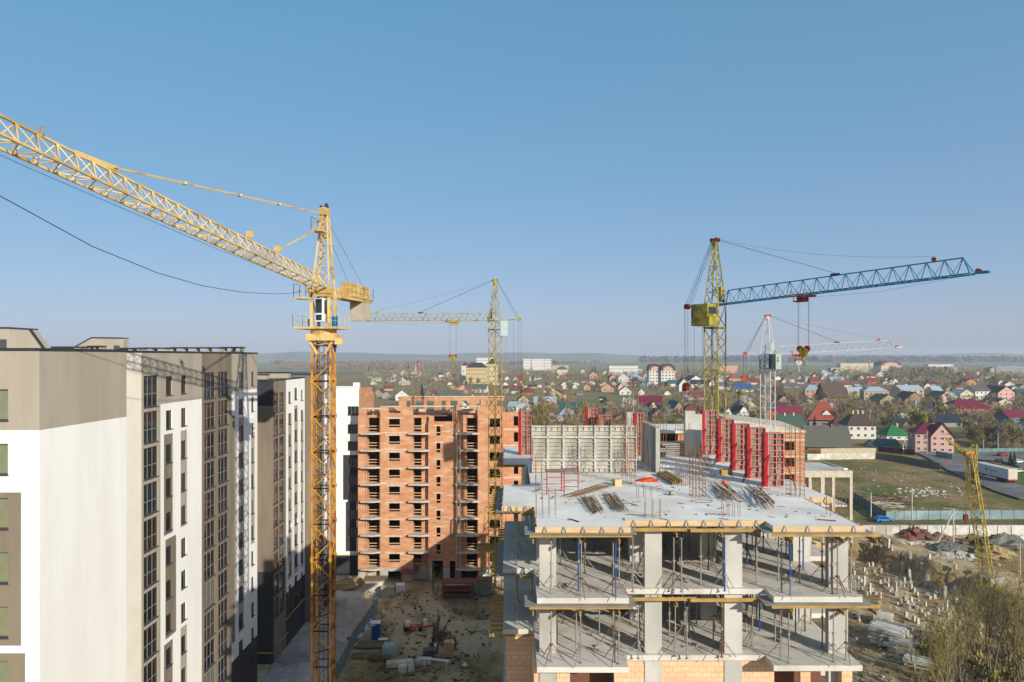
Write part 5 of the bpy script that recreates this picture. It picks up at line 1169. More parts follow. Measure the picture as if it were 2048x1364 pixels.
p = [gp(x, y) for x, y in ((1708,1000),(1772,1040))]; fence([(q.x,q.y) for q in p], 2.2, 'grey fence running away beside the stacked timber and the pavilion', pm('grey_panel','#77766c','#66655c',1,.9), M['fencep'], 2.6)
# truck, cars
def truck(loc, rz):
    t = thing('truck', 'white box trailer truck driving up the road at the right edge', 'truck', loc)
    white = pm('truck_white', '#c9c8c2', '#bdbcb6', .8, .6); off = WL[t.name]
    def L_(name, mat, fn, par=t): mb = MB(); fn(mb); o = mb.build(name, mat, par, local=True); return o
    L_('trailer_box', white, lambda m: m.box(-1.27, -13.2, 1.15, 1.27, 0, 3.95))
    L_('rear_door', pm('rear_door_cream','#c7b8a2','#bba994',1,.6), lambda m: (m.box(-1.2,-13.24,1.3,-.01,-13.205,3.85), m.box(.01,-13.24,1.3,1.2,-13.205,3.85)))
    L_('bumper', M['rustr'], lambda m: m.box(-1.25,-13.35,.75,1.25,-13.05,1.1))
    L_('chassis', M['black'], lambda m: m.box(-1.0,-13.0,.8,1.0,1.8,1.12))
    L_('cab', white, lambda m: (m.box(-1.22,.45,.6,1.22,2.6,2.6), m.hexa([(-1.22,.45,2.61),(1.22,.45,2.61),(1.22,2.55,2.61),(-1.22,2.55,2.61),(-1.2,.5,3.75),(1.2,.5,3.75),(1.2,1.7,3.75),(-1.2,1.7,3.75)])))
    L_('windscreen', M['cabg'], lambda m: m.hexa([(-1.05,2.6,2.0),(1.05,2.6,2.0),(1.05,2.64,2.0),(-1.05,2.64,2.0),(-1.0,2.58,2.75),(1.0,2.58,2.75),(1.0,2.62,2.75),(-1.0,2.62,2.75)]))
    L_('side_emblem', M['teal'], lambda m: (m.disc((-1.285,-4.6,2.7), (1,0,0), .42, .02, 16), m.box(-1.29,-8.6,2.5,-1.275,-5.6,2.68)))
    for y in (-11.8,-10.5,-9.2,-.3,1.6):
        for x in (-1.1, 1.1): L_('wheel', M['black'], lambda m: m.disc((x,y,.5), (1,0,0), .5, .32, 16))
    t.rotation_euler = (0,0,rz)
truck(Vector((155.6,233,.45)), R(1)); bpy.data.objects['truck'].scale = (1.15,1.15,1.12)
CARM = {}
def car(px, py, col, label, rz, z=.55):
    t = thing('parked_car', label, 'car', gp(px, py, z), 'parked cars', rz); m_ = CARM.setdefault(col, pm('car_paint_'+str(len(CARM)), col, None, rough=.35, spec=.6))
    def part(n_, mat, fn): mb = MB(); fn(mb); mb.build(n_, mat, t, local=True)
    prof = [(-2.15,.35),(2.15,.35),(2.2,.75),(1.25,.9),(.65,1.4),(-1.35,1.42),(-1.95,.95),(-2.2,.85)]
    part('body', m_, lambda m: ([m.poly([(x,-.85,z_) for x, z_ in prof]), m.poly([(x,.85,z_) for x, z_ in reversed(prof)])], [m.poly([(prof[i][0],-.85,prof[i][1]), (prof[i][0],.85,prof[i][1]), (prof[(i+1)%8][0],.85,prof[(i+1)%8][1]), (prof[(i+1)%8][0],-.85,prof[(i+1)%8][1])]) for i in range(8)]))
    part('window', M['cabg'], lambda m: [m.poly([(-1.6,y,.98),(1.05,y,.98),(.6,y,1.34),(-1.25,y,1.35)]) for y in (-.86, .86)])
    for x in (-1.3, 1.3):
        for y in (-.8, .8): part('wheel', M['black'], lambda m: m.disc((x,y,.33), (0,1,0), .33, .2, 12))
car(1767,1044,'#1c6ca8','blue car parked on the grass strip behind the limewashed wall',.1,0)
car(2034,945,'#b9bcbc','silver car parked beside the truck in the car park',.1)
car(2036,926,'#d4d4d0','white car parked behind the two dark conifers',.05)
car(2005,912,'#8a2a24','dark red car at the back of the car park',.3)
car(1998,925,'#30343c','dark car near the conifers in the car park',1.2)
# sign, poles
def pole(px, pyb, pyt, label, brace=None, cross=False, r=.14, arm=0, name='utility_pole', Y=None):
    b = gp(px, pyb); b.z = height(b.x, b.y); top = at(px, pyt, b.y).z; t = thing(name, label, 'pole', b)
    mb = MB(); mb.bar(b, (b.x, b.y, top), r, 6, r*.75); mb.build('shaft', M['fencep'] if name == 'utility_pole' else M['galv'], t)
    if brace: q = gp(*brace); mb = MB(); mb.bar(q, (b.x, b.y, top-.8), r*.85, 6); mb.build('brace', M['fencep'], t)
    if cross: mb = MB(); mb.bar((b.x-1.0,b.y,top-.3), (b.x+1.0,b.y,top-.3), .07); [mb.bar((b.x+d,b.y,top-.3), (b.x+d,b.y,top), .05) for d in (-.9,-.4,.4,.9)]; mb.build('crossarm', M['galv'], t)
    if arm: mb = MB(); mb.bar((b.x,b.y,top-.1), (b.x+arm,b.y,top+.1), .05); mb.cbox(Vector((b.x+arm,b.y,top+.08)), .9, .3, .14); mb.build('lamp_arm', M['galv'], t)
    return b, top
pole(1907,1088,1017,'braced concrete pole with a lamp arm beside the lattice boom crane',(1874,1088),True,.16,-1.8)
pole(1824,1040,975,'concrete pole standing in front of the pale blue sheet fence'); pole(1742,1040,985,'concrete pole by the blue car')
pole(2040,1172,1085,'dark timber pole at the right edge above the willows',None,True,.1)
pole(1854,910,862,'pale concrete pole in front of the pink villa'); pole(1812,902,868,'braced pole at the left corner of the pink villa',(1803,905)); pole(1996,905,868,'tall pale pole at the back of the car park'); pole(1967,905,879,'thin pole left of the tall pale pole')
for i, (px, yb, yt, lab) in enumerate(((1737,812,775,'thin village pole right of the peach house'),(1863,830,805,'thin village pole left of the lime gable house'),(1740,868,818,'tall village pole behind the white villa'),(1956,855,832,'thin village pole left of the crimson roof at the right edge'),(1610,850,805,'village pole between the crimson and orange roofs'),(1508,812,777,'village pole left of the white crane mast'),(1466,800,777,'village pole just right of the olive crane mast'),(1450,800,770,'white street pole behind the olive crane mast'),(1267,846,786,'tall thin pole rising behind the grey formwork wall'),(806,800,758,'thin pole behind the white gabled cottage'))):
    pole(px, yb, yt, lab, r=.12)
def roadsign(px, py, h, lab, rr):
    b = gp(px, py, .4); t = thing('road_sign', lab, 'sign', b); mb = MB(); mb.bar(b, b+Vector((0,0,h)), .05, 6); mb.build('post', M['galv'], t)
    mb = MB(); mb.disc(b+Vector((0,-.07,h-.2)), (0,1,0), .55, .04, 3 if rr else 16); mb.build('plate', M['red'], t); mb = MB(); mb.disc(b+Vector((0,-.1,h-.2)), (0,1,0), .33, .02, 3 if rr else 16); mb.build('symbol', M['whitep'] if rr else M['rustr'], t)
roadsign(1892,943,3.6,'round red road sign at the bend of the road',False); roadsign(1807,909,2.6,'triangular red and white road sign by the maroon fence',True)
# pit: concrete pile stubs
stub = None; rg = random.Random(21)
tall = [(1768,1124),(1774,1126),(1777,1130),(1806,1145),(1822,1146),(1820,1160),(1791,1187),(1814,1203),(1729,1171),(1739,1188),(1909,1195),(1890,1196),(1855,1170),(1892,1221)]
short = [(1733,1119),(1742,1120),(1737,1133),(1745,1132),(1707,1132),(1728,1143),(1733,1148),(1750,1144),(1763,1144),(1776,1142),(1790,1130),(1801,1142),(1716,1160),(1722,1163),(1761,1166),(1778,1163),(1793,1162),(1808,1163),(1818,1152),(1834,1160),(1770,1171),(1776,1173),(1783,1180),(1800,1172),(1808,1173),(1816,1172),(1850,1172),(1861,1172),(1735,1186),(1745,1186),(1752,1188),(1723,1182),(1760,1195),(1828,1184),(1872,1184),(1882,1186),(1802,1203),(1808,1200),(1820,1216),(1827,1213),(1834,1216),(1854,1195),(1860,1197),(1870,1196),(1886,1194),(1912,1206),(1919,1210),(1930,1205),(1904,1222),(1933,1226),(1957,1223),(1836,1246),(1882,1246),(1896,1258),(1908,1262),(1862,1278),(1926,1276),(1938,1282),(1933,1245),(1968,1222),(1846,1256),(1828,1240),(1812,1232),(1790,1175),(1846,1184),(1895,1236),(1918,1252),(1876,1228),(1950,1250),(1960,1270)]
short += [(1700+rg.uniform(0,270), 1118+rg.uniform(0,150)) for i in range(70)]
short = [q for q in short if q[0] < 1715+(q[1]-1105)*3.0]
for kind, lst in (('tall', tall), ('short', short)):
    for (px, py) in lst:
        p = gp(px, py, -3.3); p.z = height(p.x, p.y)-.25; h = (rg.uniform(2.0,2.7) if kind == 'tall' else rg.uniform(.7,1.3))
        if stub is None: mb = MB(); mb.box(-.22,-.22,0,.22,.22,1.0); mb.bar((.05,.05,1),(.06,.05,1.25),.02); stub = mb.build('pile_stub', M['fencep']); o = stub
        else: o = stub.copy(); C.objects.link(o)
        o.location = p; o.scale = (.95,.95,h); o.rotation_euler = (rg.uniform(-.04,.04), rg.uniform(-.04,.04), rg.uniform(0,1.5))
        tag(o, 'tall pale concrete pile sticking out of the excavated pit' if kind == 'tall' else 'short pale concrete pile stub in the excavated pit', 'concrete pile', 'tall concrete piles in the pit' if kind == 'tall' else 'short concrete pile stubs in the pit')
# stack of concrete piles next to the frame building
def cstack(px, py, nx, nz_, lab, rz=.5, L_=6):
    p = gp(px, py, -1); p.z = height(p.x, p.y); rg = random.Random(px)
    def fn(m):
        for k in range(nz_):
            for i in range(nx): m.cbox(p+Vector((math.cos(rz+1.57)*i*.75+rg.uniform(-.2,.2), math.sin(rz+1.57)*i*.75+rg.uniform(-.2,.2), .35+k*.62)), L_*rg.uniform(.7,1), .62, .5, rz+rg.uniform(-.03,.03)); 
            m.cbox(p+Vector((0,.5,.04+k*.62)), .2, nx*.8, .1, rz)
    T('concrete_beam_stack', lab, 'concrete beams', 'fencep', fn)
cstack(1772,1262,6,4,'largest stack of pale concrete beams right of the frame building',-.75,5.5); cstack(1765,1222,3,3,'upper stack of pale concrete beams at the pit edge',-.5,3.5); cstack(1800,1275,3,3,'lower right stack of concrete beams half behind twigs',-.7,4); cstack(1835,1305,3,2,'flat stack of pale concrete beams among the willow twigs',-.6,3.6)
for px, py, rx, rz_, mt, lab in ((2010,1095,6,3.2,'gravel','large grey gravel heap at the right edge'),(1985,1110,4.5,2.0,'sandh','yellow sand heap left of the gravel'),(1900,1098,4.5,1.6,'gravel','low grey gravel heap at the foot of the braced pole'),(1878,1078,2.5,1.6,'wood','dark heap of timber and rubble before the limewashed wall'),(1833,1076,3.4,2.3,'tar','reddish tarpaulin covered heap in front of the limewashed wall'),(1945,1085,2,2.0,'wood','dark timber heap at the lattice boom')):
    T('heap', lab, 'heap', mt, lambda m: (m.blob(G(px,py), rx*.8, rx*.6, rz_*.85, int(px), 16, 6, .28), m.blob(G(px+14,py+2), rx*.6, rx*.5, rz_*.55, int(px)+1, 15, 5, .3), m.blob(G(px-16,py+3), rx*.5, rx*.5, rz_*.4, int(px)+2, 13, 4, .35)))
T('white_sack_row', 'row of big white sacks in front of the limewashed wall', 'sacks', 'whitep', lambda m: [m.blob(G(1990+i*11,1084+(i%2)*2), 1.1, .9, 1.6, i, 9, 4, .15) for i in range(6)])
T('plank_heap', 'pale planks and slabs scattered left of the lattice boom', 'planks', 'fencep', rubble(1905,1113,4.2,3.6,40,8,.5,1.8)); T('plank_heap', 'grey planks and frames lying before the limewashed wall near the frame building', 'planks', 'wood', rubble(1775,1083,3.6,2.0,50,9,.4,1.6)); T('plank_heap', 'grey slabs scattered below the reddish heap', 'planks', 'fencep', rubble(1850,1090,5.5,1.2,30,10,.5,1.6))
T('log_pile', 'long dark stack of old timber in the brown field', 'timber pile', 'wood', lambda m: [m.bar(gp(1718,1000)+Vector((rnd.uniform(-2,10), rnd.uniform(-6,2), .2+rnd.random()*1.4)), gp(1718,1000)+Vector((rnd.uniform(0,14), rnd.uniform(-8,1), .2+rnd.random()*1.2)), .13) for i in range(110)])
T('plank_heap', 'stack of grey planks at the front of the old timber pile', 'planks', 'fencep', lambda m: [m.cbox(gp(1772,1014)+Vector((rnd.uniform(-3,3), rnd.uniform(-1.2,1.2), .15+.16*(i//6))), rnd.uniform(3,5), .4, .1, -.35+rnd.uniform(-.05,.05)) for i in range(48)])
T('rubble_heap', 'pale rubble scattered in the middle of the brown field', 'rubble', 'fencep', lambda m: [m.cbox(gp(1852,985)+Vector((rnd.gauss(0,3.5), rnd.gauss(0,4), .15)), rnd.uniform(.3,1.1), rnd.uniform(.3,.8), .3, rnd.random()*3) for i in range(60)])
0 and T('plastic_sheet', 'turquoise plastic sheet glimpsed through the willow twigs at the lower right', 'plastic sheet', pm('turquoise_plastic','#3f8f9c','#347f8e',2,.5), lambda m: m.blob(gp(2018,1335), .8, .6, 1.5, 4, 9, 5, .25))

def scatter(name, label, n, spots, mats, smax=.6, seed=3):
    rg = random.Random(seed); mb = MB()
    for i in range(n):
        px, py = spots(rg); p = G(px, py); mb.c = rg.randrange(len(mats)); L_ = rg.uniform(.12, smax)
        if rg.random() < .3: mb.cbox(p+Vector((0,0,.06)), L_*3, .12, .08, rg.uniform(0,3.1), rg.uniform(-.1,.1))
        else: mb.cbox(p+Vector((0,0,L_*.2)), L_, L_*rg.uniform(.5,1), L_*.5, rg.uniform(0,3.1), rg.uniform(-.3,.3))
    o = mb.build(name, [M[k_] for k_ in mats]); return tag(o, label, 'debris', None, 'stuff')
scatter('yard_debris', 'broken blocks, boards and rubble strewn over the dark yard', 420, lambda rg: (rg.uniform(745, 985), 1175+190*rg.random()), ['wood','gravel','black','brickd','gravel','wood','rust'], .45, 5)
scatter('pit_debris', 'stones and clods lying over the excavated ground', 700, lambda rg: (rg.uniform(1690, 2048), rg.uniform(1085, 1364)), ['gravel','sandh','fencep','wood'], .55, 6)
scatter('field_debris', 'clods and litter lying in the brown field', 260, lambda rg: (rg.uniform(1640, 1960), rg.uniform(935, 1030)), ['gravel','sandh','fencep','wood'], .6, 7)
# ---------------------------------------------------------------- the village
HM = {}
def hm(col, roof=False):
    k = (col, roof)
    if k not in HM:
        c = lin(col); d = tuple(max(0, v*.86) for v in c[:3])+(1,)
        HM[k] = pm(('roof_' if roof else 'wall_')+col[1:], c, d, .9 if roof else .6, .6 if roof else .9, spec=.25)
    return HM[k]
RW = {'maroon':'#561e27','crimson':'#6d2136','red':'#7d362f','rust':'#80442f','orange':'#974d34','brown':'#4f3e36','dark':'#313135','slate':'#5d676e','paleblue':'#8fa3ab','blue':'#27517c','teal':'#2a5957','green':'#2c6b43','dkgreen':'#37503f','grey':'#58584f','purple':'#44263a','silver':'#a3aaad','navy':'#28303f','olive':'#5d5b46','brownred':'#6d382a','coral':'#90422c'}
WW = {'white':'#c9c6bb','cream':'#bfb294','beige':'#ad9c80','peach':'#bf967a','salmon':'#b88a78','pink':'#c29c8e','yellow':'#b9a674','lime':'#a5a673','grey':'#8c8a82','orange':'#ac7d58','brick':'#985c43','tealw':'#53757d','olivew':'#948b6d','coralw':'#a5624c','timber':'#937757','mint':'#9ba899','marw':'#5f3036'}
RN = {'brownred':'brown red','paleblue':'pale blue','dkgreen':'dark green'}
WN_ = {'tealw':'teal','olivew':'olive','coralw':'coral','marw':'maroon','brick':'brick'}
HOUSES = []; USED = {}; WINM = {}
def hwin(par, loc, rz, w_, h_):
    k = (round(w_*4), round(h_*4))
    if k not in WINM:
        mb = MB(); mb.box(-w_/2,-.05,0,w_/2,-.004,h_); mb.c = 1
        for x in (-w_/2-.08, w_/2): mb.box(x,-.08,-.08,x+.08,-.004,h_+.08)
        mb.box(-w_/2,-.08,-.08,w_/2,-.004,0); mb.box(-w_/2,-.08,h_,w_/2,-.004,h_+.08); mb.box(-.03,-.07,0,.03,-.051,h_)
        WINM[k] = mb.build('window', [M['cabg'], M['whitep']])
        o = WINM[k]
    else: o = WINM[k].copy(); C.objects.link(o)
    o.parent = par; o.location = loc; o.rotation_euler = (0,0,rz); return o
def house(px, pyb, wpx, hw, hr, kind, wall, roof, label, rz=0.0, dep=1.0, wins=None, chim=0, over=.45, name='house', cat='house'):
    p = gp(px, pyb); s_ = p.y/F; W = wpx*s_; H = hw*s_; RR = hr*s_; Dp = min(max(W*dep, 5), 22)
    lab = label
    t = thing(name, lab, cat, p, None, rz); a, b = W/2, Dp/2; cy_ = b
    mb = MB(); mw = hm(WW[wall]); mr = hm(RW[roof], True)
    y0, y1 = 0, Dp
    if kind == 'g':
        mb.poly([(-a,y0,0),(a,y0,0),(a,y0,H),(0,y0,H+RR),(-a,y0,H)]); mb.poly([(a,y1,0),(-a,y1,0),(-a,y1,H),(0,y1,H+RR),(a,y1,H)])
        mb.poly([(-a,y1,0),(-a,y0,0),(-a,y0,H),(-a,y1,H)]); mb.poly([(a,y0,0),(a,y1,0),(a,y1,H),(a,y0,H)])
    elif kind == 's':
        m_ = Dp/2
        for x, sg in ((-a,-1),(a,1)):
            q = [(x,y0,0),(x,y1,0),(x,y1,H),(x,m_,H+RR),(x,y0,H)]; mb.poly(q if sg > 0 else q[::-1])
        mb.poly([(-a,y0,0),(a,y0,0),(a,y0,H),(-a,y0,H)]); mb.poly([(a,y1,0),(-a,y1,0),(-a,y1,H),(a,y1,H)])
    else: mb.box(-a,y0,0,a,y1,H-.02)
    mb.build('wall', mw, t, local=True)
    rb = MB(); o_ = over; th = .16
    def slab(q):
        n = (Vector(q[1])-Vector(q[0])).cross(Vector(q[-1])-Vector(q[0])).normalized()
        if n.z < 0: n = -n
        rb.hexa([tuple(Vector(v)+n*.02) for v in q]+[tuple(Vector(v)+n*th) for v in q])
    if kind == 'g':
        k_ = o_*RR/a
        slab([(-a-o_,y0-o_,H-k_),(0,y0-o_,H+RR),(0,y1+o_,H+RR),(-a-o_,y1+o_,H-k_)]); slab([(a+o_,y0-o_,H-k_),(a+o_,y1+o_,H-k_),(0,y1+o_,H+RR),(0,y0-o_,H+RR)])
    elif kind == 's':
        k_ = o_*RR/(Dp/2)
        slab([(-a-o_,y0-o_,H-k_),(a+o_,y0-o_,H-k_),(a+o_,Dp/2,H+RR),(-a-o_,Dp/2,H+RR)]); slab([(-a-o_,y1+o_,H-k_),(-a-o_,Dp/2,H+RR),(a+o_,Dp/2,H+RR),(a+o_,y1+o_,H-k_)])
    elif kind == 'h':
        r = min(a, b)*.85; e = [(-a-o_,y0-o_,H),(a+o_,y0-o_,H),(a+o_,y1+o_,H),(-a-o_,y1+o_,H)]
        t0, t1 = ((-a+r, Dp/2, H+RR), (a-r, Dp/2, H+RR)) if a >= b else ((0, b*.85, H+RR), (0, Dp-b*.85, H+RR))
        if a >= b: fs = [(e[0],e[1],t1,t0),(e[1],e[2],t1),(e[2],e[3],t0,t1),(e[3],e[0],t0)]
        else: fs = [(e[0],e[1],t0),(e[1],e[2],t1,t0),(e[2],e[3],t1),(e[3],e[0],t0,t1)]
        for f in fs: rb.poly(f)
        rb.poly(e[::-1])
    elif kind == 'f': rb.box(-a-.1,y0-.1,H,a+.1,y1+.1,H+max(.25,RR))
    elif kind == 'a':                                   # barrel roof
        n = 10
        for i in range(n):
            t0, t1 = math.pi*i/n, math.pi*(i+1)/n; pa = (-math.cos(t0)*(a+.2), H+math.sin(t0)*RR); pb = (-math.cos(t1)*(a+.2), H+math.sin(t1)*RR)
            rb.poly([(pa[0],y0-.2,pa[1]),(pb[0],y0-.2,pb[1]),(pb[0],y1+.2,pb[1]),(pa[0],y1+.2,pa[1])]); rb.poly([(pa[0],y0-.01,pa[1]),(0,y0-.01,H),(pb[0],y0-.01,pb[1])])
    rf = rb.build('roof', mr, t, local=True)
    for i in range(chim):
        cb = MB(); x = (-.35+.7*i/max(1,chim-1))*a if chim > 1 else .3*a; z = H+RR*(.55 if kind != 's' else .75); cb.box(x-.35,Dp*.42,z-RR*.4,x+.35,Dp*.42+.7,H+RR+.9); cb.build('chimney', hm(WW['cream' if roof in ('brown','dkgreen','green') else 'brick']), rf, local=True)
    if wins:
        nx, ny = wins
        for j in range(ny):
            for i in range(nx):
                x = -a+W*(i+.5)/nx; fl = H/ny; hwin(t, (x,y0,fl*j+fl*.35), 0, min(1.5, W/nx*.42), min(1.5, fl*.42))
        if kind == 'g' and RR > 2.5: hwin(t, (0,y0,H+RR*.25), 0, 1.1, 1.1)
        if kind in 'gh' and W > 9: 
            for j in range(ny): hwin(t, (-a,Dp*.5,H/ny*(j+.35)), -math.pi/2, 1.2, 1.3)
    HOUSES.append((p.x, p.y+Dp/2, max(W, Dp)*.62)); return t
def wdn(w_): return WN_.get(w_, w_)
def rdn(r_): return RN.get(r_, r_)
LAND = [(757,'the white gable'),(837,'the water tower'),(990,'the yellow crane'),(1160,'the grey formwork'),(1323,'the twin gabled house'),(1430,'the olive crane'),(1536,'the white crane'),(1648,'the orange villa'),(1724,'the white villa'),(1865,'the pink villa'),(1990,'the tall pole')]
def where(px, py):
    x, n = min(LAND, key=lambda q: abs(q[0]-px)); d = px-x
    return ('behind %s' % n if abs(d) < 9 else '%s of %s' % ('right' if d > 0 else 'left', n))+(', far off' if py < 752 else '')
KN = {'g':'gabled','s':'long','h':'hipped','f':'flat roofed','a':'round roofed'}
LIST = []
def H_(px, pyb, w, hw, hr, kind, wall, roof, lab=None, **kw): LIST.append([px, pyb, w, hw, hr, kind, wall, roof, lab, kw])
# named near houses
H_(1865,905,62,38,17,'h','pink','crimson','big pink villa with crimson roof beside the road, three storeys',wins=(5,3),dep=.8,over=.8,chim=0)
H_(1885,906,42,34,26,'g','pink','crimson','gabled pink wing in front of the big pink villa',wins=(3,3),dep=.35,over=.7)
H_(1724,878,54,27,25,'h','white','brown','white two storey villa with brown hipped roof and three white chimneys',wins=(4,2),chim=3,over=.9,dep=.85,rz=-.08)
H_(1680,862,30,10,17,'h','white','brown','small white house with brown hipped roof joined to the left of the white villa',wins=(2,1),rz=-.1)
H_(1648,856,54,16,36,'h','grey','orange','large orange roofed house with a white dormer gable, left of the white villa',wins=(3,1),dep=.9,over=1.2,rz=-.35)
H_(1657,900,80,12,34,'s','brick','grey','long grey roofed house with orange brick front behind the pale fences',wins=(6,1),dep=.6,over=1.0,chim=1)
H_(1588,868,56,14,24,'s','white','dkgreen','long dark green roofed house with two white chimneys just behind the red formwork',chim=2,dep=.7)
H_(1582,846,52,10,22,'s','grey','crimson','crimson roofed house with two skylights behind the red formwork row',dep=.8,over=1.0,rz=.08)
H_(1543,850,34,10,16,'s','beige','coral','coral roofed house behind the foot of the white crane',dep=.8)
H_(1566,826,30,6,14,'s','cream','purple','purple roofed house peeping over the crimson roof',dep=.8)
H_(1488,842,36,10,20,'g','white','dark','white gabled house with dark roof and timber struts behind the red formwork',wins=(3,1),rz=.15)
H_(1498,822,44,6,17,'g','cream','grey','cream wide gabled house behind the white timber gable',dep=1.2)
H_(1457,844,22,12,17,'g','white','dkgreen','white gabled house with green roof directly behind the olive crane mast',wins=(1,1))
H_(1490,852,38,4,14,'s','beige','brown','brown roofed house just above the second red formwork box',dep=.6,chim=1)
H_(1510,856,16,6,9,'g','white','grey','small white gable peeping between the red formwork tops')
H_(1300,822,42,12,18,'s','white','crimson','magenta roofed house behind the right end of the grey formwork wall',wins=(3,1),dep=.8,over=.8)
H_(1307,823,16,8,12,'g','white','crimson','white round topped gable wing at the right of the magenta roof',wins=(1,1),dep=.5)
H_(1296,832,42,6,8,'s','grey','slate','long slate grey roof in front of the magenta roofed house',dep=.8)
H_(1319,842,28,12,12,'g','beige','brown','beige gabled house behind the cast concrete wall',wins=(2,1),dep=1.2)
H_(1338,832,36,5,8,'s','tealw','slate','slate roof with bright teal eaves left of the concrete piers',dep=.8)
H_(1358,830,26,11,16,'g','timber','blue','ornate timber gable with blue and white roof left of the concrete piers',wins=(2,1),dep=1.3,rz=.3)
H_(1353,842,30,5,6,'s','beige','brown','low brown shed in front of the ornate timber gable',dep=.5,name='shed',cat='shed')
H_(1343,852,46,3,6,'s','white','dkgreen','low green roofed shed behind the small brick room',dep=.5,name='shed',cat='shed')
H_(1390,836,38,16,10,'a','brick','brownred','orange brick house with an arched window, left of the olive crane mast',dep=.8)
H_(1397,799,30,5,11,'s','cream','red','bright red roofed house left of the olive crane mast',dep=.9)
H_(1136,842,46,6,17,'h','cream','paleblue','large pale blue hipped roof behind the middle of the grey formwork wall',dep=.9)
H_(1104,842,20,9,9,'g','grey','paleblue','small pale blue gable left of the large pale blue roof')
H_(1142,824,48,6,12,'s','peach','teal','dark teal roofed house behind the grey formwork wall',dep=.7,wins=(3,1))
H_(1225,840,46,8,14,'s','beige','brown','brown roofed house behind the red formwork tops',dep=.8)
H_(1219,820,34,7,14,'g','olivew','navy','olive gabled house with dark roof over the red formwork tops',dep=1.2)
H_(1090,818,44,12,12,'s','peach','paleblue','peach house with pale blue roof and white gable trim',wins=(4,1),dep=.7)
H_(1097,819,24,12,11,'g','peach','paleblue','peach gabled wing in front of the pale blue roof',wins=(2,1),dep=.4)
H_(1045,832,26,16,10,'a','white','silver','white house with a round pediment behind the left red formwork box',wins=(2,1))
H_(1028,824,24,10,10,'s','white','paleblue','white house with pale blue roof right of the slender yellow crane',wins=(2,1))
H_(1047,806,20,7,8,'g','yellow','grey','yellow gabled cottage above the round pediment',wins=(2,1))
H_(974,818,28,9,13,'g','orange','brownred','orange gabled house left of the slender yellow crane',wins=(2,1))
H_(925,818,26,6,11,'g','white','navy','white gabled house with dark blue roof above the brick shell',wins=(2,1))
H_(946,808,24,9,12,'g','beige','rust','beige gabled house with rust roof left of the slender yellow crane',wins=(2,1))
H_(804,801,26,10,10,'g','white','silver','white gabled cottage in front of the green field at the left',wins=(2,1))
H_(773,797,18,7,7,'g','grey','grey','grey weathered cottage left of the white gabled cottage')
H_(757,793,16,8,7,'g','beige','brown','brown roofed cottage beside the white apartment gable')
H_(904,796,48,4,11,'s','grey','grey','long dark grey roof above the brick shell',dep=.6)
H_(926,787,28,7,11,'g','peach','red','peach gabled house with bright red roof above the brick shell')
H_(1798,880,48,8,20,'h','white','green','bright green hipped roof house left of the pink villa',wins=(3,1),chim=1)
H_(1775,894,56,4,10,'s','white','teal','long teal green roof in front of the bright green roof',dep=.5)
H_(1690,893,20,7,8,'s','timber','dark','dark carport shed with blue tarpaulin right of the grey roof',name='shed',cat='shed')
H_(1892,854,64,10,14,'s','grey','navy','long dark roofed house with green wall right above the pink villa',dep=.6)
H_(2034,860,40,26,12,'s','tealw','crimson','teal house with crimson roof at the right edge of the photo',wins=(3,2),dep=.8)
H_(1946,830,84,13,17,'h','coralw','crimson','large dark crimson roof with coral front above the brushy field',wins=(5,1),dep=.7)
H_(1891,829,42,10,12,'g','lime','navy','lime yellow gabled house with dark roof',wins=(2,1),dep=1.2)
H_(1894,806,36,11,12,'g','pink','grey','pink gabled house behind the lime yellow gable',wins=(2,1),dep=1.2)
H_(1967,799,38,17,10,'s','white','grey','white two storey block with grey roof at the right',wins=(4,2),dep=.8)
H_(2013,800,36,15,12,'g','pink','dark','large pink gabled house near the right edge',wins=(3,2),dep=1.3)
H_(1934,802,30,14,9,'g','cream','silver','cream two storey house with columns and silver roof',wins=(4,2))
H_(1830,810,40,10,16,'g','timber','dark','timber gabled house with dark roof and a white porch',wins=(2,1),dep=1.2)
H_(1836,818,9,14,2,'f','white','silver','slim white porch tower before the timber gable')
H_(1778,810,38,9,12,'g','olivew','olive','wide olive gabled house left of the timber gable',wins=(2,1),dep=1.1)
H_(1825,794,46,14,9,'s','cream','silver','cream house with silver roof behind the timber gable',wins=(4,2),dep=.8)
H_(1876,793,22,11,9,'s','yellow','paleblue','yellow house with pale blue roof',wins=(3,1),dep=.9)
H_(1897,791,14,12,8,'g','yellow','silver','yellow gabled house beside the pale blue roof',wins=(1,2))
H_(1753,802,46,19,9,'h','beige','silver','tall beige house with silver hipped roof in the middle of the village',wins=(5,2),dep=.7)
H_(1708,796,22,13,8,'s','lime','silver','lime walled house with silver roof',wins=(2,2),dep=1)
H_(1626,796,30,16,10,'h','peach','paleblue','peach two storey house with pale blue roof left of the brown barn',wins=(3,2),dep=.8)
H_(1674,801,46,8,26,'s','brick','brown','very large brown barn roof house in the middle of the village',wins=(4,1),dep=.8,over=1.2)
H_(1618,808,22,4,7,'g','mint','grey','small mint gable in front of the peach house')
H_(1545,799,42,10,14,'s','peach','brown','peach house with wide brown roof behind the white crane mast',wins=(3,1),dep=.8)
H_(1568,810,24,9,10,'g','timber','brown','timber gable house right of the white crane mast',wins=(4,1))
H_(1489,784,34,6,11,'s','white','blue','bright blue roofed house between the two crane masts',dep=.8)
H_(1449,779,26,7,8,'s','white','slate','white house with slate roof behind the olive crane mast',dep=.8)
H_(1368,783,20,14,12,'g','white','grey','tall white gabled house left of the olive crane mast')
H_(1351,773,24,6,7,'s','white','teal','teal roofed house left of the tall white gable',dep=.8)
H_(1715,826,26,4,9,'h','tealw','navy','dark blue pavilion roof behind the white villa')
H_(2001,903,16,3,7,'g','grey','olive','small grey hut at the back of the car park',name='shed',cat='shed')
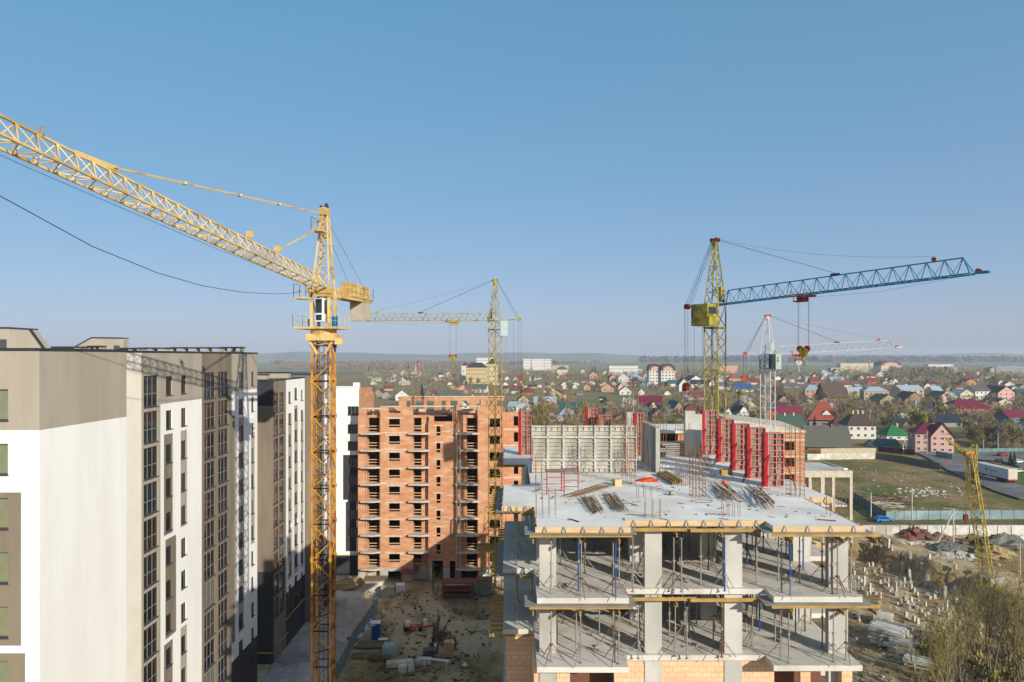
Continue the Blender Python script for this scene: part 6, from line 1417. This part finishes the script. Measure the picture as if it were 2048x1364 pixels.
# middle distance, read off the photo
for r in '''1242 783 12 9 8 g pink red|1251 790 24 8 9 g white teal|1283 791 12 7 6 g white silver|1287 774 14 5 6 g tealw blue|1301 774 13 6 2 f white silver|1226 763 14 8 6 g salmon maroon|1247 764 20 9 8 g white paleblue|1272 763 26 6 9 h cream paleblue|1293 760 12 7 6 h white paleblue|1354 754 10 6 4 g orange red|1392 767 30 6 10 g white dark|1396 776 26 8 8 s white navy|1215 784 24 8 9 g peach purple|1174 780 13 7 5 g peach dark|1131 778 11 5 5 g white brown|1150 778 10 5 5 g white silver|1187 758 17 8 7 g salmon maroon|1125 758 10 3 4 s brick orange|1098 785 22 5 2 f cream silver|1112 797 30 8 9 g yellow brownred|1024 787 40 6 9 s white brownred|1060 789 34 4 10 h brick brownred|1011 774 12 5 5 g white silver|1033 774 15 4 4 g white grey|1048 775 10 4 4 g white rust|957 785 30 7 9 s white grey|905 779 16 5 6 g beige rust|871 791 13 5 6 s pink crimson|868 761 11 4 3 g yellow silver|824 755 20 3 4 s white grey|808 751 14 6 5 g pink rust|788 754 9 5 3 g pink red|808 770 21 5 2 f cream silver|783 763 16 4 3 s white silver|750 763 16 4 3 s cream silver|778 781 18 4 5 s beige red|1470 762 24 5 7 h salmon orange|1442 771 20 8 7 g white grey|1506 769 24 4 8 s white red|1528 784 24 5 7 g white silver|1559 778 16 4 4 s marw red|1569 769 12 6 6 g yellow dark|1583 776 30 4 5 s grey slate|1440 758 14 5 5 g white red|1698 774 32 4 8 s white rust|1676 769 26 7 8 s peach paleblue|1653 753 24 6 7 h white paleblue|1675 747 12 4 5 g white brown|1703 746 15 3 4 g salmon orange|1747 768 24 5 7 s coralw red|1723 762 17 5 6 g yellow brown|1631 767 18 5 7 s brick red|1618 763 16 5 5 h cream paleblue|1762 753 16 5 6 g white brown|1788 769 15 8 6 g white rust|1942 771 23 7 6 g orange brown|1943 761 26 4 6 s cream red|2004 764 30 3 5 s cream brownred|1983 813 28 7 9 g timber brown|2010 812 44 5 10 g cream dkgreen|1811 763 14 4 5 g grey slate|1840 757 8 4 5 g white brown|1863 764 12 3 4 s tealw teal|1870 773 16 5 5 s beige crimson|1856 778 14 6 6 g white grey|1845 771 22 4 4 s grey navy|1881 752 12 4 4 g coralw red|1898 752 12 3 4 s white blue|1925 752 12 4 4 g yellow dark|1956 750 10 4 3 g white silver|1974 749 12 3 3 g white grey|2002 770 12 5 6 g white silver|2020 772 18 4 5 g white dkgreen|2042 790 16 5 7 s tealw teal|1600 760 14 4 4 g white grey|1516 758 12 4 4 g white slate|1590 750 12 3 3 s brick rust|1620 748 10 3 3 s cream slate|1330 756 12 4 4 g white slate|1412 760 14 5 4 s white red|1425 772 14 6 6 g white grey|1402 752 10 4 3 g white red|1480 771 12 4 4 s cream dkgreen|1537 764 16 5 5 g cream paleblue|1556 760 14 4 4 g white slate|1550 747 12 3 3 s white grey|1690 756 16 3 2 f cream silver|1738 781 14 5 6 s white slate|1804 780 14 4 5 s cream brown|1920 780 14 5 4 s beige rust|1990 780 16 5 5 s marw maroon|2030 780 14 4 4 g white slate|1950 790 18 4 6 h tealw dkgreen|1160 790 14 3 4 s grey slate|1205 800 12 3 3 s white navy|1335 790 14 4 5 g white grey|1355 800 16 4 5 s beige grey|1260 772 12 4 4 s brick red|1200 772 10 4 4 g cream grey|1080 775 10 3 3 g white silver|990 770 12 4 4 g white silver|965 766 10 3 3 s brick red|900 770 10 3 3 g white silver|850 775 12 3 4 s grey slate|1140 766 10 3 3 g grey silver|1165 765 8 3 3 g white slate|1105 770 8 3 3 g cream grey|885 783 12 3 4 s white slate'''.split('|'):
    q = r.split(); H_(int(q[0]), int(q[1]), int(q[2]), int(q[3]), int(q[4]), q[5], q[6], q[7], wins=(2,1) if int(q[2]) >= 15 and int(q[3]) >= 5 else None)
# the small far houses in between
rf_ = random.Random(44)
for i in range(95):
    for _ in range(30):
        px, py = rf_.uniform(735, 2050), 744+34*rf_.random()**.8; w_ = rf_.uniform(8, 13)*(.75+(py-744)/60)
        if all(abs(px-q[0]) > (w_+q[2])*.42 or abs(py-q[1]) > 6 for q in LIST) and not (px < 1000 and py > 770): break
    else: continue
    H_(px, py, w_, rf_.uniform(3,5), rf_.uniform(3,5), rf_.choice('ggs'), rf_.choice(['white','white','cream','beige','grey','peach','salmon','yellow','olivew','white']), rf_.choice(['grey','brown','red','rust','slate','silver','maroon','dark','brownred','dkgreen','paleblue']))
# labels for the unnamed ones: look first, then the nearest landmark
looks = {}
for h in LIST:
    if h[8] is None:
        sz = 'tiny ' if h[2] < 12 else 'small ' if h[2] < 17 else ''
        h[8] = '%s%s %s house with %s roof, %s' % (sz, wdn(h[6]), KN[h[5]], rdn(h[7]), where(h[0], h[1]))
    looks.setdefault(h[8], []).append(h)
for lab, hs in looks.items():
    if len(hs) > 1:
        hs.sort(key=lambda h: h[0])
        for i, h in enumerate(hs): h[8] = '%s %s' % (('leftmost' if i == 0 else 'rightmost' if i == len(hs)-1 else 'middle' if len(hs) == 3 else ORD[i]), lab)
for px, pyb, w_, hw_, hr_, kd, wl, rf, lab, kw in LIST:
    kw.setdefault('rz', rnd.uniform(-.28, .28)); house(px, pyb, w_, hw_, hr_, kd, wl, rf, lab, **kw)
# white dormer of the orange roof
o = [x for x in bpy.data.objects if x.get('label', '').startswith('large orange roofed')][0]
mb = MB(); W = 54*o.location.y/F
a_ = [(-1.2,.6,7.4),(3.8,.6,7.4),(1.3,.6,9.9)]; b_ = [(-1.2,1.6,7.5),(3.8,1.6,7.5),(1.3,3.4,9.9)]; mb.poly(a_); mb.poly([a_[0],a_[2],b_[2],b_[0]], 1); mb.poly([a_[1],b_[1],b_[2],a_[2]], 1); mb.build('dormer', [M['whitep'], hm(RW['orange'], True)], o, local=True)
# larger buildings
def block(px, pyt, pyb, wpx, label, wall, roof, Y, dep=14, nx=8, ny=5, hip=0, cat='building', name='apartment_house', arch=None):
    p = at(px, pyb, Y); z0 = 0; W = wpx*Y/F; H = at(px, pyt, Y).z; t = thing(name, label, cat, (p.x, Y, 0))
    mb = MB(); mb.box(-W/2,0,0,W/2,dep,H); mb.build('wall', hm(WW[wall]), t, local=True)
    rb = MB()
    if hip:
        e = [(-W/2-.6,-.6,H+.01),(W/2+.6,-.6,H+.01),(W/2+.6,dep+.6,H+.01),(-W/2-.6,dep+.6,H+.01)]; r = min(W, dep)/2*.9; a, b = (-W/2+r, dep/2, H+hip), (W/2-r, dep/2, H+hip)
        for f in ((e[0],e[1],b,a),(e[1],e[2],b),(e[2],e[3],a,b),(e[3],e[0],a),e[::-1]): rb.poly(f)
    elif arch:
        n = 10
        for i in range(n):
            t0, t1 = math.pi*i/n, math.pi*(i+1)/n; pa = (-math.cos(t0)*(W/2+.6), H+math.sin(t0)**.8*arch); pb = (-math.cos(t1)*(W/2+.6), H+math.sin(t1)**.8*arch)
            rb.hexa([(pa[0],-.8,pa[1]),(pb[0],-.8,pb[1]),(pb[0],dep,pb[1]),(pa[0],dep,pa[1]),(pa[0],-.8,pa[1]+1.1),(pb[0],-.8,pb[1]+1.1),(pb[0],dep,pb[1]+1.1),(pa[0],dep,pa[1]+1.1)])
    else: rb.box(-W/2-.2,-.2,H+.01,W/2+.2,dep+.2,H+.6)
    rb.build('roof', hm(RW[roof], True), t, local=True)
    if arch:
        fb = MB(); fb.poly([(-math.cos(math.pi*i/10)*W/2, -.02, H+math.sin(math.pi*i/10)**.8*arch) for i in range(11)]); fb.build('gable_surround', hm(RW[roof], True), t, local=True); fb = MB(); fb.poly([(-math.cos(math.pi*i/10)*W*.36, -.3, H+math.sin(math.pi*i/10)**.8*arch*.7) for i in range(11)]); fb.build('gable', hm(WW['pink']), t, local=True)
    k = 0
    for j in range(ny):
        for i in range(nx):
            if k >= 95: break
            k += 1; hwin(t, (-W/2+W*(i+.5)/nx, 0, H*(j+.3)/ny), 0, min(2.2, W/nx*.45), min(1.7, H/ny*.5))
    HOUSES.append((p.x, Y+dep/2, max(W, dep)*.6)); return t
block(1310,741,772,24,'left half of the twin gabled apartment house, tall with a dark curved roof','white','brown',950,16,4,5,arch=8)
block(1336,742,772,27,'right half of the twin gabled apartment house with round pink gable','white','brown',945,16,4,5,arch=9)
block(953,735,770,42,'four storey yellow building with dark hipped roof behind the slender yellow crane','yellow','dark',1000,18,9,4,hip=7)
block(930,731,748,14,'white and magenta roofed house left of the four storey yellow building','white','crimson',1050,14,2,2,hip=5)
block(984,728,765,22,'tall beige wing right behind the slender yellow crane mast','cream','dark',1040,16,4,4,hip=8)
block(970,716,740,34,'far white apartment slab behind the yellow building','white','silver',1500,14,8,4)
for px, w_, i in ((1054,15,0),(1076,26,1),(1096,13,2)): block(px,718,733,w_,'%s of the three white apartment slabs on the horizon' % ('leftmost','middle','rightmost')[i],'white','silver',2000,16,6,4)
block(1247,732,748,58,'long white flat roofed school on the horizon','white','silver',1500,20,14,2,name='school')
block(1120,731,740,34,'long low beige building below the white apartment slabs','beige','silver',1700,14,10,1)
block(1125,739,752,22,'grey roofed public building right of the slender yellow crane','cream','grey',1300,16,8,1,hip=6)
block(1716,727,733,70,'long beige warehouse beside the tall chimney','cream','silver',2300,30,12,1,name='warehouse')
block(1701,736,742,78,'second long beige warehouse nearer than the chimney','beige','silver',1800,20,14,1,name='warehouse')
block(1458,732,741,36,'pale long building between the two crane masts on the horizon','peach','silver',1700,18,8,2,name='warehouse')
block(1882,729,734,50,'long white hall on the horizon at the right','white','silver',2400,30,10,1,name='warehouse')
block(2030,737,744,76,'huge pale blue roofed hall at the right edge of the horizon','grey','paleblue',1500,40,6,1,hip=5,name='warehouse')
block(1985,736,748,9,'square beige tower block at the right','beige','brown',1400,12,2,4,hip=2)
block(1782,731,735,40,'magenta barrel roofed hall on the horizon','cream','purple',1900,40,5,1,arch=12,name='hall')
bpy.data.objects['hall'].children[1].data.materials[0] = hm('#6e1f42', True)
block(1905,734,744,20,'grey angular house group on the horizon at the right','grey','slate',1500,14,4,2)
t = thing('chimney_stack', 'tall slim factory chimney on the horizon left of the magenta hall', 'chimney', (at(1739,731,2200).x, 2200, 0)); mb = MB(); mb.bar((0,0,0),(0,0,39),1.9,10,1.4); mb.build('shaft', hm(WW['salmon']), t, local=True); mb = MB(); mb.bar((0,0,39.02),(0,0,40),1.7,10); mb.build('rim', hm(RW['brown'], True), t, local=True)
t = thing('water_tower', 'red brick water tower among the trees at the left', 'tower', (at(837,740,1350).x, 1350, 0)); mb = MB(); mb.bar((0,0,0),(0,0,22),2.2,10,2.0); mb.build('shaft', hm(WW['brick']), t, local=True); mb = MB(); mb.bar((0,0,22.02),(0,0,29),3.0,12,2.9); mb.build('tank', hm(WW['coralw']), t, local=True); mb = MB(); mb.bar((0,0,29.02),(0,0,32),3.3,12,.2); mb.build('roof', hm(RW['brown'], True), t, local=True)
t = thing('church', 'pale church with a thin pinkish spire at the left', 'church', (at(831,745,1400).x, 1400, 0)); mb = MB(); mb.box(-8,0,0,8,16,7); mb.build('nave', hm(WW['white']), t, local=True); mb = MB(); mb.box(-2,-.5,0,2,3.5,14); mb.build('tower', hm(WW['cream']), t, local=True); mb = MB(); mb.bar((0,1.5,14),(0,1.5,26),2.2,8,.1); mb.build('spire', hm(WW['salmon']), t, local=True); mb = MB(); mb.hexa([(-8.5,-.4,7.02),(8.5,-.4,7.02),(8.5,16.4,7.02),(-8.5,16.4,7.02),(-8.5,7.9,11),(8.5,7.9,11),(8.5,8.1,11),(-8.5,8.1,11)]); mb.build('roof', hm(RW['silver'], True), t, local=True)
# ---------------------------------------------------------------- trees
M['bark'] = pm('grey_bark', '#5a5045', '#463d33', 3, .95)
M['twig'] = pm('bare_brown_twigs', '#857764', '#6f624f', 1.5, .95)
M['twig2'] = pm('greyish_twigs', '#8d8071', '#766a5c', 1.5, .95)
M['bud'] = pm('olive_budding_twigs', '#857b48', '#6c6435', 1.5, .95)
M['budg'] = pm('fresh_green_buds', '#8a8848', '#74763c', 1.5, .95)
M['con'] = pm('dark_conifer_needles', '#22362a', '#1a2a22', 2, .95)
M['blos'] = pm('white_blossom', '#cdc8b8', '#b5afa0', 2, .95)
M['will'] = pm('willow_twigs_with_buds', '#a5985f', '#887c4a', 2, .9)
M['willb'] = pm('willow_bark', '#7d7257', '#5f5641', 2, .95)
def sliver(mb, p, d, L_, w_):
    a = d.cross(Vector((rnd.uniform(-1,1), rnd.uniform(-1,1), rnd.uniform(-1,1))))
    if a.length < 1e-3: return
    a.normalize(); q = p+d*L_; mb.poly([p-a*w_, p+a*w_, q+a*w_*.35, q-a*w_*.35])
def crown(seed, H=10.0, R_=3.6, n=420, low=.22, w_=.09, upright=.6):
    rg = random.Random(seed); mb = MB(); cl = []
    for i in range(11):
        a = rg.uniform(0, 6.28); z = rg.uniform(.35, .92); r = R_*rg.uniform(.25,.75)*math.sin(math.pi*min(1, z*.95))**.6; cl.append((Vector((r*math.cos(a), r*math.sin(a), H*z)), rg.uniform(.8, 1.7)))
    for i in range(n):
        c, s_ = rg.choice(cl); p = c+Vector((rg.gauss(0,.55), rg.gauss(0,.55), rg.gauss(0,.5)))*s_
        d = (Vector((p.x, p.y, 0))*.16+Vector((rg.uniform(-.5,.5), rg.uniform(-.5,.5), upright+rg.uniform(-.2,.5)))).normalized()
        sliver(mb, p-d*.5, d, rg.uniform(.7,1.7), w_*rg.uniform(.6,1.8))
    tr = MB(); tr.bar((0,0,-.3), (0,0,H*.5), .2, 5, .1)
    for c, s_ in cl[:7]: tr.bar((0,0,H*rg.uniform(.2,.45)), c, .08, 4, .02)
    return mb, tr
def conifer(seed, H=10.0):
    rg = random.Random(seed); mb = MB()
    for i in range(330):
        z = rg.random()**.8; a = rg.uniform(0, 6.28); r = (1-z)*H*.2*rg.uniform(.5,1.08); p = Vector((r*math.cos(a)*.4, r*math.sin(a)*.4, H*(.06+.92*z)))
        d = Vector((math.cos(a), math.sin(a), -.35)).normalized(); sliver(mb, p, d, r*.8+.25, .22)
    tr = MB(); tr.bar((0,0,-.3), (0,0,H*.95), .16, 5, .02); return mb, tr
TP = {}
def tree_proto(kind, var):
    if (kind, var) in TP: return TP[(kind, var)]
    if kind == 'con': mb, tr = conifer(var*7+3)
    elif kind == 'budg' or kind == 'blos': mb, tr = crown(var*13+1, 8, 3.4, 620, w_=.16)
    else: mb, tr = crown(var*13+{'twig':2,'twig2':3,'bud':4}[kind], 10, 3.7, 480)
    r = bpy.data.objects.new('tree', None); C.objects.link(r); WL[r.name] = Vector((0,0,0)); mb.build('crown', M[kind], r); tr.build('trunk', M['bark'], r)
    TP[(kind, var)] = [r, False]; return TP[(kind, var)]
TL = {'twig': ('bare brown tree standing among the village houses', 'bare brown village trees'), 'twig2': ('bare greyish tree standing among the village houses', 'bare greyish village trees'), 'bud': ('olive budding tree standing among the village houses', 'olive budding village trees'), 'budg': ('fresh green round tree standing among the village houses', 'fresh green village trees'), 'con': ('dark green conifer standing among the village houses', 'dark village conifers'), 'blos': ('white blossoming tree standing among the village houses', 'blossoming village trees')}
NT = [0]
def tree(kind, p, s, label=None, rz=None, nm=None):
    pr = tree_proto(kind, rnd.randrange(3)); rz = rnd.uniform(0, 6.28) if rz is None else rz; sc = (s*rnd.uniform(.85,1.15), s*rnd.uniform(.85,1.15), s)
    if pr[1]: o = dup(pr[0], p, rz, scale=sc)
    else: o = pr[0]; o.location = p; o.rotation_euler = (0,0,rz); o.scale = sc; pr[1] = True
    o.name = 'conifer_tree' if kind == 'con' else 'bare_tree' if kind.startswith('twig') else 'budding_tree' if kind.startswith('bud') else 'blossom_tree'
    o['category'] = 'tree'
    if label:
        o['label'] = label
        if 'group' in o: del o['group']
    else: o['label'], o['group'] = TL[kind]
    NT[0] += 1; return o
def inpoly(x, y, P_):
    c = False
    for (x1, y1), (x2, y2) in zip(P_, P_[1:]+P_[:1]):
        if (y1 > y) != (y2 > y) and x < (x2-x1)*(y-y1)/(y2-y1)+x1: c = not c
    return c
CLEAR = [[(750,838),(752,806),(815,806),(870,800),(1000,800),(960,838)], [(1150,812),(1160,790),(1240,788),(1275,802),(1262,815),(1165,822)], [(1600,1100),(1600,893),(1760,880),(1900,898),(2100,898),(2100,1100)], [(1895,898),(1810,898),(1810,880),(1895,880)]]
def free(px, py, m=1.0):
    if any(inpoly(px, py, q) for q in CLEAR): return False
    p = gp(px, py); return all((p.x-x)**2+(p.y-y)**2 > (r*m)**2 for x, y, r in HOUSES)
# single trees that can be told apart
for kd, px, py, hp_, lab in (('con',844,797,31,'dark conifer standing alone at the edge of the green field'),('con',932,782,24,'bluish dark spruce in front of the four storey yellow building'),('con',924,784,20,'second bluish dark spruce left of the yellow building'),('con',1184,747,16,'dark spruce group tree above the salmon gable house'),('con',1190,747,17,'dark spruce right of its twin above the salmon gable house'),('con',816,740,16,'dark conifer left of the red water tower'),('con',2021,931,26,'left of two dark conifers in the car park'),('con',2029,932,29,'right of two dark conifers in the car park'),('con',1375,745,14,'dark round conifer left of the olive crane mast'),('con',738,748,17,'dark conifer beside the ochre crane on the skyline'),
    ('budg',1480,801,22,'bright green round tree below the bright blue roof'),('budg',1633,757,15,'large yellow green tree behind the white crane jib'),('bud',1080,862,54,'tall olive willow left of the grey formwork wall'),('bud',1068,858,40,'smaller olive willow next to the tall olive willow'),('bud',1322,862,34,'golden budding tree in front of the beige gable'),('blos',1646,815,18,'white blossoming tree below the peach house'),('blos',1676,830,14,'white blossoming tree right of the orange roof'),('blos',1744,842,20,'pale blossoming tree behind the white villa'),('bud',944,806,24,'olive tree above the brick shell'),('twig',875,812,34,'big bare tree in front of the blue roofed white gable')):
    p = gp(px, py); tree(kd, p, hp_*p.y/F/(10 if kd not in ('budg','blos') else 8), lab)
# brushy thicket right of the pink villa
for i in range(34):
    px, py = rnd.uniform(1935, 2060), rnd.uniform(868, 900); p = gp(px, py); o = tree(rnd.choice(['twig','twig','bud']), p, rnd.uniform(.75,1.15)); o['label'], o['group'] = ('leafless brown thicket tree right of the pink villa', 'thicket trees by the pink villa') if 'bare' in o.name else ('olive brown thicket tree right of the pink villa', 'olive thicket trees by the pink villa')
tries = 0
while NT[0] < 330 and tries < 6000:
    tries += 1; u = rnd.random(); px = rnd.uniform(735, 2070); py = 756+110*u**1.7
    if px < 1020 and py > 800: continue
    if not free(px, py, .95): continue
    p = gp(px, py); kd = rnd.choices(['twig','twig2','bud','budg','con','blos'], [5,4,5,.7,.5,.6])[0]
    hm_ = rnd.uniform(6.5, 12)*(1 if py > 790 else 1.15)
    tree(kd, p, hm_/(10 if kd not in ('budg','blos') else 8))
# the mass of garden trees and woods beyond, too many to count
def mass(name, label, n, gen, mats, faces=26, seed=1, wide=1):
    rg = random.Random(seed); mb = MB()
    for i in range(n):
        p, h = gen(rg)
        if p is None: continue
        mb.c = rg.randrange(len(mats)); R_ = h*rg.uniform(.32,.5)
        for k in range(faces):
            a = rg.uniform(0, 6.28); z = rg.random(); r = R_*rg.random()**.5*math.sin(math.pi*(.15+.8*z))
            q = p+Vector((r*math.cos(a), r*math.sin(a), h*(.12+.8*z))); d = Vector((rg.uniform(-.6,.6), rg.uniform(-.6,.6), rg.uniform(.2,1))).normalized(); sliver(mb, q, d, h*rg.uniform(.14,.3), h*rg.uniform(.025,.06)*wide)
        mb.bar(p, p+Vector((0,0,h*.4)), h*.018, 3)
    o = mb.build(name, [M[m] for m in mats]); return tag(o, label, 'trees', None, 'stuff')
def g1(rg):
    px, py = rg.uniform(728, 2080), 727+34*rg.random()**.8
    if not free(px, py, .9): return None, 0
    return gp(px, py), rg.uniform(7, 13)
mass('distant_trees', 'countless bare trees between the far village houses', 2300, g1, ['twig','twig2','bud','twig','budg'], 22, 2)
def g3(rg):
    px, py = rg.uniform(728, 2080), rg.uniform(757, 850)
    if (px < 1020 and py > 800) or not free(px, py, .9): return None, 0
    return gp(px, py), rg.uniform(3, 7.5)
mass('garden_shrubs', 'low bare shrubs and hedges filling the village gardens', 2700, g3, ['twig','twig2','bud','twig','twig2','bud','budg'], 34, 4)
def g2(rg):
    px = rg.uniform(560, 1000); Y = rg.uniform(2000, 2700); return Vector(((px-1024)/F*Y, Y, 0)), rg.uniform(14, 24)
mass('distant_wood', 'brown leafless wood on the skyline at the left', 900, g2, ['twig','twig2','twig'], 26, 3)
def g4(rg):
    px = rg.uniform(1780, 1905); Y = rg.uniform(1250, 1750); return Vector(((px-1024)/F*Y, Y, 0)), rg.uniform(12, 17)
mass('distant_wood', 'dark brown green wood below the magenta hall', 380, g4, ['twig','bud','twig2'], 26, 5)
def g5(rg):
    px = rg.uniform(1280, 2150); Y = rg.uniform(4300, 6300); return Vector(((px-1024)/F*Y, Y, 0)), rg.uniform(24, 44)
mass('distant_forest', 'dark blue hazy forest along the horizon at the right', 3000, g5, ['con','con','twig'], 12, 6, 4)
def g6(rg):
    px = rg.uniform(540, 1300); Y = rg.uniform(3000, 4200)
    if nz((px-1024)/F*Y, Y, .002, 21) < .05: return None, 0
    return Vector(((px-1024)/F*Y, Y, 0)), rg.uniform(10, 20)
mass('distant_wood', 'thin hazy tree belts far out on the plain', 1200, g6, ['con','twig'], 12, 7, 2.5)
# ---------------------------------------------------------------- willows in the foreground at the right
def willow(seed, H, n1, n2, n3, spread=.34, r0=.2):
    rg = random.Random(seed); tr = MB(); tw = MB()
    def grow(p, d, L_, r, lev):
        n = 5 if lev < 2 else 4; pts = [p]; 
        for i in range(n):
            d = (d+Vector((rg.gauss(0,.09), rg.gauss(0,.09), .045))).normalized(); pts.append(pts[-1]+d*L_/n)
        for i in range(n):
            q0, q1 = r*(1-.75*i/n), r*(1-.75*(i+1)/n)
            (tr if lev < 2 else tw).bar(pts[i], pts[i+1], q0, 5 if lev < 1 else 3, q1)
        if lev >= 3: return
        for k in range((n1, n2, n3)[lev]):
            t_ = rg.uniform(.18 if lev else .12, .98); i = min(n-1, int(t_*n)); q = pts[i].lerp(pts[i+1], t_*n-i)
            a = rg.uniform(0, 6.28); s_ = spread*(1.0+.35*lev); e = (d+Vector((math.cos(a)*s_*1.5, math.sin(a)*s_*1.5, rg.uniform(-.05,.35)))).normalized()
            grow(q, e, L_*(1-t_*.55)*(rg.uniform(.4,.6) if lev == 0 else rg.uniform(.35,.55)), max(.0095, r*.36), lev+1)
    for j in range(3): a = rg.uniform(0,6.28); grow(Vector((rg.uniform(-.4,.4), rg.uniform(-.4,.4), -.2)), Vector((math.cos(a)*.22, math.sin(a)*.22, 1)).normalized(), H*rg.uniform(.8,1), r0, 0)
    return tr, tw
WP_ = []
for sd, H, a_, b_, c_ in ((5,16,13,8,8),(9,13,11,8,8),(12,9,8,7,7)):
    r = bpy.data.objects.new('willow_tree', None); C.objects.link(r); WL[r.name] = Vector((0,0,0)); tr, tw = willow(sd, H, a_, b_, c_, .34, .125); tr.build('trunk', M['willb'], r); tw.build('crown', M['will'], r); WP_.append([r, False])
for k, px, Y, s, lab in ((0,1985,92,1.16,'tallest bare willow in the right foreground, below the lattice boom crane'),(0,2052,90,1.12,'bare willow cut by the right edge of the photo'),(1,1925,90,1.12,'bare willow left of the tallest willow in the foreground'),(1,2075,84,1.18,'bare willow in the lower right corner'),(1,1880,88,0.94,'yellowish bare willow at the edge of the pile field'),(2,1845,86,1.12,'small bare willow before the stacked concrete beams'),(2,1800,82,0.83,'thin bare sapling left of the small willow'),(2,1905,84,1.30,'small dense willow at the bottom edge among the tall ones'),(1,1945,99,0.85,'willow behind the left willow, reaching to the pile stubs')):
    x = (px-1024)/F*Y; p = Vector((x, Y, height(x, Y)-.1)); pr = WP_[k]
    if pr[1]: o = dup(pr[0], p, rnd.uniform(0,6.28), scale=s)
    else: o = pr[0]; o.location = p; o.scale = (s,)*3; pr[1] = True
    tag(o, lab, 'tree')
# undergrowth beneath them
def gu(rg):
    px, Y = rg.uniform(1840, 2130), rg.uniform(80, 108); x = (px-1024)/F*Y; return Vector((x, Y, height(x, Y))), rg.uniform(1.2, 3.2)
mass('undergrowth', 'dense brown olive undergrowth beneath the willows at the lower right', 150, gu, ['will','bud','twig'], 60, 8)
tr, tw = willow(31, 5.2, 7, 6, 3, .2, .17); r = thing('bare_tree', 'stumpy bare tree with broom like twigs in the middle of the dark yard', 'tree', G(866,1305)); tr.build('trunk', M['bark'], r, local=True); tw.build('crown', M['twig'], r, local=True)
tr, tw = willow(33, 6, 8, 6, 4, .4, .1); r = thing('bare_tree', 'yellowish bare shrub tree at the foot of the brick shell', 'tree', G(872,1195)); tr.build('trunk', M['willb'], r, local=True); tw.build('crown', M['will'], r, local=True)
# ---------------------------------------------------------------- haze in the air
hz = MB(); hz.box(-9600,-450,-6,9600,9650,114); h = hz.build('haze', bpy.data.materials.new('haze_air')); h['kind'] = 'stuff'
m = h.data.materials[0]; m.use_nodes = True; n_ = m.node_tree; n_.nodes.remove(n_.nodes['Principled BSDF']); v = n_.nodes.new('ShaderNodeVolumePrincipled')
v.inputs['Color'].default_value = (.78,.85,.95,1); v.inputs['Density'].default_value = 0.00012; v.inputs['Anisotropy'].default_value = 0.0
n_.links.new(v.outputs[0], n_.nodes['Material Output'].inputs['Volume'])
h['label'] = 'thin pale haze filling the air over the town'
